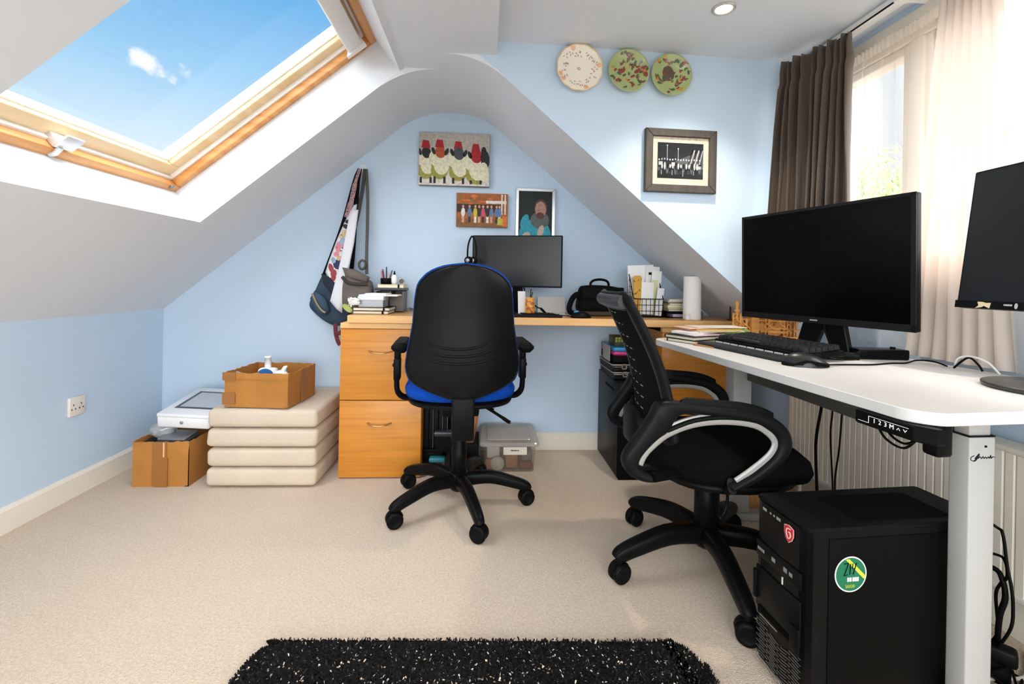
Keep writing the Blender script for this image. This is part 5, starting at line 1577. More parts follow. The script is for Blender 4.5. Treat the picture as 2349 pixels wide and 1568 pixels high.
part('foot', G(TMo).prism(rrect(-0.125, 0.074, 0.03, 0.10, 0.015), DZ + 0.0002, DZ + 0.009, bev=0.002), sm_, t)
g = G(TMo).tube(spline([(0.0, 0.035, 0.80), (0.01, 0.04, 0.73), (0.04, 0.045, 0.68), (0.05, 0.06, DZ + 0.013)]), 0.003, n=8)
part('cable', g, c1, t)
# docking bar lying in front of the stand
TB_ = basis((1.128, 1.318, DZ + 0.0003), (0.998, 0.06, 0), (-0.06, 0.998, 0))
t = thing('docking_bar', 'long low black docking bar on the white desk below the big monitor', 'dock', (1.22, 1.32, DZ))
g = G(TR(1.195, 1.315, DZ + 0.0003, rz=-5)).box(-0.075, 0.075, -0.028, 0.03, 0.0, 0.030, r=0.004)
part('body', g, mat('dock_black', '131416', 0.3), t)
part('front_block', G(TR(1.085, 1.305, DZ + 0.0003, rz=-35)).box(-0.05, 0.034, -0.016, 0.016, 0.0, 0.019, r=0.003), black, t)
part('plug', G(TR(1.105, 1.283, DZ + 0.0003, rz=-35)).box(-0.006, 0.006, -0.008, 0.006, 0.012, 0.024, r=0.002), black_soft, t)
part('button', G().cyl((1.24, 1.31, DZ + 0.03), (1.24, 1.31, DZ + 0.036), 0.007, n=14), black_soft, t)

# second monitor, cut by the edge of the picture
a, b = V((1.100, 1.000, 0)), V((1.066, 0.48, 0))
TS = basis((a.x, a.y, 0.838), b - a, -(b - a).cross(V((0, 0, 1)))) @ TR(rx=-7)
L = (b - a).length
t = thing('monitor', 'right-hand black monitor at the edge of the picture, torn paper on its frame', 'monitor', (1.22, 0.80, DZ))
H = 0.318
part('housing', G(TS).box(0, L, 0.0, 0.025, 0, H, r=0.004), bez, t)
part('screen', G(TS).box(0.006, L - 0.006, -0.0008, 0.002, 0.017, H - 0.006), scr_m, t)
part('bezel', G(TS).box(0, L, -0.003, 0.001, 0, 0.0165), bez, t, label='lower frame')
g = G(TS).prism([(0.048, 0.0), (0.062, 0.003), (0.066, 0.006), (0.078, 0.001), (0.080, 0.013), (0.070, 0.0125), (0.062, 0.0145), (0.052, 0.0145), (0.055, 0.006)], -0.0042, -0.0032, axis='y')
part('paper_scrap', g, mat('scrap', 'D9CDA8', 0.8), t, label='torn cream scrap of paper')
g = G(TS)
for i in range(6):
    g.box(0.106 + i * 0.0028, 0.108 + i * 0.0028, -0.0036, -0.003, 0.008, 0.0115)
part('lettering', g, mat('mark_grey', 'C9C9C9', 0.5), t)
part('badge', G(TS).prism([(0.130 + 0.003 * math.cos(k * PI / 8), 0.0085 + 0.006 * math.sin(k * PI / 8)) for k in range(16)], -0.0038, -0.003, axis='y'), mat('badge', 'B9BBBD', 0.4), t, label='oval grey badge')
part('neck', G().box(1.19, 1.215, 0.735, 0.785, DZ + 0.012, 1.0, r=0.006), sm_, t)
part('arm', G().box(1.105, 1.2, 0.745, 0.775, 0.94, 1.0, r=0.006), sm_, t)
g = G()
part('foot_disc', G().lathe([(0.0, 0.0005), (0.104, 0.0005), (0.108, 0.003), (0.108, 0.0095), (0.104, 0.0115), (0.0, 0.0115)], 56, c=(1.213, 0.900, DZ)), mat('disc_grey', '3A3A38', 0.35), t, label='round dark grey foot')

# ---- wooden mechanical model behind the keyboard
t = thing('wooden_model', 'laser-cut plywood mechanical model standing behind the keyboard on the white desk', 'model', (1.2, 1.75, DZ))
ply = mat('plywood', 'D79B4C', 0.6, grain=('C08338', (20, 20, 60)))
ply_e = mat('plywood_dark', '9A5F24', 0.7)
o = V((1.155, 1.82, DZ))
TW = basis((1.016, 1.782, DZ + 0.0004), (0.205, -0.11, 0), (0.11, 0.205, 0)) @ Matrix.Diagonal((1.19, 0.6, 1.12, 1))
part('base_board', G(TW).box(0.0, 0.195, 0.0, 0.08, 0.0, 0.009, r=0.001), ply, t)
g = G(TW)
def lattice(T, w, h, nx, nz, th=0.005, name='lattice'):
    g = G(T)
    for i in range(nx + 1):
        x = w * i / nx
        g.box(x - 0.0025, x + 0.0025, 0, th, 0, h)
    for j in range(nz + 1):
        z = h * j / nz
        g.box(-0.0025, w + 0.0025, 0, th, z - 0.0025, z + 0.0025)
        if j < nz:
            for i in range(nx):
                g.tube([(w * i / nx, th / 2, z), (w * (i + 1) / nx, th / 2, z + h / nz)], 0.002, n=4)
    part(name, g, ply, t)
lattice(TW @ TR(-0.005, 0.035, 0.009, rz=62), 0.055, 0.078, 2, 3)
lattice(TW @ TR(0.018, 0.035, 0.009, rz=20), 0.032, 0.060, 1, 2)
part('front_block', G(TW).box(0.018, 0.045, -0.004, 0.008, 0.009, 0.032, r=0.002), ply, t)
part('tower', G(TW).box(0.048, 0.070, 0.002, 0.010, 0.009, 0.082, r=0.001).box(0.052, 0.056, -0.0005, 0.012, 0.009, 0.10).box(0.062, 0.066, -0.0005, 0.012, 0.009, 0.10), ply, t)
for x in (0.088, 0.150, 0.170):
    g = G(TW)
    g.box(x, x + 0.003, 0.006, 0.012, 0.009, 0.078).box(x + 0.009, x + 0.012, 0.006, 0.012, 0.009, 0.078)
    for z in (0.012, 0.035, 0.055, 0.075):
        g.box(x, x + 0.012, 0.006, 0.012, z, z + 0.005)
    part('post', g, ply, t)
for x, z, r_ in ((0.078, 0.045, 0.013), (0.115, 0.03, 0.018), (0.135, 0.055, 0.012)):
    g = G(TW @ TR(x, 0.03, z, rx=90))
    n = 28
    g.prism([((r_ + (0.002 if (i // 2) % 2 else 0)) * math.cos(2 * PI * i / n), (r_ + (0.002 if (i // 2) % 2 else 0)) * math.sin(2 * PI * i / n)) for i in range(n)], 0, 0.005)
    part('gear', g, ply, t)
part('rail', G(TW).box(0.075, 0.165, 0.015, 0.022, 0.026, 0.034), ply, t)
part('rail', G(TW).box(0.075, 0.175, 0.04, 0.047, 0.052, 0.060), ply_e, t)
part('back_panel', G(TW).box(0.03, 0.18, 0.07, 0.075, 0.009, 0.095), ply_e, t)
part('upright', G(TW).box(0.0, 0.008, 0.055, 0.063, 0.009, 0.135).box(-0.004, 0.012, 0.053, 0.065, 0.095, 0.102).box(-0.002, 0.010, 0.054, 0.064, 0.12, 0.128), ply, t)
for x, y, h in ((0.012, 0.010, 0.085), (0.030, 0.014, 0.07), (0.100, 0.020, 0.072), (0.118, 0.028, 0.06), (0.140, 0.020, 0.072)):
    g = G(TW).box(x, x + 0.006, y, y + 0.005, 0.009, h)
    g.tube([(x + 0.003 + 0.014 * math.sin(q * 0.9), y - 0.001, 0.014 + q * (h - 0.014) / 6) for q in range(7)], 0.0022, n=5)
    part('scroll', g, ply, t)
for z in (0.040, 0.066):
    part('cross_rail', G(TW).box(0.07, 0.19, 0.012, 0.016, z, z + 0.004), ply, t)
part('front_slat', G(TW).box(0.128, 0.200, -0.006, 0.002, 0.0, 0.016, r=0.001), ply, t)
# ================================================================== office chairs
nylon = mat('chair_nylon', '1C1C1E', 0.42, bump=(400, 0.06))
nylon2 = mat('chair_black', '161617', 0.38)
tyre = mat('caster_black', '151516', 0.45)
def star_base(root, c, ang0, rad, z_hub, z_tip, wide, hub_r, flatk=1.0):
    """five-armed base with twin-wheel casters; world coordinates"""
    g = G().lathe([(0.0, z_hub - 0.045), (hub_r * 0.9, z_hub - 0.045), (hub_r * 1.25, z_hub - 0.03), (hub_r * 1.3, z_hub + 0.005), (hub_r * 1.12, z_hub + 0.022), (0.0, z_hub + 0.024)], 24, c=(c[0], c[1], 0))
    part('hub', g, nylon2, root)
    for k in range(5):
        a = R(ang0 + 72 * k)
        d = V((math.cos(a), math.sin(a), 0))
        P = lambda r, z: V((c[0], c[1], 0)) + d * r + V((0, 0, z))
        pts = spline([P(hub_r * 0.8, z_hub - 0.005), P(rad * 0.45, z_hub + 0.002 * flatk), P(rad * 0.8, (z_hub * 0.45 + z_tip * 0.55)), P(rad * 0.98, z_tip), P(rad * 1.02, z_tip - 0.012)], 4)
        n = len(pts)
        rs = [wide * (1 - 0.38 * i / (n - 1)) for i in range(n)]
        r2 = [wide * (1.1 - 0.40 * i / (n - 1)) for i in range(n)]
        leg = part('leg', G().tube(pts, rs, n=14, up=(0, 0, 1), ry=r2, sq=3.2), nylon2, root)
        # caster: two discs under a hood, trailing sideways
        ca = R((22, -24, 16, -12, 30)[k])
        cd = V((math.cos(ca), math.sin(ca), 0))
        cs = V((-cd.y, cd.x, 0))
        pc = P(rad, 0)
        wr = 0.0295
        T = basis(pc + V((0, 0, wr)), cd, (0, 0, 1))
        g = G(T)
        for s in (-1, 1):
            prof = [(0.0, 0.004), (wr - 0.002, 0.004), (wr, 0.007), (wr, 0.017), (wr - 0.004, 0.021), (wr - 0.010, 0.022), (wr - 0.012, 0.0205), (0.0, 0.0215)]
            g.lathe([(r_, s * z_) for r_, z_ in prof], 22)
        g.cyl((0, 0, -0.006), (0, 0, 0.006), 0.008, n=12)
        g.tube([(0, 0.014, 0), (0, 0.030, 0), (0, z_tip - wr - 0.008, 0)], [0.009, 0.011, 0.009], n=12)
        hood = [((wr + 0.003) * math.cos(t_), (wr + 0.003) * math.sin(t_)) for t_ in [R(15 + 15 * q) for q in range(11)]]
        g.prism(hood + [((wr - 0.006) * math.cos(t_), (wr - 0.006) * math.sin(t_)) for t_ in [R(165 - 15 * q) for q in range(11)]], -0.006, 0.006)
        part('caster', g, tyre, leg)

# ---- blue chair with a black shell, its back to the viewer
CX, CY = -0.088, 1.790
t = thing('office_chair', 'blue upholstered office chair with black plastic back shell, at the wooden desk', 'chair', (CX, CY, 0), rz=5)
star_base(t, (CX, CY), 216.5, 0.268, 0.108, 0.072, 0.024, 0.032)
g = G().lathe([(0.0, 0.085), (0.030, 0.085), (0.030, 0.22), (0.027, 0.225), (0.027, 0.30), (0.024, 0.305), (0.024, 0.39), (0.0, 0.39)], 24, c=(CX, CY, 0))
part('gas_column', g, nylon2, t)
TC = MW[t.name]
def outline(scale=1.0, grow=0.0):
    pr = [(0.485, 0.045), (0.496, 0.082), (0.508, 0.118), (0.525, 0.155), (0.542, 0.176), (0.565, 0.187), (0.592, 0.191), (0.642, 0.185), (0.68, 0.177), (0.726, 0.169), (0.81, 0.163), (0.852, 0.157), (0.873, 0.146), (0.894, 0.126), (0.910, 0.100), (0.921, 0.066), (0.927, 0.03), (0.929, 0.0)]
    return pr
pr = outline()
def half_w(z, grow=0.0):
    z0, z1 = 0.485 - grow, 0.929 + grow
    z = (z - z0) / (z1 - z0) * (0.929 - 0.485) + 0.485
    for i in range(len(pr) - 1):
        if pr[i][0] <= z <= pr[i + 1][0]:
            u = (z - pr[i][0]) / (pr[i + 1][0] - pr[i][0])
            return pr[i][1] + (pr[i + 1][1] - pr[i][1]) * u + grow
    return grow * 0.5
YBK = -0.282
def lean(z):
    return YBK - 0.05 * max(0.0, (z - 0.62)) ** 1.0 * 0.9 + 0.028 * math.exp(-((z - 0.62) / 0.10) ** 2) * -0.35
zs = [0.485 + (0.929 - 0.485) * (1 - math.cos(PI * j / 34)) / 2 for j in range(35)]
def shell(u, v):
    z = zs[int(round(v * 34))]
    w_ = half_w(z)
    s = math.sin((u - 0.5) * PI)
    return (w_ * s, lean(z) + 0.060 * s * s * (w_ / 0.19) - 0.004, z)
g = G()
g.grid(shell, 28, 34)
# rolled edge and three moulded ribs
N = 34
rim = [V(shell(0, j / N)) for j in range(N + 1)] + [V(shell(1, j / N)) for j in range(N, -1, -1)]
g.tube(rim, 0.003, n=6, closed=True)
for z_, w_ in ((0.652, 0.105), (0.628, 0.125), (0.604, 0.135)):
    pts = []
    for i in range(21):
        s = -1 + 2 * i / 20
        x = s * w_ - 0.02
        ss = x / half_w(z_)
        pts.append((x, lean(z_) + 0.060 * ss * ss - 0.0035, z_ + 0.022 * abs(s) ** 2.2))
    g.tube(pts, [0.004 * (1 - abs(-1 + 2 * i / 20) ** 4) + 0.0008 for i in range(21)], n=8)
part('back_shell', g, mat('back_shell', '121212', 0.36, spec=0.13, bump=(500, 0.05)), t, local=True)
bluef = mat('blue_fabric', '0B429E', 0.9, spec=0.1, bump=(500, 0.5))
g = G()
def padf(u, v):
    z = zs[int(round(v * 34))]
    zz = 0.700 + (z - 0.700) * 1.03
    w_ = half_w(z) + 0.005
    s = math.sin((u - 0.5) * PI)
    return (w_ * s, lean(z) + 0.060 * s * s * (w_ / 0.19) + 0.052 * math.sqrt(max(0, 1 - s ** 4)) * min(1, 14 * (z - 0.485), 14 * (0.94 - z)) ** 0.5 + 0.004, zz)
def padb(u, v):
    z = zs[int(round(v * 34))]
    w_ = half_w(z) + 0.005
    s = math.sin((u - 0.5) * PI)
    return (w_ * s, lean(z) + 0.060 * s * s * (w_ / 0.19) + 0.003, 0.700 + (z - 0.700) * 1.03)
g.grid(padf, 28, 34)
g.grid(lambda u, v: padb(1 - u, v), 28, 34)
part('back_cushion', g, bluef, t, local=True)
# seat
def seat(g, cx, cy, rx, ry, z0, z1, m=0, dome=0.02, n=40, waterfall=0.0):
    prof = [(0.0, z0), (0.9, z0), (0.985, z0 + 0.006), (1.0, (z0 + z1) / 2), (0.975, z1 - 0.012), (0.90, z1 - 0.002), (0.6, z1 + dome * 0.5), (0.0, z1 + dome * 0.6)]
    vs, fs = [], []
    for q, z in prof:
        for i in range(n):
            a_ = 2 * PI * i / n
            c_, s_ = math.cos(a_), math.sin(a_)
            x, y = math.copysign(abs(c_) ** 0.72, c_) * rx * q, math.copysign(abs(s_) ** 0.72, s_) * ry * q
            vs.append((cx + x, cy + y, z - waterfall * max(0, (y / ry - 0.4)) ** 2 * q))
    for k in range(len(prof) - 1):
        fs += [(k * n + i, k * n + (i + 1) % n, (k + 1) * n + (i + 1) % n, (k + 1) * n + i) for i in range(n)]
    return g.add(vs, fs, m, True)
part('seat_cushion', seat(G(), 0.0, -0.005, 0.208, 0.215, 0.452, 0.497, waterfall=0.04), bluef, t, local=True)
part('seat_pan', seat(G(), 0.0, -0.005, 0.198, 0.205, 0.424, 0.456, dome=0.0, waterfall=0.03), nylon, t, local=True)
g = G().box(-0.068, 0.068, -0.10, 0.09, 0.372, 0.424, r=0.008)
part('mechanism', g, nylon2, t, local=True)
g = G()
g.box(-0.037, 0.037, -0.298, -0.262, 0.350, 0.492, r=0.007)
g.box(-0.034, 0.034, -0.275, -0.05, 0.352, 0.382, r=0.006)
part('back_bracket', g, nylon, t, local=True)
g = G().tube(spline([(0.065, 0.0, 0.392), (0.10, -0.02, 0.385), (0.15, -0.05, 0.360)]), 0.006, n=8)
g.tube(spline([(0.15, -0.05, 0.360), (0.165, -0.058, 0.352), (0.182, -0.068, 0.342), (0.19, -0.072, 0.340)]), [0.006] * 6 + [0.011] * 7 + [0.011] * 5 + [0.007], n=10, ry=0.006, up=(0, 0, 1))
part('lever', g, nylon2, t, local=True)
g = G().tube(spline([(0.066, 0.03, 0.388), (0.10, 0.02, 0.378), (0.135, 0.02, 0.362)]), 0.006, n=8)
part('lever', g, nylon2, t, local=True)
for s in (-1, 1):
    arm = G()
    arm.tube(spline([(s * 0.17, -0.02, 0.432), (s * 0.212, -0.035, 0.436), (s * 0.234, -0.045, 0.46), (s * 0.238, -0.048, 0.50), (s * 0.236, -0.05, 0.52)]), 0.010, n=8, ry=0.018, up=(0, 1, 0), sq=3)
    a = part('arm_bracket', arm, nylon2, t, local=True)
    g = G().box(s * 0.236 - 0.0125, s * 0.236 + 0.0125, -0.072, -0.026, 0.505, 0.585, r=0.005).box(s * 0.236 - 0.011, s * 0.236 + 0.011, -0.068, -0.03, 0.58, 0.622, r=0.004)
    g.cyl((s * 0.236 + s * 0.012, -0.05, 0.558), (s * 0.236 + s * 0.018, -0.05, 0.558), 0.006, n=10)
    part('arm_post', g, nylon2, t, local=True)
    g = G()
    pl = [((0.232 if s > 0 else -0.220) + x, y) for x, y in rrect(-0.031, 0.031, -0.165, 0.05, 0.026, 6)]
    g.prism(pl, 0.618, 0.654, sm=True, bev=0.014)
    part('arm_pad', g, black_soft, t, local=True)

# ---- black mesh chair, turned to the white desk
CX2, CY2 = 0.700, 1.372
t = thing('office_chair', 'black mesh-backed office chair with looped arms and silver trim, at the white desk', 'chair', (CX2, CY2, 0))
star_base(t, (CX2, CY2), 190.5, 0.292, 0.120, 0.082, 0.027, 0.034, 0.5)
g = G().lathe([(0.0, 0.09), (0.0365, 0.09), (0.0365, 0.275), (0.030, 0.28), (0.030, 0.34), (0.0, 0.34)], 26, c=(CX2, CY2, 0))
part('gas_column', g, nylon2, t)
meshf = mat('seat_mesh', '0D0D0D', 0.95, spec=0.05, bump=(600, 0.6))
# seat (long axis along x); the front edge droops
g = G()
prof = [(0.0, 0.338), (0.86, 0.338), (0.96, 0.345), (1.0, 0.368), (0.97, 0.394), (0.88, 0.408), (0.6, 0.418), (0.0, 0.420)]
n = 44
vs, fs = [], []
for q, z in prof:
    for i in range(n):
        a_ = 2 * PI * i / n
        c_, s_ = math.cos(a_), math.sin(a_)
        x, y = math.copysign(abs(c_) ** 0.75, c_) * 0.245 * q, math.copysign(abs(s_) ** 0.75, s_) * 0.225 * q
        k = max(0, x / 0.245 - 0.25)
        vs.append((0.722 + x, CY2 + y, z + 0.006 - 0.048 * k ** 1.8 + (0.012 * max(0, -x / 0.245 - 0.4) if z > 0.38 else 0)))
for k in range(len(prof) - 1):
    fs += [(k * n + i, k * n + (i + 1) % n, (k + 1) * n + (i + 1) % n, (k + 1) * n + i) for i in range(n)]
g.add(vs, fs, 0, True)
part('seat', g, meshf, t)
part('seat_pan', G().prism([(0.722 + math.copysign(abs(math.cos(2 * PI * i / 32)) ** 0.75, math.cos(2 * PI * i / 32)) * 0.20, CY2 + math.copysign(abs(math.sin(2 * PI * i / 32)) ** 0.75, math.sin(2 * PI * i / 32)) * 0.20) for i in range(32)], 0.318, 0.340, sm=True, bev=0.006), nylon2, t)
part('mechanism', G().box(CX2 - 0.11, CX2 + 0.08, CY2 - 0.06, CY2 + 0.06, 0.285, 0.320, r=0.008), nylon2, t)
g = G().tube(spline([(0.70, 1.30, 0.30), (0.69, 1.235, 0.312), (0.665, 1.19, 0.318), (0.655, 1.175, 0.300), (0.645, 1.17, 0.275), (0.632, 1.17, 0.262)]), [0.004] * 16 + [0.005] * 7 + [0.009] * 3, n=8)
part('lever', g, nylon2, t)
# back: leaning, slightly wrapped round the sitter
BW = 0.205
def back_pt(u, v, off=0.0):
    s = 2 * u - 1
    z = 0.475 + 0.355 * v
    y = CY2 - 0.01 + BW * (1.0 - 0.06 * v) * s
    x = 0.518 - 0.120 * v ** 1.15 - 0.040 * (1 - s * s) * (1 - 0.35 * v) + 0.02 * math.sin(PI * v) + 0.024 * s - off
    return V((x, y, z))
NB_U, NB_V = 96, 120
dash_rows = [12, 24, 36, 48, 60, 72, 84, 96, 107]
def mf(i, j):
    if j in dash_rows and 30 < i < 78 + (j // 12) * 1:
        k = dash_rows.index(j)
        if (i + 3 * k) % 12 < 6:
            return 1
    return 0
part('back_mesh', G().grid(lambda u, v: back_pt(u, v), NB_U, NB_V, mf=mf), [mat('back_mesh', '161617', 0.9, spec=0.05, bump=(700, 0.8)), mat('mesh_light_dash', 'B4B0AA', 0.8)], t, solid=0.004)  # pale dashes: light through the mesh, put into its colour
N = 20
path = [back_pt(0, v / N) for v in range(N + 1)] + [back_pt(u / N, 1) for u in range(1, N)] + [back_pt(1, 1 - v / N) for v in range(N + 1)]
rr_, r2_ = [], []
for p in path:
    k = (p.z - 0.475) / 0.355
    rr_.append(0.013 + 0.006 * (1 - k) + (0.006 if k > 0.97 else 0.0))
part('back_frame', G().tube(spline(path[::2], 3), 0.027, n=12, ry=0.012, up=(1, 0, 0.3), sq=2.4), mat('frame_black', '232325', 0.38), t)
part('top_bar', G().tube([back_pt(u / 16, 1.0) + V((-0.004, 0, 0.0)) for u in range(17)], 0.0235, n=14, ry=0.020, up=(0, 0, 1)), mat('frame_grey', '3A3B3E', 0.4), t)
part('lower_frame', G().tube([back_pt(u / 16, 0.0) for u in range(17)], 0.022, n=12, ry=0.016, up=(0, 0, 1), sq=2.6), mat('frame_black', '232325', 0.38), t)
# spine: lumbar bow behind the back and the strut to the seat
part('lumbar_housing', G().box(0.448, 0.492, CY2 - 0.07, CY2 + 0.07, 0.385, 0.50, r=0.018), nylon, t)
g = G().box(0.44, 0.60, CY2 - 0.05, CY2 + 0.05, 0.322, 0.350, r=0.010)
part('back_strut', g, nylon, t)
# looped arms: flat bands, designed in x,z on each side
OUT = [(0.43, 0.378), (0.404, 0.382), (0.370, 0.399), (0.356, 0.427), (0.363, 0.454), (0.391, 0.493), (0.423, 0.540), (0.440, 0.574), (0.47, 0.583), (0.548, 0.573), (0.663, 0.563), (0.732, 0.548), (0.780, 0.515), (0.796, 0.475), (0.781, 0.436), (0.735, 0.397), (0.690, 0.369), (0.645, 0.354)]
INN = [(0.43, 0.394), (0.412, 0.403), (0.398, 0.415), (0.396, 0.429), (0.405, 0.447), (0.425, 0.470), (0.447, 0.490), (0.469, 0.506), (0.500, 0.548), (0.560, 0.549), (0.630, 0.540), (0.698, 0.528), (0.743, 0.503), (0.760, 0.475), (0.746, 0.442), (0.700, 0.403), (0.668, 0.384), (0.636, 0.366)]
ARC = [(0.394, 0.424), (0.405, 0.447), (0.425, 0.470), (0.469, 0.504), (0.537, 0.529), (0.617, 0.537), (0.698, 0.528), (0.743, 0.503), (0.760, 0.475), (0.746, 0.442), (0.700, 0.403), (0.655, 0.372)]
def band(g, out, inn, y0, y1, bev, n=4):
    o, i_ = spline(out, n), spline(inn, n)
    N = len(o)
    vs = []
    ym = (y0 + y1) / 2
    for p, q in zip(o, i_):
        d = (q - p)
        L_ = max(d.length, 1e-5)
        d = d / L_
        b_ = min(bev, 0.4 * L_)
        pa, qa = p + d * b_, q - d * b_
        vs += [(p.x, y0 + bev, p.y), (pa.x, y0, pa.y), (qa.x, y0, qa.y), (q.x, y0 + bev, q.y), (q.x, y1 - bev, q.y), (qa.x, y1, qa.y), (pa.x, y1, pa.y), (p.x, y1 - bev, p.y)]
    fs = []
    for k in range(N - 1):
        fs += [(k * 8 + j, k * 8 + (j + 1) % 8, (k + 1) * 8 + (j + 1) % 8, (k + 1) * 8 + j) for j in range(8)]
    g.add(vs, fs, 0, True)
    g.add(vs, [tuple(range(8))[::-1], tuple(range((N - 1) * 8, N * 8))])
for s, yy in ((-1, 1.135), (1, 1.590)):
    dx, dz = (0.085, -0.012) if s > 0 else (0.0, 0.0)
    def A(p, dy=0.0):
        return V((p[0] + dx, yy + dy, p[1] + dz))
    g = G(TR(dx, 0, dz))
    band(g, OUT, INN, yy - 0.020, yy + 0.020, 0.007)
    arm = part('armrest', g, mat('frame_black', '232325', 0.38), t)
    g = G(TR(dx, 0, dz))
    arc = ARC[3:8]
    band(g, [(x - 0.002, z + 0.010) for x, z in arc], arc, yy - 0.017, yy + 0.017, 0.003)
    part('arch', g, nylon, arm)
    g = G().tube([A((0.645, 0.362)), V((0.655 + dx * 0.5, (yy + CY2 + s * 0.14) / 2, 0.342)), V((0.67, CY2 + s * 0.12, 0.330))], 0.020, n=10, ry=0.011, up=(1, 0, 0), sq=3)
    part('front_strut', g, nylon2, arm)
    g = G().tube(spline([A((0.43, 0.386)), A((0.50, 0.372), -s * 0.05), A((0.58, 0.345), -s * 0.12)]), 0.019, n=10, ry=0.010, up=(0, 0, 1), sq=3)
    part('rear_strut', g, nylon2, arm)
    g = G().tube(spline([A((0.505, 0.570)), A((0.60, 0.562)), A((0.66, 0.557)), A((0.71, 0.546)), A((0.745, 0.530))], 5), [0.014] + [0.022] * 19 + [0.014], n=12, ry=[0.006] + [0.0085] * 19 + [0.006], up=(0, 1, 0), sq=2.6)
    part('arm_pad', g, mat('arm_pad', '1F1F21', 0.5), arm)
    sil = spline([A(p) for p in ARC], 5)
    part('silver_trim', G().tube([p + V((0, -0.006, 0)) for p in sil], 0.0155, n=10, ry=[0.0030 + 0.0035 * max(0, i / len(sil) - 0.6) for i in range(len(sil))], up=(0, 1, 0), sq=3), mat('silver_trim', 'A5A3A0', 0.35, metal=0.2, spec=0.3), arm, label='silver inner strip')

# ================================================================== computer tower
t = thing('computer_tower', 'black computer tower with a round green sticker, under the white desk', 'computer', (0.87, 0.99, 0))
TT = basis((0.655, 1.045, 0.0), (1.0, 0.073, 0), (-0.073, 1.0, 0))      # x: depth of the case, y: towards the far side
tk = mat('tower_black', '131313', 0.4, spec=0.05, bump=(300, 0.04))
tkg = mat('tower_gloss', '0B0B0C', 0.25, spec=0.12)
H = 0.386
Wd = 0.160
g = G(TT).prism([(0.020, -Wd), (0.430, -Wd), (0.430, 0.0), (0.020, 0.0)], 0.012, H - 0.006, bev=0.003)
part('case', g, tk, t)
g = G(TT).prism(rrect(0.0, 0.434, -Wd - 0.002, 0.002, 0.012), H - 0.010, H, bev=0.003)
part('lid', g, tk, t)
g = G(TT)
fr = [(0.024, -Wd - 0.001), (0.010, -Wd - 0.001), (0.002, -Wd + 0.008), (-0.002, -Wd + 0.022), (-0.004, -Wd / 2), (-0.002, -0.022), (0.002, -0.008), (0.010, 0.001), (0.024, 0.001)]
g.prism(fr, 0.02, H - 0.008, sm=False)
fp = part('front_panel', g, tkg, t)
part('feet', G(TT).box(0.02, 0.42, -Wd + 0.01, -0.01, 0.0, 0.014), black_soft, t)
for k in (0,):
    part('side_panel', G(TT).box(0.045, 0.425, -Wd - 0.0022, -Wd, 0.02, H - 0.022, r=0.0008), mat('tower_side', '0C0C0B', 0.4, spec=0.05), t)
part('vent_grille', G(TT).prism(rrect(0.13, 0.36, -Wd + 0.02, -0.03, 0.01), H - 0.0005, H + 0.0008), mat('grille', '0A0A0A', 0.8, bump=(900, 1.0)), t)
# front details; local: x to the viewer's right across the front, y up
FT = TT @ basis((-0.0045, 0.0, 0.0), (0, -1, 0), (0, 0, 1))
wm = mat('tower_print', 'C8C6C2', 0.5)
ports = mat('port_grey', '8E8C88', 0.4)
for i, (x, w_, h_) in enumerate(((0.036, 0.012, 0.006), (0.055, 0.004, 0.004), (0.066, 0.004, 0.004), (0.080, 0.012, 0.006))):
    part('port', G(FT).box(x - w_ / 2, x + w_ / 2, 0.366 - h_ / 2, 0.366 + h_ / 2, 0.0, 0.0012), ports, fp)
sh = [(0.0, 0.021), (0.011, 0.018), (0.0165, 0.016), (0.0165, -0.002), (0.011, -0.014), (0.0, -0.023), (-0.011, -0.014), (-0.0165, -0.002), (-0.0165, 0.016), (-0.011, 0.018)]
TSh = FT @ TR(0.112, 0.352, 0)
sd = part('shield_badge', G(TSh).prism([(x * 0.82, y * 0.86) for x, y in sh], 0.0, 0.0016), mat('badge_pale', 'D9A0A0', 0.3), t, label='red shield badge')
part('shield_field', G(TSh).prism([(x * 0.72, y * 0.78) for x, y in sh], 0.0016, 0.0022), mat('badge_red', 'C62430', 0.25), sd)
g = G(TSh).tube(spline([(0.006, 0.011, 0.0024), (-0.003, 0.010, 0.0024), (-0.006, 0.002, 0.0024), (-0.001, -0.010, 0.0024), (0.006, -0.004, 0.0024), (0.004, 0.004, 0.0024), (0.0, 0.003, 0.0024)]), 0.0013, n=6)
part('shield_mark', g, mat('badge_mark', 'E8C4C0', 0.4), sd)
part('drive_bay', G(FT).box(0.012, 0.147, 0.252, 0.287, -0.002, 0.002, r=0.001), mat('bay_black', '1A1A1A', 0.3), fp)
for x, w_, h_ in ((0.030, 0.024, 0.007), (0.070, 0.012, 0.009), (0.106, 0.011, 0.010), (0.122, 0.010, 0.008)):
    g = G(FT)
    for i in range(4):
        g.box(x - w_ / 2 + i * w_ / 4, x - w_ / 2 + (i + 0.7) * w_ / 4, 0.270 - h_ / 2, 0.270 + h_ / 2, 0.003, 0.0034)
    part('lettering', g, mat('tower_print_dim', '8F8C88', 0.5), fp)
part('power_mark', G(FT).box(0.0945, 0.0975, 0.233, 0.249, 0.0, 0.0028, r=0.0006), wm, fp)
part('lower_bay', G(FT).box(0.012, 0.147, 0.135, 0.228, -0.002, 0.0016, r=0.001), mat('bay_black', '1A1A1A', 0.3), fp)
part('bay_recess', G(FT).box(0.022, 0.122, 0.128, 0.140, 0.0, 0.003), mat('slot_dark', '050505', 0.8), fp)
part('side_clip', G(FT).box(0.006, 0.016, 0.15, 0.215, -0.002, 0.006, r=0.002), black, fp)
part('side_clip', G(FT).box(0.124, 0.150, 0.118, 0.172, 0.002, 0.007, r=0.002), black, fp)
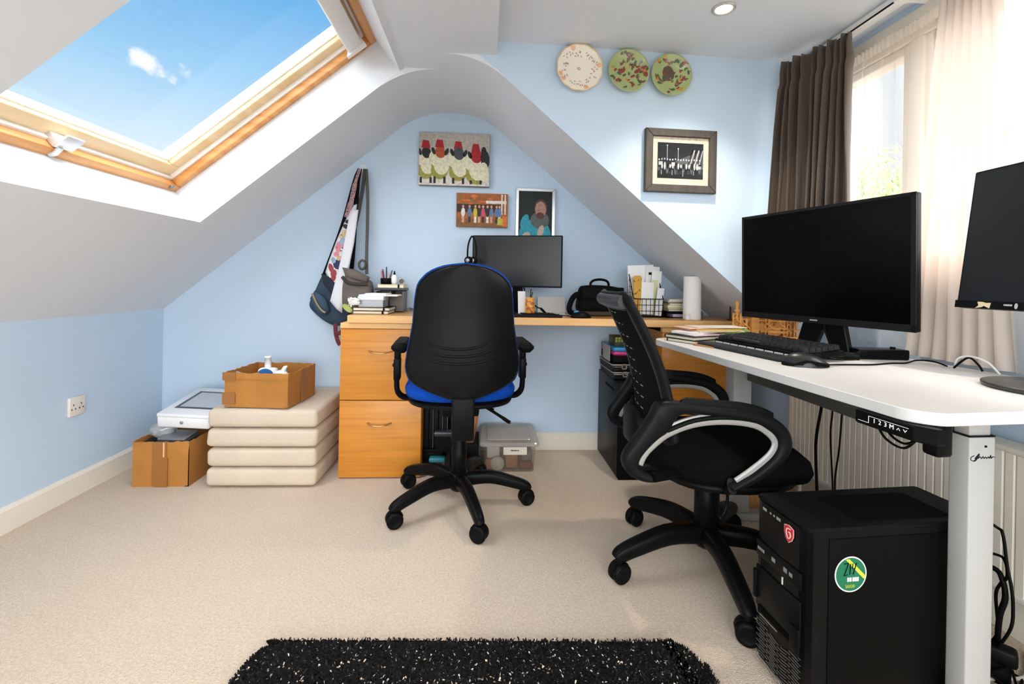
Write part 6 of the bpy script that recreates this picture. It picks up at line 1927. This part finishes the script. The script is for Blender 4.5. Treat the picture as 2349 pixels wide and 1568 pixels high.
part('silver_bar', G(FT @ TR(0.0, 0.0, 0)).box(0.03, 0.085, 0.121, 0.1235, 0.0022, 0.004), mat('bar_silver', 'B9B4AC', 0.25, metal=0.8), fp)
# wavy pressed ribs of the lower grille
g = G(FT)
for j in range(17):
    y0 = 0.122 - j * 0.0064
    for k in range(4):
        xa = 0.016 + k * 0.034 + (0.010 if j % 2 else 0.0)
        xb = min(xa + 0.027, 0.150)
        pts = []
        for q in range(7):
            x = xa + (xb - xa) * q / 6
            pts.append((x, y0 - 0.006 * math.sin((x - 0.012) / 0.138 * PI) - 0.002 * math.sin(x * 90), 0.0012))
        if j < 4 and 1 <= k <= 2 and y0 > 0.108:
            continue
        g.tube(pts, 0.0009, n=4)
part('ribs', g, mat('rib_grey', '66625D', 0.4), fp, label='wavy pale ribs')
# green sticker on the side
ST = TT @ basis((0.094, -Wd - 0.0024, 0.291), (1, 0, 0), (0, 0, 1))
st = part('sticker', G(ST).prism([(0.0365 * math.cos(2 * PI * i / 48), 0.0365 * math.sin(2 * PI * i / 48)) for i in range(48)], 0.0, 0.0004), mat('sticker_white', 'E4E8E4', 0.35), t, label='round green sticker')
part('sticker_field', G(ST).prism([(0.0338 * math.cos(2 * PI * i / 48), 0.0338 * math.sin(2 * PI * i / 48)) for i in range(48)], 0.0004, 0.0007), mat('sticker_green', '0D6B4B', 0.35), st)
stripe = [(-0.013, 0.031), (-0.004, 0.0318), (0.033, -0.0035), (0.0325, -0.0095), (0.0295, -0.0105)]
part('stripe', G(ST).prism(stripe, 0.0007, 0.0009), mat('sticker_yellow', 'C2C63A', 0.4), st)
g = G(ST)
ink = mat('ink_black', '10231C', 0.6)
for pts in ([(-0.016, 0.022, 0), (-0.006, 0.024, 0), (-0.011, 0.010, 0), (-0.016, -0.002, 0), (-0.008, 0.0, 0)], [(-0.001, 0.022, 0), (-0.003, 0.0, 0)], [(0.004, 0.022, 0), (0.003, 0.012, 0), (0.009, 0.012, 0)], [(0.012, 0.023, 0), (0.008, 0.010, 0), (0.005, 0.0, 0)]):
    g.tube([(x, y, 0.0010) for x, y, z in pts], 0.0011, n=5)
part('handwriting', g, ink, st, label='black handwriting')
g = G(ST)
for i, x in enumerate((-0.006, -0.0005, 0.006, 0.011, 0.016)):
    g.box(x - 0.0021, x + 0.0021, -0.0145, -0.0062, 0.0007, 0.001)
part('lettering', g, mat('sticker_white', 'E4E8E4', 0.35), st)
g = G(ST)
for i in range(4):
    x = -0.010 + i * 0.0056
    g.tube([(x - 0.002, -0.027, 0.001), (x - 0.001, -0.020, 0.001), (x + 0.002, -0.0225, 0.001), (x + 0.0005, -0.027, 0.001)], 0.0007, n=4, closed=i % 2 == 0)
part('lettering', g, mat('sticker_yellow', 'C2C63A', 0.4), st)

# ================================================================== rug
rugm = mat('black_rug', '1B1A1A', 0.95, spec=0.1, bump=(160, 1.0, 0.01), speck=('D8C3AE', 95, 0.665))
pl = [(0.455, 1.078), (0.395, 1.084), (-0.42, 1.115), (-0.475, 1.108), (-0.505, 1.08), (-0.52, 1.03), (-0.53, 0.9), (-0.53, 0.35), (-0.50, 0.31), (0.50, 0.29), (0.53, 0.33), (0.525, 0.95), (0.515, 1.00), (0.495, 1.055)]
pl = [tuple(p) for p in spline(pl, 4, True)]
t = thing('rug', 'black speckled shaggy rug with rounded corners on the beige carpet', 'rug', (0.0, 0.7, 0))
g = G().prism(pl, 0.001, 0.013, bev=0.004, sm=True)
part('pile_base', g, rugm, t)
rnd = random.Random(4)
g = G()
def inside(x, y):
    c = False
    n = len(pl)
    for i in range(n):
        (x1, y1), (x2, y2) = pl[i], pl[i - 1]
        if (y1 > y) != (y2 > y) and x < (x2 - x1) * (y - y1) / (y2 - y1) + x1:
            c = not c
    return c
cnt = 0
while cnt < 15000:
    x, y = rnd.uniform(-0.535, 0.535), rnd.uniform(0.84, 1.14)
    if not inside(x, y):
        continue
    cnt += 1
    a = rnd.uniform(0, 2 * PI)
    h = rnd.uniform(0.002, 0.006)
    w_ = rnd.uniform(0.0012, 0.0025)
    lx, ly = rnd.uniform(-0.005, 0.005), rnd.uniform(-0.005, 0.005)
    c_, s_ = math.cos(a) * w_, math.sin(a) * w_
    m = 1 if rnd.random() < 0.045 else (2 if rnd.random() < 0.25 else 0)
    g.add([(x - c_, y - s_, 0.012), (x + c_, y + s_, 0.012), (x + c_ + lx, y + s_ + ly, 0.012 + h), (x - c_ + lx, y - s_ + ly, 0.012 + h)], [(0, 1, 2, 3)], m)
for i in range(len(pl)):
    (x1, y1), (x2, y2) = pl[i], pl[(i + 1) % len(pl)]
    for k in range(26):
        u = rnd.random()
        x, y = x1 + (x2 - x1) * u, y1 + (y2 - y1) * u
        dx, dy = rnd.uniform(-0.006, 0.006), rnd.uniform(-0.006, 0.006)
        g.add([(x - 0.002, y, 0.003), (x + 0.002, y, 0.003), (x + dx + 0.001, y + dy, 0.012 + rnd.uniform(0, 0.004)), (x + dx - 0.001, y + dy, 0.013)], [(0, 1, 2, 3)], 0)
o = part('pile', g, [mat('rug_yarn', '1D1C1C', 0.95, spec=0.1), mat('rug_fleck', 'DCC8B4', 0.9), mat('rug_yarn_grey', '2E2D2D', 0.95, spec=0.1)], t)
o['kind'] = 'stuff'

# ================================================================== radiator, cables and clutter by the window wall
t = thing('radiator', 'cream ribbed panel radiator on the wall under the window, behind the white desk', 'radiator', (1.30, 0.8, 0.14))
radm = mat('radiator_cream', 'E6DFD2', 0.45)
RY0, RY1, RZ0, RZ1 = -0.5, 1.835, 0.140, 0.500
prof = []
y = RY0 + 0.02
while y < RY1 - 0.035:
    prof += [(y, 1.2765), (y + 0.003, 1.2745), (y + 0.020, 1.2745), (y + 0.023, 1.2765)]
    y += 0.0245
pts = [(RY0, 1.282)] + prof + [(RY1, 1.282), (RY1, 1.292), (RY0, 1.292)]
g = G()
n = len(pts)
g.add([(p[1], p[0], z) for z in (RZ0 + 0.012, RZ1 - 0.012) for p in pts], [(i, (i + 1) % n, n + (i + 1) % n, n + i) for i in range(n)])
part('panel', g, radm, t)
part('top_rail', G().box(1.270, 1.34, RY0, RY1, RZ1 - 0.014, RZ1, r=0.004), radm, t)
part('bottom_rail', G().box(1.270, 1.296, RY0, RY1, RZ0, RZ0 + 0.016, r=0.004), radm, t)
part('rear_panel', G().box(1.325, 1.34, RY0, RY1, RZ0, RZ1 - 0.015), radm, t)
for y in (RY0 + 0.3, 0.8, RY1 - 0.2):
    part('bracket', G().box(1.29, 1.371, y, y + 0.03, RZ0 + 0.05, RZ0 + 0.3), radm, t)
part('valve', G().cyl((1.31, 1.80, 0.01), (1.31, 1.80, 0.15), 0.008, n=10), mat('valve_white', 'DAD6CE', 0.3), t)
# leads behind the near leg
lb = ['longest black cable looping down behind the near desk leg', 'black cable curling behind the near leg beside the long one', 'short thick black cable coil on the adapter', 'thin black cable looping over the carpet', ]
cabs = [([(1.09, 0.99, 0.40), (1.15, 0.952, 0.352), (1.15, 0.936, 0.342), (1.15, 0.926, 0.276), (1.15, 0.918, 0.239), (1.15, 0.914, 0.20), (1.15, 0.917, 0.15), (1.155, 0.945, 0.085)], 0.003),
        ([(1.10, 0.99, 0.285), (1.15, 0.952, 0.289), (1.15, 0.931, 0.287), (1.15, 0.926, 0.255), (1.15, 0.938, 0.232), (1.15, 0.947, 0.20), (1.16, 0.95, 0.12), (1.165, 0.965, 0.083)], 0.003),
        ([(1.12, 0.99, 0.25), (1.15, 0.952, 0.257), (1.15, 0.934, 0.240), (1.15, 0.929, 0.205), (1.15, 0.938, 0.165), (1.16, 0.95, 0.11), (1.175, 0.96, 0.083)], 0.0055),
        ([(1.158, 0.93, 0.055), (1.15, 0.955, 0.02), (1.17, 0.93, 0.004), (1.19, 0.965, 0.004), (1.21, 0.98, 0.004), (1.225, 0.955, 0.004), (1.19, 0.935, 0.006), (1.165, 0.925, 0.05)], 0.0028)]
for (pts, r_), l in zip(cabs, lb):
    single('power_cable', G().tube(spline(pts), r_, n=8), c1, l, 'cable')
single('floor_cable', G().tube(spline([(1.12, 0.96, 0.005), (1.2, 0.955, 0.004), (1.25, 0.965, 0.004), (1.32, 1.02, 0.005)]), 0.004, n=8), mat('cable_white', 'EFEDE8', 0.4), 'white cable lying on the carpet behind the near desk leg', 'cable')
t = thing('power_adapter', 'black power adapter brick behind the near desk leg', 'adapter', (1.165, 0.965, 0.0))
part('body', G(TR(1.165, 0.965, 0.0, rz=-50)).box(-0.04, 0.04, -0.018, 0.018, 0.045, 0.082, r=0.008), black, t)
part('stand', G(TR(1.165, 0.965, 0.0, rz=-50)).box(-0.03, 0.03, -0.012, 0.012, 0.0, 0.046), black_soft, t)

# boxes and bits on the floor between the mesh chair and the radiator
t = thing('game_box', 'colourful printed game box on the floor beside the radiator', 'box', (1.14, 1.80, 0))
g = G().box(1.04, 1.225, 1.735, 1.95, 0.0, 0.150, r=0.002)
part('box', g, mat('game_tan', 'B98A58', 0.6), t)
CLIP[:] = 0.09, 0.072
T = wall_T(1.1325, 1.7345, 0.075)
g = G()
P = [flat('gb_tan', 'C2925E'), flat('gb_pink', 'C4858F'), flat('gb_red', '9A2E36'), flat('gb_white', 'D9D2CC'), flat('gb_green', '6E7A40'), flat('gb_orange', 'C86A2A'), flat('gb_purple', '6A4A70'), flat('gb_brown', '4A2E20')]
rect(g, -0.09, 0.09, -0.072, 0.072, 0, T, 0)
for i in range(40):
    blob(g, random.uniform(-0.04, 0.09), random.uniform(-0.07, 0.07), random.uniform(0.006, 0.018), random.uniform(0.005, 0.014), random.choice((1, 2, 3, 3, 4, 5, 6, 7)), T, 1 + i * 0.1, 6, random.uniform(0, 180))
part('printed_front', g, P, t)
CLIP[:] = 9, 9
t = thing('torch', 'black and yellow striped lantern on the game box beside the radiator', 'lantern', (1.195, 1.77, 0.1505))
part('cage', G().box(1.17, 1.222, 1.745, 1.80, 0.1505, 0.215, r=0.006), mat('torch_yellow', 'B8923A', 0.5), t)
for i in range(5):
    part('bar', G().box(1.170 + i * 0.0122, 1.1735 + i * 0.0122, 1.7425, 1.7455, 0.152, 0.214), black, t)
part('cap', G().box(1.166, 1.226, 1.741, 1.804, 0.215, 0.255, r=0.012), black, t)
single('red_pouch', G().ell((1.135, 1.84, 0.20), (0.04, 0.04, 0.049), jit=0.3), mat('pouch_red', '6E2A30', 0.7), 'dark red pouch on the game box behind the mesh chair', 'pouch')
t = thing('wooden_rack', 'small light wooden rack standing behind the far leg of the white desk', 'rack', (1.12, 2.0, 0))
for i, x in enumerate((1.175, 1.20, 1.225)):
    part('slat', G().box(x, x + 0.012, 1.965, 1.98, 0.0, 0.285 - 0.02 * i), ply, t)
part('rail', G().box(1.17, 1.24, 1.9805, 1.99, 0.10, 0.12), ply, t)
part('rail', G().box(1.17, 1.24, 1.9805, 1.99, 0.20, 0.22), ply, t)

# ================================================================== curtains
brown = mat('brown_curtain', '56483D', 0.95, bump=(500, 0.35), sheen=0.25)
NP = 9
def curt(u, v):
    # u along the pleats, v from the hem up
    top = V((1.178, 1.762, 1.772)).lerp(V((1.262, 1.515, 1.772)), u)
    bot = V((1.118, 1.745, 0.785)).lerp(V((1.238, 1.503, 0.785)), u)
    p = bot.lerp(top, v)
    ph = 2 * PI * NP * (u + 0.035 * math.sin(8 * u + 2.0 * (1 - v)))
    hd = max(0.0, (v - 0.90) / 0.10)
    amp = 0.026 * (1 - 0.35 * hd) * (0.45 + 0.65 * math.sin(9 * u + 1.3 + 0.8 * v) ** 2)
    sh = math.sin(ph)
    n = V((-0.95, -0.3, 0))
    p = p + n * amp * (sh + 0.3 * math.sin(2 * ph + 1) * (1 - v)) + V((0.3, -0.95, 0)) * 0.010 * math.cos(ph) * (0.4 + 0.6 * (1 - hd))
    # pinch just under the heading
    pin = math.exp(-((v - 0.915) / 0.02) ** 2)
    p += n * (-0.008 * pin) + n * 0.006 * noise.noise(V((u * 20, v * 5, 2)))
    if v > 0.985:
        p.z += 0.006 * math.sin(ph * 0.5)
    p.z = min(p.z, 1.795)
    return p
single('curtain', G().grid(curt, 230, 44), brown, 'dark brown pleated curtain drawn to the left of the window', 'curtain', solid=0.003)
sheer_thin = mat_thin('voile_thin', 'F3ECE5', 0.80, 0.55, 0.0)
sheer = mat_thin('voile', 'EDE6DF', 0.48, 0.60, 0.0)
def voile_a(u, v):
    y = 1.745 - 0.43 * u
    z = 0.69 + 1.04 * v
    y += -0.10 * u ** 3 * (1 - v) * 0.3
    fold = 0.0
    for c, w_, a in ((0.08, 0.012, 0.012), (0.2, 0.01, 0.014), (0.42, 0.012, 0.012), (0.62, 0.016, 0.02), (0.72, 0.01, 0.014), (0.92, 0.03, 0.015)):
        k = (u - c - 0.10 * (1 - v) * (c - 0.5)) / w_
        fold += a * math.exp(-k * k)
    hd = max(0.0, (v - 0.93) / 0.07)
    return (1.356 - fold * (1 - 0.5 * hd) - 0.007 * hd * math.sin(u * 2 * PI * 24), y, z + 0.003 * hd * math.sin(u * 130))
t = thing('voile_curtain', 'thin see-through white voile over the far end of the window', 'curtain', (1.34, 1.5, 0.69), group=None)
part('cloth', G().grid(voile_a, 240, 30), sheer_thin, t)
part('heading', G().grid(lambda u, v: (1.350 - 0.006 * math.sin(u * 2 * PI * 26), 1.745 - 0.44 * u, 1.695 + 0.037 * v + 0.004 * math.sin(u * 150) * v), 240, 4), sheer, t)
def voile_b(u, v):
    # u=0 the bunched edge near the mesh chair side, u=1 far behind the viewer
    z = 0.673 + 1.057 * v
    if u < 0.45:
        k = u / 0.45
        y_top = 1.27 - 0.16 * k
        y_bot = 1.36 - 0.30 * k
        n = 7
        amp = 0.013
        s = k
    else:
        k = (u - 0.45) / 0.55
        y_top = 1.11 - 1.75 * k
        y_bot = 1.06 - 1.70 * k
        n = 26
        amp = 0.009
        s = k
    y = y_bot + (y_top - y_bot) * v ** 0.8
    ph = 2 * PI * n * s
    return (1.340 - amp * math.sin(ph + 0.6 * math.sin(3 * v)) - 0.006 * noise.noise(V((u * 30, v * 2, 0))) - 0.004 * (1 - v), y + 0.006 * math.cos(ph), z)
t = thing('voile_curtain', 'denser white voile gathered in folds over the rest of the window', 'curtain', (1.32, 0.7, 0.69))
part('gathered_folds', G().grid(lambda u, v: voile_b(u * 0.45, v), 190, 30), mat_thin('voile_dense', 'E9DCD2', 0.06, 0.20, 0.0), t)
part('cloth', G().grid(lambda u, v: voile_b(0.4501 + 0.5499 * u, v), 240, 30), sheer, t)
part('heading', G().grid(lambda u, v: (1.342 - 0.006 * math.sin(u * 2 * PI * 100), 1.30 - 2.0 * u, 1.695 + 0.037 * v + 0.004 * math.sin(u * 500) * v), 800, 4), sheer, t)
# ================================================================== outside the window
t = thing('neighbour_house', 'pale pitched roof of a house seen low through the window', 'house', (6.6, 9.0, -1.9))
tile = mat('roof_tile', 'B79F8C', 0.8, var=(3, 0.3))
g = G().prism([(-2.4, 0.0), (2.4, 0.0), (2.4, 3.2), (0.0, 4.75), (-2.4, 3.2)], 0, 4.0, axis='y', T=TR(6.6, 9.0, -1.9, rz=38))
part('walls', g, mat('render_wall', 'D8CFC4', 0.8), t)
g = G(TR(6.6, 9.0, -1.9, rz=38))
for s in (-1, 1):
    g.prism([(s * 2.7, 2.95), (0.0, 4.72), (0.0, 4.90), (s * 2.75, 3.10)], -0.2, 4.2, axis='y')
part('roof', g, tile, t)
rnd = random.Random(9)
leafm = mat('tree_leaf', 'A4BE62', 0.8, var=(2.0, 0.45))
trunk = mat('tree_trunk', '7A6248', 0.9)
for nm, lb, x, y, zc, rad in (('tree', 'broad green tree behind the pale roof outside the window', 12.8, 15.8, 4.1, 2.5), ('tree', 'lower green tree right of the broad one outside the window', 17.5, 13.2, 3.6, 2.0), ('tree', 'bright tree top outside at the right edge of the window', 13.0, 8.6, 4.6, 1.6)):
    t = thing(nm, lb, 'tree', (x, y, -2.6))
    part('trunk', G().tube([(x, y, -2.6), (x, y, zc)], [0.22, 0.12], n=10), trunk, t)
    g = G()
    for i in range(5200):
        d = V((rnd.gauss(0, 1), rnd.gauss(0, 1), rnd.gauss(0, 1))).normalized()
        p = V((x, y, zc)) + V((d.x * rad, d.y * rad, d.z * rad * 0.8)) * (rnd.random() ** 0.4) * (1 + 0.25 * noise.noise(d * 2.2))
        a = V((rnd.gauss(0, 1), rnd.gauss(0, 1), rnd.gauss(0, 1))).normalized() * rnd.uniform(0.06, 0.13)
        b = a.orthogonal().normalized() * rnd.uniform(0.035, 0.07)
        g.add([p - a, p + b, p + a, p - b], [(0, 1, 2, 3)])
    part('foliage', g, leafm, t)
